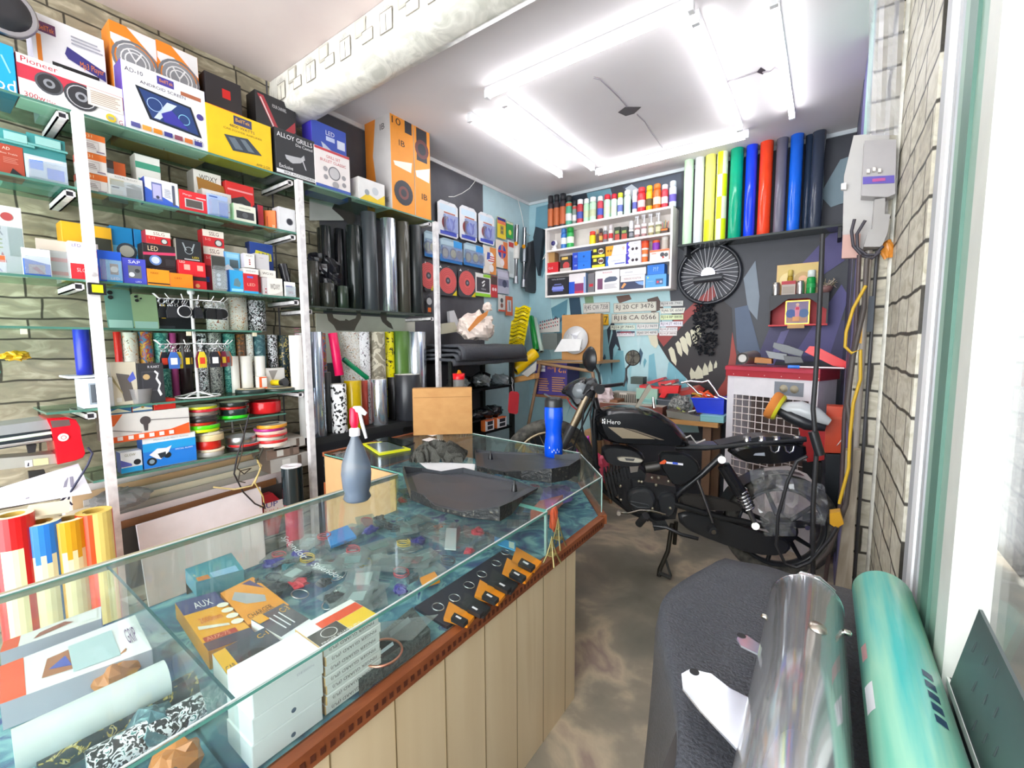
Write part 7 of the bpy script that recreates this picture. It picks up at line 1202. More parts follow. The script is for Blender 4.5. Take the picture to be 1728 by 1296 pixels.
for k, pts in enumerate((((1442,370),(1437,390),(1440,415),(1455,432),(1472,436),(1485,425)),((1460,372),(1446,395),(1447,418),(1462,430),(1478,430),(1490,415)))): MB().tube([r2(a, b, 0.09) for a, b in pts],0.006,'3a3640').build('wire', t)
def cable(lab, pts, y, r, k, name='cable'):
    t_ = MB().tube([ony(a, b, y) for a, b in pts], r, k, 8).build(name); return tag(t_, lab, 'cable')
cable('dark brown cable falling from the switch board',[(1450,430),(1447,500),(1444,560),(1436,620),(1425,700),(1422,780),(1419,850),(1400,925),(1392,985)],2.30,0.008,'4a3a3c')
cable('second dark cable beside the brown one',[(1463,436),(1458,520),(1440,600),(1430,680),(1436,730),(1434,800),(1428,850),(1398,930),(1370,960),(1355,985)],2.26,0.009,'4e4644')
cable('yellow extension cable hanging in a loop by the pillar',[(1461,482),(1440,520),(1428,560),(1426,585),(1437,596),(1452,590),(1452,640),(1440,680),(1434,740),(1432,790),(1416,850)],2.2,0.006,'c09a1c')
tag(MB().prism([ony(a, b, 2.19) for a, b in ((1400,866),(1418,864),(1424,884),(1412,892),(1400,884))],(0,0.05,0),'c8942a:s').build('plug'),'amber plug at the end of the yellow cable','plug')
t_ = cable('thick black cable hanging straight in front of the cooler',[(1388,395),(1386,450),(1382,540),(1376,640),(1372,690),(1378,760),(1372,850),(1372,985)],2.15,0.009,'26262a')
MB().cyl(ony(1372,728,2.145), ony(1384,768,2.145),0.018,'1e2024:s').build('inline_switch', t_)
cable('thin black cable looping from the red machine to the rear wheel',[(1362,770),(1345,778),(1330,810),(1313,870),(1310,920),(1325,952),(1345,958),(1368,948),(1400,910),(1412,890)],2.12,0.007,'222226')
for i, (a0, a1, k, d, lab) in enumerate(((1436,1449,'f0e8dc',0.01,'cream plastic conduit beside the cables'),(1455,1468,'a8a09a',0.03,'grey steel conduit, left one on the pillar corner'),(1473,1480,'4a4a50',0.05,'dark conduit, right one on the pillar corner'))):
    x0 = xat(a0, Y2 - d, 1.6); x1 = xat(a1, Y2 - d, 1.6); x0 = max(x0,0.101) if i == 0 else x0; zt_ = (zat(415, x0, Y2), zat(425, x0, Y2), zat(425, x0, Y2))[i]; r = (x1 - x0) / 2; mb = MB(); mb.cyl((x0 + r, Y2 - 0.008 - r, 0.0),(x0 + r, Y2 - 0.008 - r, zt_), r, k + ':s', n=12); tag(mb.build('conduit'), lab, 'conduit')
mb = MB(); rp(mb, ((1466,500),(1476,500),(1472,560),(1462,560)),0.012,'3c4450',0.055); rp(mb, ((1437,525),(1460,510),(1458,536)),0.01,'24262c',0.055); tag(mb.build('black_clip'),'black plastic sheet scraps taped to the conduits','scrap')
tag(MB().prism([ony(a, b, 2.27) for a, b in ((1449,560),(1456,547),(1454,580),(1447,578))],(0,0.01,0),'d8a01e').build('yellow_tag'),'yellow paper tag tied to the cables','tag')
c_ = r2(1497,422,0.03); blob('orange_rag','small orange rag stuffed beside the switch board','rag', c_ + V3((0.0,0,0)),0.02,0.015,0.04,'e8963a:s',3,0.4,14)
# weathered wooden post by the pillar foot
tag(MB().prism([ony(a, b, 2.3) for a, b in ((1425,760),(1453,760),(1444,860),(1436,1010),(1407,1010),(1424,870))],(0,0.05,0),'weathered_post').build('wooden_post'),'weathered wooden post standing at the pillar foot','post')
t = empty('plastic_wrap',(0.16,2.4,2.2),'clear plastic wrap hanging down the pillar corner from the ceiling','plastic sheet')
mb = MB(); rows = []
for i in range(20):
    v = i / 19; rows.append([ony(lerp(lerp(1468,1462, v), lerp(1528,1516, v), j / 7), lerp(-30,228, v),2.38 - 0.015 * math.sin(j * 2.2 + v * 3)) for j in range(8)])
mb.grid(rows, 'f2f2f6:pt', sm=False); mb.build('sheet', t)
# ---- machines between cooler and pillar: car polisher, red and orange machines
t = empty('car_polisher', ony(1345,700,3.08),'silver and black car polisher with an orange foam pad','polisher')
c_ = ony(1312,687,3.12); ax = V3((-1.0,-0.1,0.1)).normalized(); d_ = (ony(1390,705,3.1) - c_).normalized()
MB().rev([(0.082,0),(0.088,0.012),(0.088,0.035),(0.08,0.045)],'d8843a:f', c_, (-d_ + V3((0,0,0.25))).normalized(),28).build('foam_pad', t)
MB().rev([(0.075,-0.02),(0.084,-0.008),(0.084,-0.001)],'d8d030:s', c_, (-d_ + V3((0,0,0.25))).normalized(),28).build('backing_ring', t)
MB().tube([c_ + d_ * 0.02, c_ + d_ * 0.06, c_ + d_ * 0.12 + V3((0,0,0.015)), c_ + d_ * 0.2, c_ + d_ * 0.27 + V3((0,0,-0.02))],[0.035,0.05,0.055,0.05,0.02],'c8cccd:g',14).build('motor_housing', t)
MB().tube([c_ + d_ * 0.015 + V3((0,-0.012,-0.015)), c_ + d_ * 0.07 + V3((0,-0.02,-0.03)), c_ + d_ * 0.16 + V3((0,-0.02,-0.055)), c_ + d_ * 0.25 + V3((0,-0.01,-0.055))],[0.03,0.042,0.04,0.02],'26282c:s',12).build('grip', t)
t = empty('red_machine', ony(1370,750,3.12),'red plastic bucket machine under the polisher','machine')
MB().prism([ony(a, b, 3.26) for a, b in ((1346,716),(1394,712),(1391,776),(1362,780))],(0,0.06,0),'d02c30:s').build('body', t)
t = empty('orange_machine', ony(1420,730,3.0),'orange red upright machine with a dark base beside the pillar','machine')
MB().prism([ony(a, b, 3.2) for a, b in ((1395,685),(1431,687),(1429,765),(1391,764))],(0,0.1,0),'d84a24:s').build('body', t); MB().prism([ony(a, b, 3.195) for a, b in ((1396,703),(1431,705),(1431,709),(1396,707))],(0,0.11,0),'e05a34:s').build('rim', t); MB().prism([ony(a, b, 3.21) for a, b in ((1393,766),(1428,767),(1428,885),(1393,885))],(0,0.08,0),'2c3034:s').build('base', t)
mb = MB()
for i in range(7): a = ony(1412 + i * 2.4,752 - i * 3,3.19); mb.tube([a, a + V3((0.012,0,0.02))],0.002,'f0e0d8')
mb.build('white_scrawl', t)
MB().prism([ony(a, b, 3.27) for a, b in ((1354,780),(1386,780),(1386,878),(1354,878))],(0,0.04,0),'2a2a2c:r').build('base', bpy.data.objects['red_machine'])
# ================================================================ the motorcycle
BD = V3((0.9155,0.4017,0)); BN = V3((0.4017,-0.9155,0))     # along the bike to its tail, and towards the viewer
q_ = ray(1320,888); B0 = CAM + q_ * (2.54 / q_.dot(AF)) 
def bp(a, b, off=0.0):      # point seen at a,b in the long plane of the bike, off metres nearer
    d = ray(a, b); o = B0 + BN * off; return CAM + d * ((o - CAM).dot(BN) / d.dot(BN))
bike = empty('motorcycle', V3((B0.x, B0.y, 0)),'black motorcycle without its seat standing in the middle of the workshop','motorcycle')
def zb2(a, b): return 1080 + a / 3.6,640 + b / 3.6
def za(a, b): return 840 + a / 4.32,640 + b / 4.32
def part(name, fn, parent=bike):
    mb = MB(); fn(mb); return mb.build(name, parent)
def pr(mb, pts, off, th, k, f=None):       # slab in the bike plane between off-th and off
    P = [bp(*(f(*p) if f else p), off) for p in pts]; return mb.prism(P, BN * -th, k)
def tb(mb, pts, r, k, f=None, n=8):
    return mb.tube([bp(*(f(p[0], p[1]) if f else p[:2]), p[2] if len(p) > 2 else 0) for p in pts], r, k, n)
def pillow(mb, pts, hw, k, f=None, ins=0.3, off=0.0, ex=2.2, n=9):
    P = [bp(*(f(*p) if f else p), off) for p in pts]; Q = []
    m = len(P)
    for i in range(m):          # smooth the outline once
        Q += [P[i] * 0.75 + P[(i + 1) % m] * 0.25, P[i] * 0.25 + P[(i + 1) % m] * 0.75]
    c = sum(Q, V3()) / len(Q); rows = []
    for j in range(n + 1):
        t = -1 + 2 * j / n; s = 1 - ins * abs(t) ** ex; rows.append([c + (p - c) * s + BN * (hw * t) for p in Q])
    mb.grid(rows, k, closeu=True); mb.poly(rows[0], k, True); mb.poly(list(reversed(rows[-1])), k, True); return mb
RA = bp(1316,888); FA = bp(926,786); R_t = 0.306
def wheel(c, ax, R, name_t, tan, alloy, grp):
    w = bpy.data.objects.new(name_t, None)
    part('tyre', lambda mb: mb.torus(c, ax, R - 0.036,0.04,'rubber_dusty',56,12,1.05))
    part('wheel_rim', lambda mb: mb.torus(c, ax, R - 0.078,0.013, tan, 56,8,2.2))
    u = V3(ax).orthogonal().normalized(); w_ = V3(ax).cross(u)
    if alloy:
        for i in range(5):
            a = i * 2 * PI / 5 + 0.35
            def sp(mb):
                for s in (-0.22,0.22):
                    e = u * math.cos(a + s * 0.2) + w_ * math.sin(a + s * 0.2); e2 = u * math.cos(a + s) + w_ * math.sin(a + s); mb.cyl(c + e * 0.04, c + e2 * (R - 0.085),0.016,'1c1d20:s',0.011, n=8)
            part('wheel_spoke', sp)
        part('wheel_hub', lambda mb: mb.cyl(c - V3(ax) * 0.07, c + V3(ax) * 0.07,0.07,'1a1b1d:s', n=24))
    else:
        for i in range(36):
            a = i * PI / 18; e = u * math.cos(a) + w_ * math.sin(a); b = a + (0.5 if (i // 2) % 2 else -0.5); e2 = u * math.cos(b) + w_ * math.sin(b)
            part('wheel_spoke', lambda mb: mb.cyl(c + e2 * 0.05 + V3(ax) * (0.03 if i % 2 else -0.03), c + e * (R - 0.085),0.0018,'b8a890:m', n=4))
        part('wheel_hub', lambda mb: mb.cyl(c - V3(ax) * 0.05, c + V3(ax) * 0.05,0.055,'6a6864:m', n=20))
fax = (BN + BD * 0.3).normalized()
wheel(RA, BN, R_t, 'rear','2c2e31:s', True, None); wheel(FA, fax, 0.30,'front','b3a186:mr', False, None)
# frame and engine
part('frame_tube', lambda mb: (tb(mb, [(1003,672),(1010,700),(1012,742)],0.022,'1a1b1e:s'), tb(mb, [(1005,690, .05),(1002,715, .05),(1006,790, .05),(1019,828, .05),(1062,862, .05),(1095,876, .05)],0.016,'1c1d20:s')))
part('seat_rail', lambda mb: (tb(mb, [(1140,755, .07),(1190,757, .07),(1240,752, .08),(1360,742, .09)],0.012,'222326:s'), tb(mb, [(1219,768, .08),(1185,800, .08),(1149,828, .07),(1140,838, .06)],0.018,'202124:s'), tb(mb, [(1140,757,-.07),(1240,750,-.08),(1360,740,-.09)],0.012,'222326:s')))
def eng(mb):
    pr(mb, ((1040,815),(1060,808),(1118,818),(1140,822),(1145,850),(1140,876),(1095,878),(1064,866),(1045,845)),0.075,0.2,'26272a:s')
    for i in range(8): a = i * 6.2; pr(mb, ((1018 + a * 0.9,800 - a * 0.25),(1021 + a * 0.9,799 - a * 0.25),(1031 + a * 0.9,842 - a * 0.35),(1028 + a * 0.9,843 - a * 0.35)),0.075,0.15,'2c2d30:s')
    pr(mb, ((1022,806),(1062,792),(1070,826),(1034,838)),0.05,0.11,'1e1f22:s')
part('engine', eng)
part('engine_cover', lambda mb: (pillow(mb, ((1056,832),(1070,822),(1095,822),(1108,838),(1104,860),(1082,868),(1062,858)),0.03,'35373a:s', None, 0.25,0.09), tb(mb, [(1064,846, .122),(1075,848, .122),(1094,852, .122),(1096,857, .122),(1076,856, .122),(1064,850, .122)],0.003,'55585c:s')))
part('sprocket_cover', lambda mb: pillow(mb, ((1108,834),(1138,828),(1142,850),(1134,872),(1112,868)),0.03,'2c2e31:s', None, 0.2,0.085))
for a, b in ((1047,820),(1078,812),(1100,806),(1111,806),(1101,858),(1131,857),(1048,843),(1083,813),(1128,812),(1140,794),(1107,818)): part('bolt', lambda mb: mb.rev([(0.009,0),(0.009,0.008),(0.004,0.01)],'c8c2ae:m', bp(a, b, 0.115), BN, 8))
part('cylinder_head', lambda mb: pr(mb, ((1046,790),(1072,784),(1090,800),(1084,824),(1056,826)),0.06,0.12,'3a3b3d:mr'))
part('carburettor', lambda mb: (mb.cyl(bp(1088,790, .05), bp(1112,786, .04),0.03,'6f6d6a:mr'), pr(mb, ((1062,785),(1078,783),(1076,796),(1064,798)),0.07,0.05,'b8b0a8:m')))
# bodywork
tank = part('fuel_tank', lambda mb: pillow(mb, ((230,640),(290,572),(420,548),(650,546),(840,590),(990,680),(1110,800),(1158,868),(1140,930),(900,910),(560,900),(330,870),(262,760)),0.13,'17181b:g', lambda a, b: (960 + a / 5.76,590 + b / 5.76),0.2, ex=3))
def tq(a, b, off=0.1318): return bp(960 + a / 5.76,590 + b / 5.76, off)
mb = MB(); A, B_, C_ = tq(318,722), tq(505,730), tq(320,665)
mpq = lambda u, v, l: A + (B_ - A) * u + (C_ - A) * v + BN * l
art(mb, mpq, 1,0.3,[('p',[(0.02,0.55),(0.09,0.4),(0.09,0.7),(0.02,0.95)],'e8e6e4'),('p',[(0.02,0.05),(0.09,0.15),(0.09,0.32),(0.02,0.4)],'e8e6e4'),('p',[(0.12,0.1),(0.19,0.0),(0.19,0.6),(0.12,0.5)],'e8e6e4'),('p',[(0.12,0.68),(0.19,0.72),(0.19,0.9),(0.12,0.95)],'e8e6e4'),('t','Hero',0.28,0.05,0.98,0.75,'e8e6e4')]); mb.build('tank_lettering', tank)
mb = MB(); mb.poly([tq(380,752), tq(520,760), tq(840,870), tq(520,862)],'8a7c66:s'); mb.poly([tq(540,762), tq(640,778), tq(930,880), tq(880,876)],'6a5e50:s'); mb.build('tank_stripe', tank)
part('air_scoop', lambda mb: pillow(mb, ((750,480),(880,478),(1000,498),(1075,560),(1058,625),(930,632),(800,612),(765,560)),0.05,'202124:s', za, 0.15,0.085))
part('scoop_badge', lambda mb: (pillow(mb, ((868,560),(1000,566),(1068,585),(1050,608),(940,602),(870,590)),0.012,'c9c2b2:mr', za, 0.1,0.135), pr(mb, ((925,575),(1000,580),(990,597),(935,592)),0.149,0.002,'4a4a48', za)))
part('side_panel', lambda mb: (pillow(mb, ((108,440),(200,438),(292,450),(368,518),(342,592),(212,652),(150,575),(118,520)),0.04,'1e2022:s', zb2,0.12,0.095), pr(mb, ((120,505),(150,488),(162,498),(150,515),(122,515)),0.138,0.002,'e05a2a', zb2), pr(mb, ((160,500),(262,512),(262,524),(160,512)),0.138,0.002,'e4e2ea', zb2), pr(mb, ((198,503),(230,507),(230,519),(198,515)),0.141,0.002,'3a5ad0', zb2)))
part('tail_cowl', lambda mb: (pillow(mb, ((520,428),(600,395),(760,385),(1000,380),(1010,470),(820,512),(640,502),(575,470)),0.06,'151618:g', zb2,0.18,0.07), pr(mb, ((690,462),(760,466),(757,446),(700,450)),0.132,0.002,'9aa0aa', zb2)))
part('battery_tray', lambda mb: (pr(mb, ((480,400),(620,372),(720,350),(900,352),(1000,372),(990,396),(600,402)),0.06,0.13,'2a2c30:s', zb2), pr(mb, ((300,395),(470,398),(470,415),(300,412)),0.05,0.1,'4a4c50:s', zb2),[mb.rev([(0.022,0),(0.022,0.03),(0.015,0.032)],'c8cacc:ch', bp(*zb2(a, 378),0.05),(0,0,1),12) for a in (650,740,830,960)], tb(mb, [(1150,742, .08),(1165,735, .07),(1175,748, .06),(1190,742, .06)],0.005,'b8b4b0', None)))
for a in (820,908): part('chrome_bracket', lambda mb: tb(mb, [zb2(a - 28,405) + (.14,), zb2(a - 22,435) + (.14,), zb2(a, 448) + (.14,), zb2(a + 22,435) + (.14,), zb2(a + 28,405) + (.14,)],0.006,'c8ccd0:ch'))
# swing arm, chain case, shock, stands
part('swing_arm', lambda mb: (tb(mb, [(1136,850, .1),(1210,872, .1),(1290,888, .1),(1366,886, .1)],0.017,'1c1d1f:s'), tb(mb, [(1136,850,-.1),(1290,888,-.1),(1366,886,-.1)],0.017,'1c1d1f:s'), mb.rev([(0.014,0),(0.014,0.03)],'c8c8c4:ch', bp(1359,887, .1), BN, 10)))
part('chain_case', lambda mb: (pillow(mb, ((240,690),(420,705),(590,745),(640,790),(600,800),(400,790),(240,770)),0.022,'26221e:r', zb2,0.1,0.055), pillow(mb, ((225,790),(470,830),(700,912),(880,962),(925,1010),(872,1068),(700,1062),(430,975),(240,890)),0.025,'2a2b2d:s', zb2,0.08,0.06)))
def shock(mb):
    a, b = bp(1221,786, .13), bp(1250,832, .13); mb.cyl(a, b, 0.034,'1e1f22:g',0.036, n=18)
part('shock_body', shock)
def spring(mb):
    a, b = bp(1249,826, .13), bp(1263,857, .13); d = b - a; u = d.orthogonal().normalized(); w = d.normalized().cross(u); mb.tube([a + d * (i / 60) + (u * math.cos(i * 0.62) + w * math.sin(i * 0.62)) * 0.032 for i in range(61)],0.0065,'d0d2d6:ch',6)
part('shock_spring', spring)
part('shock_rod', lambda mb: (mb.cyl(bp(1250,830, .13), bp(1275,886, .13),0.014,'9a9c9e:m', n=10), mb.cyl(bp(1218,776, .1), bp(1218,776, .15),0.02,'c8cacc:ch', n=12), mb.cyl(bp(1275,888, .1), bp(1275,888, .15),0.02,'b8b4a8:m', n=12)))
part('footrest_stay', lambda mb: (tb(mb, [(1177,810, .13),(1190,845, .14),(1203,882, .14)],0.009,'8a8c8e:m'), mb.rev([(0.026,0),(0.026,0.045)],'222326:r', bp(1201,892, .14), BN, 12), mb.rev([(0.013,0.045),(0.013,0.05)],'d8d8d4:ch', bp(1201,892, .14), BN, 10)))
part('footpeg', lambda mb: (mb.cyl(bp(1078,884, .14), bp(1090,870, .2),0.022,'2c2c2e:r', n=12), tb(mb, [(1090,872, .12),(1108,882, .12)],0.012,'1c1d1f:s')))
part('gear_lever', lambda mb: (tb(mb, [(1043,865, .16),(1060,866, .15),(1080,861, .14),(1100,862, .14),(1123,868, .13)],0.007,'b0aaa0:ch'), mb.rev([(0.012,-.01),(0.012,0.02)],'c8c0b4:s', bp(1044,865, .16), BN, 8)))
part('side_stand', lambda mb: (tb(mb, [(1102,887, .12),(1125,890, .14),(1150,902, .16),(1178,909, .16)],0.011,'202124:s'), pr(mb, ((1100,880),(1122,878),(1130,892),(1104,896)),0.13,0.03,'4a4c4e:mr')))
part('centre_stand', lambda mb: (tb(mb, [(1134,884, .09),(1127,930, .09),(1113,962, .09),(1112,972, .09)],0.013,'4e4c46:mr'), tb(mb, [(1141,880,-.05),(1138,918,-.05)],0.013,'4e4c46:mr'), tb(mb, [(1112,966, .1),(1132,975, .1)],0.012,'3a3a38:s'), tb(mb, [(1122,940, .09),(1132,972, .1)],0.008,'3a3a38:s')))
# rear mudguard and crinkled plastic over the tail
def guard(mb):
    rows = []
    for i in range(13):
        a = math.radians(75 + i * 9); e = BD * -math.cos(a - PI) * -1; e = BD * math.cos(a) + V3((0,0,1)) * math.sin(a); rows.append([RA + e * (R_t + 0.03) + BN * w for w in (-0.07,-0.06,0.06,0.07)])
    mb.grid(rows, '1c1d20:s')
part('rear_mudguard', guard)
part('number_panel', lambda mb: pr(mb, ((1290,790),(1330,786),(1362,800),(1398,845),(1400,862),(1340,868),(1290,862)),-0.0,0.012,'c9bcb6'))
mb = MB(); g = random.Random(9); rows = []
for i in range(15):
    v = i / 14; L_, R_ = lerp(1264,1290, v), lerp(1352,1342, v) if v > .3 else lerp(1330,1372, v)
    rows.append([bp(lerp(L_, R_, j / 9) + g.uniform(-2,2), lerp(793,905, v),0.17 + g.uniform(-.02, .02)) for j in range(10)])
mb.grid(rows, 'f0ecee:pl', sm=False)
rows = [[bp(lerp(1310,1398 - 12 * abs(v - 0.6), j / 7) + g.uniform(-2,2), lerp(800,870, v) + j * 2.5,0.1 + g.uniform(-.02, .02)) for j in range(8)] for v in [i / 8 for i in range(9)]]; mb.grid(rows, 'f0ecee:pl', sm=False)
o = mb.build('plastic_wrap'); tag(o, 'crinkled clear plastic wrapped around the tail of the motorcycle','plastic sheet')
# front end
part('fork_leg', lambda mb: mb.cyl(bp(996,656, .09), bp(965,722, .09),0.021,'a89880:mr', n=12) and mb.cyl(bp(967,718, .09), FA + fax * 0.08,0.028,'3a3a3c:s', n=12))
part('fork_leg', lambda mb: mb.cyl(bp(1000,660,-.09), bp(967,722,-.09),0.021,'a89880:mr', n=12) and mb.cyl(bp(967,722,-.09), FA - fax * 0.08,0.028,'3a3a3c:s', n=12))
part('fork_gaiter', lambda mb: mb.cyl(bp(999,652, .09), bp(991,668, .09),0.034,'1a1b1e:r', n=12))
def fmud(mb):
    rows = []
    for i in range(11):
        a = math.radians(35 + i * 9); e = (BD - BN * 0.3).normalized() * math.cos(a) + V3((0,0,1)) * math.sin(a); rows.append([FA + e * (0.20 + 0.0 * i) + fax * w for w in (0.05,0.062)])
    mb.grid(rows, '1c1d20:s')
part('headlight_cowl', lambda mb: (pillow(mb, ((730 + 0,0),(0,0)),0.1,'17181b:g') if False else pillow(mb, ((944,662),(956,649),(972,640),(990,636),(993,645),(1000,660),(990,676),(978,690),(970,684),(960,668)),0.085,'1b1c1f:g', None, 0.35,-0.02), mb))
part('headlamp', lambda mb: mb.rev([(0.001,0.03),(0.035,0.024),(0.05,0.005),(0.052,-0.03)],'7a8084:g', bp(977,659, .06),(BN * 0.8 - BD * 0.5 + V3((0,0,0.2))),22))
part('red_stripe', lambda mb: tb(mb, [(957,672, .07),(964,684, .07),(974,692, .065)],0.004,'a82028:s'))
part('handlebar', lambda mb: tb(mb, [(1000,655, .3),(1003,661, .2),(1006,655, .05),(1008,653,-.05),(1036,650,-.2),(1050,648,-.32)],0.012,'1e1f22:s'))
part('handle_grip', lambda mb: mb.cyl(bp(1003,652, .2), bp(1012,657, .36),0.022,'26272a:r',0.024, n=14) and mb.cyl(bp(1012,657, .36), bp(1012.3,657.3, .365),0.027,'1a1b1d:r', n=14))
part('clutch_lever', lambda mb: tb(mb, [(1000,655, .22),(990,662, .28),(982,674, .33)],0.006,'2a2b2e:s'))
part('speedometer', lambda mb: pillow(mb, ((986,640),(1004,636),(1010,646),(1004,656),(988,655)),0.06,'202124:s', None, 0.3))
def mirror(c, ax, s, st):
    part('mirror', lambda mb: (mb.rev([(0.001,-0.03 * s),(0.035 * s, -0.024 * s),(0.055 * s, -0.006),(0.056 * s, 0.0),(0.05 * s, 0.0)],'1c1d20:s', c, ax, 20,(False, False)), mb.rev([(0.05 * s, 0.0),(0.001,0.0005)],'b8bcc0:ch', c, ax, 20,(False, False)), mb.tube(st, 0.007,'1e1f22:s')))
mirror(bp(997,606, .28),(BD * 0.9 - BN * 0.5).normalized(),1.25,[bp(1000,612, .28), bp(1010,630, .27), bp(1013,648, .26)])
mirror(bp(1068,604,-.3),(BN * 0.9 + BD * 0.3).normalized(),0.95,[bp(1066,612,-.31), bp(1057,622,-.3), bp(1056,640,-.29), bp(1052,652,-.28)])
part('cable', lambda mb: (tb(mb, [(1001,655, .1),(985,690, .1),(982,720, .08),(990,760, .06),(1012,790, .05)],0.006,'222326'), tb(mb, [(1004,660, .08),(996,700, .08),(1000,740, .06),(1003,775, .05)],0.006,'2a2b2e'), tb(mb, [(1000,680, .05),(975,735, .04),(962,770, .04)],0.005,'1c1d20')))
t = empty('flat_spanner', tq(640,500,0.0),'flat steel bar standing on the fuel tank','steel bar'); MB().prism([bp(1070,690, .03), bp(1076,690, .03), bp(1100,655, .03), bp(1096,648, .03), bp(1092,652, .03)], BN * -0.02,'8a8478:mr').build('bar', t)
t = MB().cyl(bp(1104,688, .03), bp(1102,670, .03),0.012,'d0ccc4:ch',0.006, n=8).build('fuel_cap_key'); tag(t, 'chrome key with a ring standing on the tank filler','key')
# pink packets and cardboard on the floor behind the front wheel
for i, (a, b, k, lab) in enumerate(((985,760,'d02ac0:g','magenta foil packet glimpsed behind the front forks'),(998,780,'d83ac8:g','second magenta foil packet nearer the engine'),(1014,792,'d8506a:s','pink packet right beside the engine'))):
    P = ony(a, b, 3.1); blob('foil_packet', lab, 'packet', P, 0.06,0.05,0.1, k, i, 0.6,12)
tag(MB().prism([ony(a, b, 3.25) for a, b in ((986,726),(998,730),(996,880),(984,880))],(0,0.2,0),'b08a60').build('cardboard_box'),'brown board standing behind the magenta packets','board')
# ================================================================ glass display counters
ZT, ZF = 0.82,0.655; CX0, CX1 = -1.54,-0.757; CY0, CY1 = -0.32,1.262
ct = empty('display_counter',(-1.1,0.4,0),'long glass display counter on a cream panelled base with a brown wood rim','display counter')
EG = '5f9c8e:g'; GL = 'f7fcfa:gl'
mb = MB(); mb.box(CX0,-0.745, CY0,1.45,0,0.62,'laminate_wood'); mb.build('base_cabinet', ct)
for i in range(11): y = CY0 + 0.11 + i * 0.158; MB().box(-0.7455,-0.7442, y, y + 0.003,0.0,0.62,'8a7450').build('panel_groove', ct)
def rim(mb, x0, x1, y0, y1): mb.box(x0, x1, y0, y1,0.62,0.66,'brown_wood'); return mb
mb = MB(); rim(mb, -0.765,-0.735, CY0,1.69); [mb.box(-0.7352,-0.7335, CY0 + 0.02 * i, CY0 + 0.01 + 0.02 * i, 0.632,0.645,'5a2a18') for i in range(100)]; mb.build('carved_rim', ct)
MB().box(CX0,-0.766, CY0, CY1,0.621, ZF, 'case_cloth').build('case_floor', ct)
def pane(n, c, par): MB().box(*c, GL, {'-x': GL, '+x': GL}).build(n, par)
MB().box(CX0, CX1, CY0, CY1, ZT - 0.006, ZT, GL, {'+x': EG, '-x': EG, '-y': EG, '+y': EG}).build('glass_top', ct)
pane('front_glass',(CX1 - 0.008, CX1 - 0.003, CY0, CY1,0.66, ZT - 0.0065), ct); pane('back_glass',(CX0, CX0 + 0.005, CY0, CY1, ZF, ZT - 0.0065), ct)
MB().box(CX0 + 0.006, CX1 - 0.01,0.275,0.281, ZF, ZT - 0.007, GL, {'+z': '2f5a60:g'}).build('glass_partition', ct)
MB().box(CX0, CX1, CY0 - 0.0, CY0 + 0.005, ZF, ZT - 0.0065, GL).build('side_glass', ct)
for a, b in ((CX1 - 0.004,'x'),(CX0 + 0.002,'x')): MB().tube([(a, CY0, ZT + 0.0005),(a, CY1, ZT + 0.0005)],0.0022,'cfd8d4:s',6).build('edge_bead', ct)
MB().box(CX1 - 0.012, CX1 - 0.004, CY1 - 0.004, CY1 + 0.004,0.66, ZT - 0.007,'9ab8b0:g').build('edge_bead', ct)
MB().box(CX0 - 0.03, CX0 - 0.001, CY0, CY1, ZT - 0.02, ZT - 0.004,'a39a80').build('back_rail', ct)
c2 = empty('display_counter',(-1.5,1.7,0),'second glass display counter with a cut corner, set across the end of the long one','display counter')
X2 = -2.15; CP = [(X2,1.275),(CX1 - 0.012,1.275),(CX1 - 0.012,1.74),(-1.04,2.06),(X2,2.15)]
def cpz(z): return [V3((x, y, z)) for x, y in CP]
mb = MB(); mb.prism(cpz(ZT - 0.006),(0,0,0.006), EG, None); k = mb.key(GL); mb.k[0] = mb.k[1] = k; mb.build('glass_top', c2)
mb = MB(); mb.prism([V3((x, y, 0.02)) for x, y in ((X2,1.46),(-0.766,1.46),(-1.05,2.03),(X2,2.12))],(0,0,0.6),'laminate_wood'); mb.build('base_cabinet', c2)
mb = MB(); mb.prism(cpz(0.625),(0,0,0.03),'case_cloth'); mb.build('case_floor', c2)
for i in (1,2,3,4):
    a, b = V3((*CP[i],0.66)), V3((*CP[(i + 1) % 5],0.66))
    if i == 4: MB().box(X2 - 0.02, X2,1.275,2.15,0.02,0.66,'brown_wood').build('wooden_end', c2); MB().box(X2 - 0.02, X2,1.275,2.15, ZT - 0.016, ZT + 0.006,'brown_wood').build('wooden_rail', c2); MB().box(X2 - 0.012, X2 - 0.008,1.275,2.15,0.661, ZT - 0.017, GL).build('side_glass', c2); continue
    d = (b - a).normalized(); n = V3((-d.y, d.x, 0)) * 0.005; MB().prism([a, b, b + V3((0,0, ZT - 0.667)), a + V3((0,0, ZT - 0.667))], n, GL).build('side_glass', c2)
    MB().tube([a + V3((0,0, ZT - 0.66)), b + V3((0,0, ZT - 0.66))],0.0025,'cfd8d4:s',6).build('edge_bead', c2); MB().tube([a, a + V3((0,0, ZT - 0.662))],0.003,'a8c4bc:g',6).build('edge_bead', c2)
mb = MB(); mb.prism([V3((x, y, 0.621)) for x, y in ((-0.766,1.70),(-0.735,1.72),(-1.03,2.085),(-1.05,2.06))],(0,0,0.04),'brown_wood'); mb.build('carved_rim', c2)
MB().box(X2 + 0.01, CX0 - 0.03,1.268,1.2745,0.1, ZT - 0.01,'c8a070').build('plywood_side', c2)
f6 = lambda x, y: (x / 3.2725,900 + y / 3.2725); f7 = lambda x, y: (280 + x / 3.2725,900 + y / 3.2725); f8 = lambda x, y: (500 + x / 3.26,840 + y / 3.26); fm = lambda f, q: [f(*p) for p in q]
FZ = ZF + 0.001
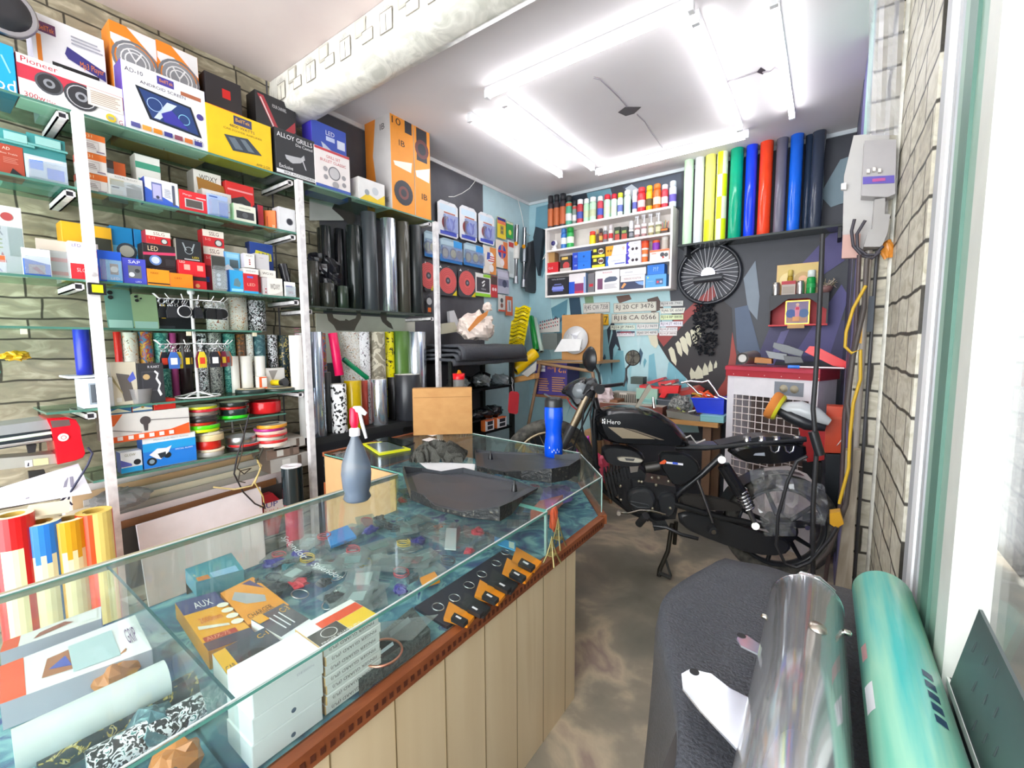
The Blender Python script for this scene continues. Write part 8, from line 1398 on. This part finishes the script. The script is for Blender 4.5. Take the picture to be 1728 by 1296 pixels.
slab('charger_box','teal power adapter box at the back of the counter','box', fm(f7,((165,270),(430,200),(350,100),(90,185))),0.735,0.69,'3f8f9c','3a7f90',[('r',0.05,0.0,0.3,0.25,'c8783a'),('r',0.35,0.0,0.9,0.3,'8ab8d8'),('t','18W',0.08,0.28,0.04,0.18,'f0d8a0')])
slab('wooden_box','pale wooden box with two chrome stripes, back left of the teal box','box', fm(f7,((60,220),(320,120),(230,50),(-10,110))),0.70, FZ, 'd8b878','a88850',[('r',0.5,0.2,0.56,0.7,'f0f0ea'),('r',0.62,0.2,0.68,0.7,'f0f0ea')])
yel = 'f0a818'
slab('cable_box','yellow and navy audio cable box under the counter glass','box', fm(f7,((235,655),(500,560),(272,322),(50,385))),0.70, FZ, yel, 'c88810',[('r',0,0.7,1,1,'4a4a78'),('t','AUX',0.32,0.76,0.75,0.13,'f4f0ea'),('r',0,0.0,1,0.14,'4a4450'),('r',0.05,0.14,0.75,0.22,'b8442c'),('t','AUX-75',0.1,0.15,0.6,0.06,'f0a080'),('t','2000mm',0.2,0.45,0.7,0.1,'c8521c'),('p',[(0.1,0.42),(0.7,0.32),(0.7,0.28),(0.08,0.36)],'e8e0d0')] + [('c',0.88,0.3 + 0.12 * i, 0.045,'f4ecd8') for i in range(4)])
slab('charger_box','orange box with a grey dual charger picture, right of the audio cable box','box', fm(f7,((455,505),(680,395),(480,240),(300,330))),0.702, FZ, 'f09c28','c87c18',[('p',[(0.1,0.7),(0.3,0.85),(0.8,0.45),(0.7,0.3),(0.3,0.45)],'b0aeb0'),('p',[(0.6,0.95),(0.95,0.6),(0.85,0.95)],'5a4a78'),('t','CHARGER',0.1,0.08,0.7,0.12,'6a4a20')])
slab('charger_box','white and dark fast charger box with two cables pictured','box', fm(f7,((770,650),(905,545),(650,385),(470,478))),0.712, FZ, '5a5a60','f4f0ee',[('r',0,0.0,1,0.42,'e8e6ea'),('r',0.7,0.08,0.95,0.36,'7a7e8a'),('t','CHARGER',0.05,0.08,0.6,0.12,'3a4460'),('t','C-3',0.7,0.8,0.95,0.12,'f0b020'),('r',0.3,0.5,0.34,0.85,'ececf0'),('r',0.45,0.5,0.49,0.85,'ececf0'),('r',0.6,0.5,0.64,0.85,'ececf0'),('r',0,0.82,0.3,1, yel)])
slab('charger_box','white, navy and yellow car charger box, nearest the front glass','box', fm(f7,((425,905),(760,700),(545,520),(255,665))),0.712, FZ, '44464e','e8e4e0',[('r',0,0.0,1,0.28,'eeecea'),('t','V3  TYPE-C',0.06,0.05,0.7,0.13,'4a4a50'),('r',0,0.28,0.22,0.98,'f0b424'),('t','CAR',0.03,0.5,0.19,0.12,'3a3430'),('r',0.75,0.08,0.95,0.32,'8a8c94'),('c',0.48,0.5,0.17,'2c2826'),('t','C-1',0.75,0.8,0.95,0.1,'f0b020'),('p',[(0.5,0.3),(0.9,0.45),(0.95,0.3)],'e8e8ec')])
# white cartons and finger guard boxes just behind the front glass
y0, y1 = onx(418,1200,-0.78).y, onx(540,1150,-0.78).y
for i in range(3): carton('carton_box','plain white carton pressed against the front glass, ' + ('bottom','middle','top')[i] + ' of three','box',(-0.775, y0 + 0.003 * i, 0.6605 + i * 0.047), UY, y1 - y0,0.1,0.0465,['f4f2f4','d8d4da','f6f4f6'],[('c',0.55,0.3,0.1,'5a6a80')] if i < 2 else [('t','DESIGN',0.6,0.6,0.85,0.1,'c8c4d0')],'white cartons in the counter')
y0, y1 = onx(546,1150,-0.78).y, onx(640,1100,-0.78).y
for i in range(7):
    top = [('r',0.0,0.0,0.5,0.55,'4a4642'),('r',0.25,0.55,0.99,0.8,'e8501c'),('r',0.5,0.0,0.99,0.5,'f4c81c'),('r',0.5,0.5,0.99,0.56,'e8501c'),('o',0.26,0.32,0.16,0.145,'f0ece8'),('t','FINGER GUARD (PU)',0.04,0.05,0.7,0.08,'f4f0ec')] if i == 6 else None
    carton('finger_guard_box','flat white box in the lettered stack behind the front glass' if i < 6 else 'topmost flat box with an orange, yellow and black lid behind the front glass','box',(-0.778 + 0.002 * (i % 2), y0 + 0.002 * (i % 3),0.6605 + i * 0.0205), UY, y1 - y0,0.105,0.0198,['f2efec','d0a870','f4f1ee'],[('t','FINGER GUARD (PU)',0.9,0.75,0.1,-0.45,'5a5650')],'finger guard boxes', top=top)
slab('foam_tray','grey foam tray with a phone cover and necklace, right of the flat white boxes','tray', fm(f8,((475,1105),(862,790),(640,600),(330,850))),0.69, FZ, 'foam_grey', None, [('p',[(0.1,0.2),(0.5,0.12),(0.9,0.2),(0.9,0.85),(0.1,0.85)],'2c2d2e'),('r',0.15,0.3,0.5,0.42,'cfe4ee'),('r',0.5,0.6,0.85,0.8,'9aa4a8')])
t = MB().torus(onz(*f8(470,850),0.70),(0,0,1),0.045,0.003,'e0a088:m',30,5).build('bead_necklace'); tag(t, 'rose gold bead necklace lying on the foam tray','necklace')
slab('clear_bag','clear polythene bag half over the foam tray','bag', fm(f8,((230,800),(640,780),(780,640),(420,690))),0.697,0.695,'e8ecec:pl')
slab('key_tray','black organiser tray for key fobs along the front glass','tray', fm(f8,((880,735),(1345,385),(1130,290),(650,600))),0.664, FZ, '1f1d2e')
for i, (x, y, c) in enumerate(((870,640,'f0921c'),(960,590,'26272a'),(1040,520,'f0921c'),(1110,460,'2a2b2e'),(1190,400,'f0921c'),(1240,340,'f0921c'))):
    P = fm(f8,((x - 40, y + 30),(x + 60, y + 40),(x + 40, y - 40),(x - 70, y - 60))); q = onz(*f8(x - 90, y - 40),0.685); t = empty('leather_key_fob', q, ('black leather key fob on an ' + 'orange' if c[0] == 'f' else 'black leather key fob on a black') + ' pouch, ' + 'nearest second third fourth fifth farthest'.split()[i] + ' in the organiser tray','key fob','key fobs in the tray')
    MB().prism([onz(a, b, 0.675) for a, b in fm(f8,((x - 60, y + 20),(x + 70, y + 60),(x + 110, y + 10),(x - 30, y - 70)))],(0,0,-0.009), c + ':s').build('pouch', t)
    MB().prism([onz(a, b, 0.688) for a, b in fm(f8,((x - 20, y + 20),(x + 50, y + 55),(x + 75, y + 30),(x, y - 10)))],(0,0,-0.011),'26272a:s').build('strap', t); MB().prism([onz(a, b, 0.689) for a, b in fm(f8,((x + 5, y + 12),(x + 32, y + 28),(x + 40, y + 22),(x + 12, y + 6)))],(0,0,-0.0005),'d8d8da').build('metal_label', t)
    MB().torus(q, (0.2,0.1,1),0.016,0.0016,'c8c8cc:ch',20,6).build('ring', t)
# heap of small accessories
g = random.Random(17); kinds = [('clear_packet','clear accessory packet in the heap under the counter glass','packet','d8e4e4:pl'),('metal_ring','chrome key ring in the heap under the counter glass','ring','c4c8cc:ch'),('small_part','dark bike accessory in the heap under the counter glass','accessory','24404a:s'),('coiled_cable','coiled dark cable in the heap under the counter glass','cable','2a3844:s')]
for i in range(150):
    u, v = g.random(), g.random(); x = lerp(-1.5,-0.98, u); y = lerp(0.5,1.24, v) if i % 4 else lerp(1.3,1.95, v)
    if y > 1.27: x = lerp(-1.9,-0.95, u)
    if y < 0.62 and x > -1.25: y += 0.15
    if y > 1.75 and x > -1.1: x -= 0.3
    nm, lb, ctg, k = kinds[(0,2,1,0,3,2,0)[i % 7]]; c_ = V3((x, y, 0.662 + 0.03 * g.random())); a = g.random() * 6.28
    if y > 1.27: lb = lb.replace('under the counter glass','inside the second counter')
    if nm == 'clear_packet':
        e1 = V3((math.cos(a), math.sin(a),0)) * g.uniform(.035, .075); e2 = V3((-math.sin(a), math.cos(a),0)) * g.uniform(.03, .055); mb = MB(); mb.prism([c_ - e1 - e2, c_ + e1 - e2 * 0.9, c_ + e1 * 0.9 + e2, c_ - e1 + e2],(0,0,0.006),'dce8e8:pl'); c_ = c_ + V3((0,0,0.0015)); mb.prism([c_ - e1 * .6 - e2 * .5, c_ + e1 * .5 - e2 * .5, c_ + e1 * .5 + e2 * .5, c_ - e1 * .5 + e2 * .4],(0,0,0.003),('2a96d8','8ab0b0','3a5a60','e4e8e4','3a4850','b8343a','5a8a88','d8dcd8')[i % 8]); o = mb.build(nm)
    elif nm == 'metal_ring': o = MB().torus(c_, (g.uniform(-.3, .3), g.uniform(-.3, .3),1), g.uniform(.014, .024),0.002, k, 18,6).build(nm)
    elif nm == 'coiled_cable': mb = MB(); mb.tube([c_ + V3((math.cos(j * .55 + a) * (.025 + .002 * (j % 3)), math.sin(j * .55 + a) * .02,0.0006 * j)) for j in range(26)],0.002,('2a3844:s','c8a830:s','b82a3a:s')[i % 3],5); o = mb.build(nm)
    else: o = blob(nm, None, None, c_, g.uniform(.015, .03), g.uniform(.015, .035), .012,('24404a:s','2c6a74:s','c8283a:s','2a2a8a:s','a8562a:s','283034:s')[i % 6], i, 0.7,12)
    lb = {'clear_packet': 'clear packet with a ' + ('blue','grey green','dark teal','white','slate','red','teal','pale grey')[i % 8] + ' content','metal_ring': lb[:15],'small_part': ('dark teal','teal','red','deep blue','rust','charcoal')[i % 6] + ' bike accessory','coiled_cable': ('dark','yellow','red')[i % 3] + ' coiled cable'}[nm] + lb[lb.index(' in'):]; tag(o, lb, ctg, {'clear_packet': 'clear packets','metal_ring': 'chrome rings','small_part': 'small accessories','coiled_cable': 'coiled cables'}[nm] + (' in the heap' if y < 1.27 else ' in the second counter'))
for i, (p, q) in enumerate((((620,30),(740,150)),((785,185),(945,265)))):
    a, b = onz(*f7(*p),0.705), onz(*f7(*q),0.705); d = b - a; w = V3((-d.y, d.x, 0)).normalized() * -0.03; mb = MB(); mb.text('Splendor', lambda u, v, l: a + d * u - w * v + V3((0,0, l)),0,0,1,1,'eef2f4:s',0.002); tag(mb.build('chrome_emblem'),('chrome script emblem at the back of the heap','second chrome script emblem nearer the front of the heap')[i],'emblem')
slab('blue_packet','bright blue packet at the back of the heap','packet', fm(f8,((190,265),(330,210),(280,150),(165,195))),0.70,0.69,'1a8ad8:s')
slab('blue_card','blue white card lying near the joint of the counters','card', fm(f8,((1090,250),(1205,290),(1205,245),(1090,212))),0.70,0.697,'3a9ad0', None, [('r',0.7,0.1,0.95,0.9,'c8d8c8')])
slab('white_card','white rectangular card standing out amid the heap','card', fm(f8,((815,280),(878,285),(882,168),(825,165))),0.70,0.697,'d0dada')
slab('orange_pouch','orange pouch beside the white oval tag','pouch', fm(f8,((700,480),(790,450),(760,405),(680,440))),0.69,0.68,'f0961c:s')
for i, (x, y) in enumerate(((1440,215),(1405,300))):
    c_ = onz(*f8(x, y + 60), FZ); mb = MB(); H = 0.115 - 0.02 * i
    for sx in (-1,1):
        for sy in (-1,1): mb.tube([c_ + V3((sx * .022, sy * .022,0)), c_ + V3((sx * .011, sy * .011, H * .35)), c_ + V3((sx * .004, sy * .004, H * .7)), c_ + V3((0,0, H))],[.0035, .003, .0025, .001],'b8ac78:mr',5)
    for h, r in ((.3, .014),(.62, .007)): mb.box(c_.x - r, c_.x + r, c_.y - r, c_.y + r, c_.z + H * h, c_.z + H * h + .004,'b8ac78:mr')
    tag(mb.build('lattice_tower_figurine'),('taller brass lattice tower souvenir in the second counter','shorter brass lattice tower souvenir in the second counter')[i],'figurine')
blob('orange_brush','orange crinkled strip hanging at the front of the second counter','strip', onz(*f8(1415,120),0.74),0.015,0.015,0.05,'f05a2a:s',2,0.6,12); blob('purple_pouch','purple pouch inside the cut corner of the second counter','pouch', V3((-0.98,1.72,0.70)),0.07,0.09,0.04,'6a58a8:s',4,0.4,14)
slab('orange_sleeve','coral paper sleeve under the glass by the cut corner','paper',((895,862),(935,850),(950,835),(910,845)),0.74,0.70,'e07a60')
# left compartment: long grip boxes, foil roll
for q, zt_, k, arts, lab in ((((0,660),(560,470),(545,385),(0,545)),0.715,'e8e4e2',[('r',0,0,0.16,1,'e8562c'),('p',[(0.3,0.2),(0.7,0.5),(0.6,0.8),(0.35,0.6)],'9a5a4a'),('r',0.75,0.2,0.95,0.85,'f0efee')],'white printed box with a red end, upper one in the left compartment'),
    (((0,945),(840,640),(745,450),(0,735)),0.72,'e9e4e6',[('r',0,0,0.15,1,'e8562c'),('p',[(0.25,0.25),(0.5,0.2),(0.52,0.75),(0.3,0.7)],'a86a48'),('r',0.45,0.12,0.78,0.82,'b4c8cc'),('p',[(0.3,0.4),(0.45,0.3),(0.42,0.6)],'4a58b0'),('t','GRIP',0.86,0.3,0.94,0.4,'6a4a78')],'large white window box with a red end in the left compartment')):
    slab('grip_box', lab, 'box', fm(f6, q), zt_, FZ + 0.01, k, 'b8b4c0', arts)
for lab, a, b, r, k in (('dark grip mat roll with gold diamonds in the left compartment',(200,1290),(1080,830),0.026,'pat_gold_dark'),('black roll printed with white signs near the front glass, left compartment',(480,1300),(1120,960),0.028,'pat_mosaic')):
    P, Q = onz(*f6(*a),0.69), onz(*f6(*b),0.69); tag(MB().cyl(P, Q, r, k, n=18).build('grip_roll'), lab, 'roll')
P, Q = onz(*f6(75,1210),0.725), onz(*f6(920,800),0.725); tag(MB().cyl(P, Q, 0.036,'d4dad8:s', n=22).build('white_roll'),'thick white roll lying in the left compartment','roll')
for i, (y, k) in enumerate(((0.13,'pat_mosaic'),(0.215,'2a2a2e:g'))): t = MB().cyl((-0.80, y - 0.09,0.70),(-0.80, y - 0.01,0.70),0.032, k, n=20).build('grip_can'); tag(t, ('black printed can behind the front glass at the lower left','plain black can beside the printed one at the lower left')[i],'can')
for i in range(5): c_ = V3((-1.35 + 0.12 * i, 0.22,0.69)); blob('tissue_pack',('blue grey','rust','dark slate')[i % 3] + ' wrapped bundle along the glass partition, ' + 'first second third fourth fifth'.split()[i] + ' from the back','bundle', c_, 0.05,0.04,0.03,('clutter_blue','b8743a:s','2a3c44:s')[i % 3], i + 50,0.5,12,'bundles along the partition')
# ---- things standing on the counters
GT = ZT + 0.0006
P = onz(603,843, GT); t = empty('spray_bottle', P, 'clear spray bottle with a pink and white trigger head, half full of grey liquid','spray bottle')
sc = (zat(735, P.x, P.y) - GT)
MB().rev([(0.04,0),(0.048,0.01),(0.041,0.03),(0.048,0.05),(0.052, sc * 0.42)],'7b8fa8:g', P, n=28).build('liquid', t)
MB().rev([(0.042,0),(0.05,0.01),(0.043,0.03),(0.05,0.05),(0.054, sc * 0.42),(0.05, sc * 0.58),(0.03, sc * 0.82),(0.016, sc * 0.95),(0.014, sc)],'a9b6c6:pt', P, n=28).build('bottle_body', t)
z_ = GT + sc; MB().rev([(0.019,0),(0.019,0.025),(0.012,0.03)],'f2eff2:s',(P.x, P.y, z_), n=20).build('screw_cap', t)
MB().rev([(0.011,0.03),(0.017,0.05),(0.015,0.1),(0.008,0.105)],'e81440:s',(P.x, P.y, z_), n=16).build('pump_head', t); o_ = V3((P.x, P.y, z_)); MB().tube([o_ + AX * 0.0 + V3((0,0,0.098)), o_ + AX * 0.02 + V3((0,0,0.098)), o_ + AX * 0.045 + V3((0,0,0.08))],[0.012,0.014,0.007],'f0eef0:s').build('nozzle', t); MB().tube([o_ + AX * 0.02 + V3((0,0,0.09)), o_ + AX * 0.03 + V3((0,0,0.04)), o_ + AX * 0.042 + V3((0,0,-0.01))],[0.006,0.007,0.005],'f4f2f4:s').build('trigger', t)
slab('mobile_phone','phone in a yellow frame cover lying by the spray bottle','phone',((640,766),(693,757),(652,744),(612,748)), GT + 0.009, GT, 'e8ec28:s', None, [('r',0.08,0.1,0.92,0.9,'5a6a68:g')])
slab('mobile_phone','black phone lying behind the yellow framed one','phone',((678,754),(700,746),(655,737),(630,742)), GT + 0.009, GT, '1c2420:g','26282c:s')
for i, q in enumerate((((730,736),(742,732),(722,728),(710,731)),((732,748),(746,743),(725,738),(712,742)))): slab('paper_slip',('white paper slip on the counter, the farther one','white paper slip on the counter, the nearer one')[i],'paper', q, GT + 0.001, GT, 'f4f4f6')
slab('white_cloth','white sheet of foam under the grey cloth','sheet',((728,796),(800,800),(802,783),(705,778)), GT + 0.003, GT, 'eeeef0')
c_ = onz(742,775, GT); rows = []
for i in range(40):
    v = i / 39; rows.append([c_ + AX * ((j / 39 - .5) * 0.26) + V3((-0.5,0.8,0)) * ((v - .5) * 0.17) + V3((0,0,0.005 + max(0,0.075 * math.sin(PI * v) * math.sin(PI * j / 39) ** .5 + 0.024 * math.sin(9 * noise.noise(V3((v * 2, j / 16,3))) * 3)))) for j in range(40)])
tag(MB().grid(rows, 'fabric_grey').build('grey_cloth'),'crumpled dark grey cloth on the second counter','cloth')
P = onz(934,771, GT); t = empty('water_bottle', P, 'bright blue metal water bottle with a black flip lid','water bottle'); h1 = zat(686, P.x, P.y) - GT; r = 0.047
MB().rev([(r * .9,0),(r, 0.004),(r, h1 * .25),(r * .88, h1 * .42),(r * .86, h1 * .55),(r, h1 * .75),(r, h1 * .97),(r * .92, h1)],'0a52e0:g', P, n=32).build('body', t)
MB().rev([(r * .97,0),(r * .97,0.03),(r * .8,0.045),(r * .4,0.048)],'26282a:s', P + V3((0,0, h1)), n=24).build('lid', t); MB().prism([P + V3((0,0, h1 + 0.035)) - AX * 0.0 + AF * -.012, P + V3((0,0, h1 + 0.035)) + AF * .012, P + V3((0,0, h1 + 0.06)) - AX * 0.05 + AF * .008, P + V3((0,0, h1 + 0.06)) - AX * 0.05 - AF * .008],(0,0,0.009),'2c2e30:s').build('flip_spout', t)
mb = MB(); cc = P + V3((0,0,0.03)); [mb.poly([cc - AF * (r + .0008) * math.cos(a) + AX * (r + .0008) * math.sin(a) + V3((0,0, z)), cc - AF * (r + .0008) * math.cos(a + .12) + AX * (r + .0008) * math.sin(a + .12) + V3((0,0, z)), cc - AF * (r + .0008) * math.cos(a + .06) + AX * (r + .0008) * math.sin(a + .06) + V3((0,0, z + .012))],'d8e4f8') for a, z in ((-.3,0),(-.1, .008),(.1,-.004),(.25, .01),(-.6, .02),(.45,0))]; mb.build('white_print', t)
# black side covers
def cover(lab, pts, hts, lip):
    t = empty('side_cover', onz(*pts[0], GT), lab, 'motorcycle side cover','motorcycle side covers on the counter'); P = [onz(a, b, GT + 0.006) for a, b in pts]; c = sum(P, V3()) / len(P)
    mb = MB(); R0 = P; R1 = [c + (p - c) * 0.86 + V3((0,0,0.004)) for p in P]; R2 = [c + (p - c) * 0.45 + V3((0,0,0.0)) for p in P]; hts = [h * 1.15 for h in hts]; T1 = [p + V3((0,0, h)) for p, h in zip(P, hts)]; T0 = [c + (p - c) * 1.02 + V3((0,0, h)) for p, h in zip(P, hts)]; U = [c + (p - c) * 1.02 - V3((0,0,0.003)) for p in P]
    mb.grid([R2, R1, R0, T1, T0],'44474c:s', closeu=True, sm=False); mb.poly(R2,'44474c:s'); mb.build('shell', t); mb = MB(); mb.grid([[c + (p - c) * 1.022 - V3((0,0,0.003)) for p in P],[c + (p - c) * 1.022 + V3((0,0, h)) for p, h in zip(P, hts)]],'dirty_plastic', closeu=True, sm=False); mb.poly([c + (p - c) * 1.02 - V3((0,0,0.003)) for p in P],'dirty_plastic'); mb.build('outer_skin', t)
    for a, b in lip: q = onz(a, b, GT + 0.008); MB().rev([(0.012,0),(0.008,0.026),(0.004,0.03),(0.004,0.042),(0.001,0.044)],'1a1b1d:s', q, n=12).build('mounting_peg', t)
    return t
cover('larger black plastic side cover lying hollow side up, nearer the camera',((682,800),(712,795),(745,800),(782,798),(860,812),(905,825),(880,842),(862,865),(842,877),(780,870),(735,858),(715,850),(695,842)),(.03, .012, .01, .02, .006, .004, .01, .035, .04, .012, .01, .03, .03),((868,829),))
cover('smaller black plastic side cover beside the water bottle',((803,763),(830,764),(905,767),(945,775),(978,780),(977,795),(958,808),(930,813),(880,808),(850,800),(806,794)),(.012, .006, .006, .02, .04, .05, .05, .05, .03, .01, .02),((828,775),))
carton('carton_box','large plain brown cardboard box standing on the far end of the second counter','box',(-2.11,1.86, GT),(0.73,0.68,0),0.375,0.07,0.30,['carton','b8834a','c8935a'],[('r',0.02,0.8,0.98,0.815,'a8743a')])
# ================================================================ foreground right: leather covered seat bench with exhausts
def lth(u, v):
    y = lerp(1.53,0.2, u); x0 = lerp(-0.245,-0.26 - 0.09 * math.sin(u * 7), min(1, u * 3)); x = lerp(x0,0.2, min(1, v * 1.0)) if v > 0.3 else x0; z = 0.715 + 0.012 * noise.noise(V3((u * 6, v * 5,1)))
    if v <= 0.3: k = 1 - v / 0.3; x = x0 + 0.03 * (1 - (1 - k) ** 2) - 0.05 * k + 0.025 * math.sin(u * 14) * k; z -= 0.68 * k
    else: x = lerp(x0,0.2,(v - 0.3) / 0.7)
    if u < 0.06: z -= 0.02 * (1 - u / 0.06)
    return V3((x, y, z))
drape('leather_cover','black leather sheet draped over the seat bench at the lower right','leather sheet', lth, 60,30,'leather_black')
tag(MB().box(-0.19,0.19,0.25,1.5,0.0,0.69,'3a3634').build('seat_bench'),'low bench hidden beneath the draped black leather','bench')
t = empty('exhaust_silencer',(-0.005,1.0,0.8),'big polished chrome silencer lying on the black leather','silencer'); A, B_ = V3((-0.010,1.17,0.799)), V3((-0.008,0.2,0.799))
MB().rev([(0.062,0),(0.07,0.006),(0.07,0.9),(0.064,0.92)],'d4d6da:cw', A, B_ - A, 48).build('chrome_body', t); MB().torus(A + V3((0,-0.006,0)),(0,1,0),0.066,0.005,'e4e6ea:ch',40,8).build('end_ring', t)
MB().cyl(A, A + V3((0,0.09,0.005)),0.03,'b8b2a8:ch', n=20).build('inlet_pipe', t); MB().tube([A + V3((-0.035,0.07,0.0)), A + V3((-0.01,0.07,0.035)), A + V3((0.02,0.07,0.034)), A + V3((0.05,0.07,0.01))],0.01,'c8c8cc:ch').build('clamp', t)
for p in ((-0.08,1.06,0.80),(0.06,1.06,0.82)): MB().rev([(0.006,-.004),(0.006,0.006),(0.002,0.009)],'d8d4c8:ch', p, (p[0] + 0.004,0,0),10).build('rivet', t)
MB().rev([(0.016,0),(0.013,0.006),(0.001,0.008)],'c8c0b4:m',(0.012,0.96,0.866),(0.2,0,1),14).build('weld_boss', t)
def brk(pts, z):
    mb = MB(); mb.prism([onz(a, b, z) for a, b in pts],(0,0,0.004),'d0d4dc:cw'); q = sum((onz(a, b, z) for a, b in pts[:3]), V3()) / 3; mb.rev([(0.009,0.0045),(0.001,0.0048)],'1c1c20', q, n=14); mb.build('mounting_bracket', t)
brk(((1150,1140),(1165,1132),(1200,1140),(1232,1165),(1262,1180),(1250,1275),(1180,1200),(1152,1165)),0.77); brk(((1243,1080),(1250,1073),(1260,1075),(1290,1095),(1290,1112),(1250,1092)),0.77)
t = empty('vinyl_roll',(0.135,0.8,0.8),'turquoise wrapped vinyl roll lying to the right of the chrome silencer','vinyl roll'); A, B_ = V3((0.139,1.36,0.785)), V3((0.139,0.2,0.785))
MB().rev([(0.045,0),(0.056,0.004),(0.058,0.01),(0.058,1.14)],'vinyl_turquoise', A, B_ - A, 36).build('roll', t)
def rl(a, y, e=.0006): return V3((0.139 + (0.058 + e) * math.sin(a), y, 0.785 + (0.058 + e) * math.cos(a)))
for y0, y1, a0, a1, k in [(0.86,0.93,-1.3,-.95,'eceef2:s'),(1.0,1.05,-1.25,-1.0,'c89a9a:s'),(.66, .76, .5,1., '2c4a64:s')] + [(0.85 + i * .028,0.868 + i * .028, .35, .62,'2c4a64:s') for i in range(5)]: MB().grid([[rl(lerp(a0, a1, j / 5), y) for j in range(6)] for y in (y0, y1)], k).build('printed_label', t)
mb = MB(); P = [V3(p) for p in ((0.216,0.90,0.74),(0.216,0.50,0.73),(0.21,0.50,0.98),(0.212,0.84,1.0 - .02))]
pl_ = [onx(a, b, 0.205) for a, b in ((1652,1028),(1600,1160),(1640,1330),(1800,1330))]; mb.prism(pl_, (0.004,0,0),'7e8688:mr')
for i in range(9): a, b = 1645 + (i % 3) * 18,1085 + i * 22; mb.prism([onx(a, b, 0.204), onx(a + 3, b - 2,0.204), onx(a - 4, b + 16,0.204), onx(a - 7, b + 14,0.204)],(0.0008,0,0),'4a5254')
tag(mb.build('steel_plate'),'dusty steel guard plate with stamped slots leaning on the glass door','plate')
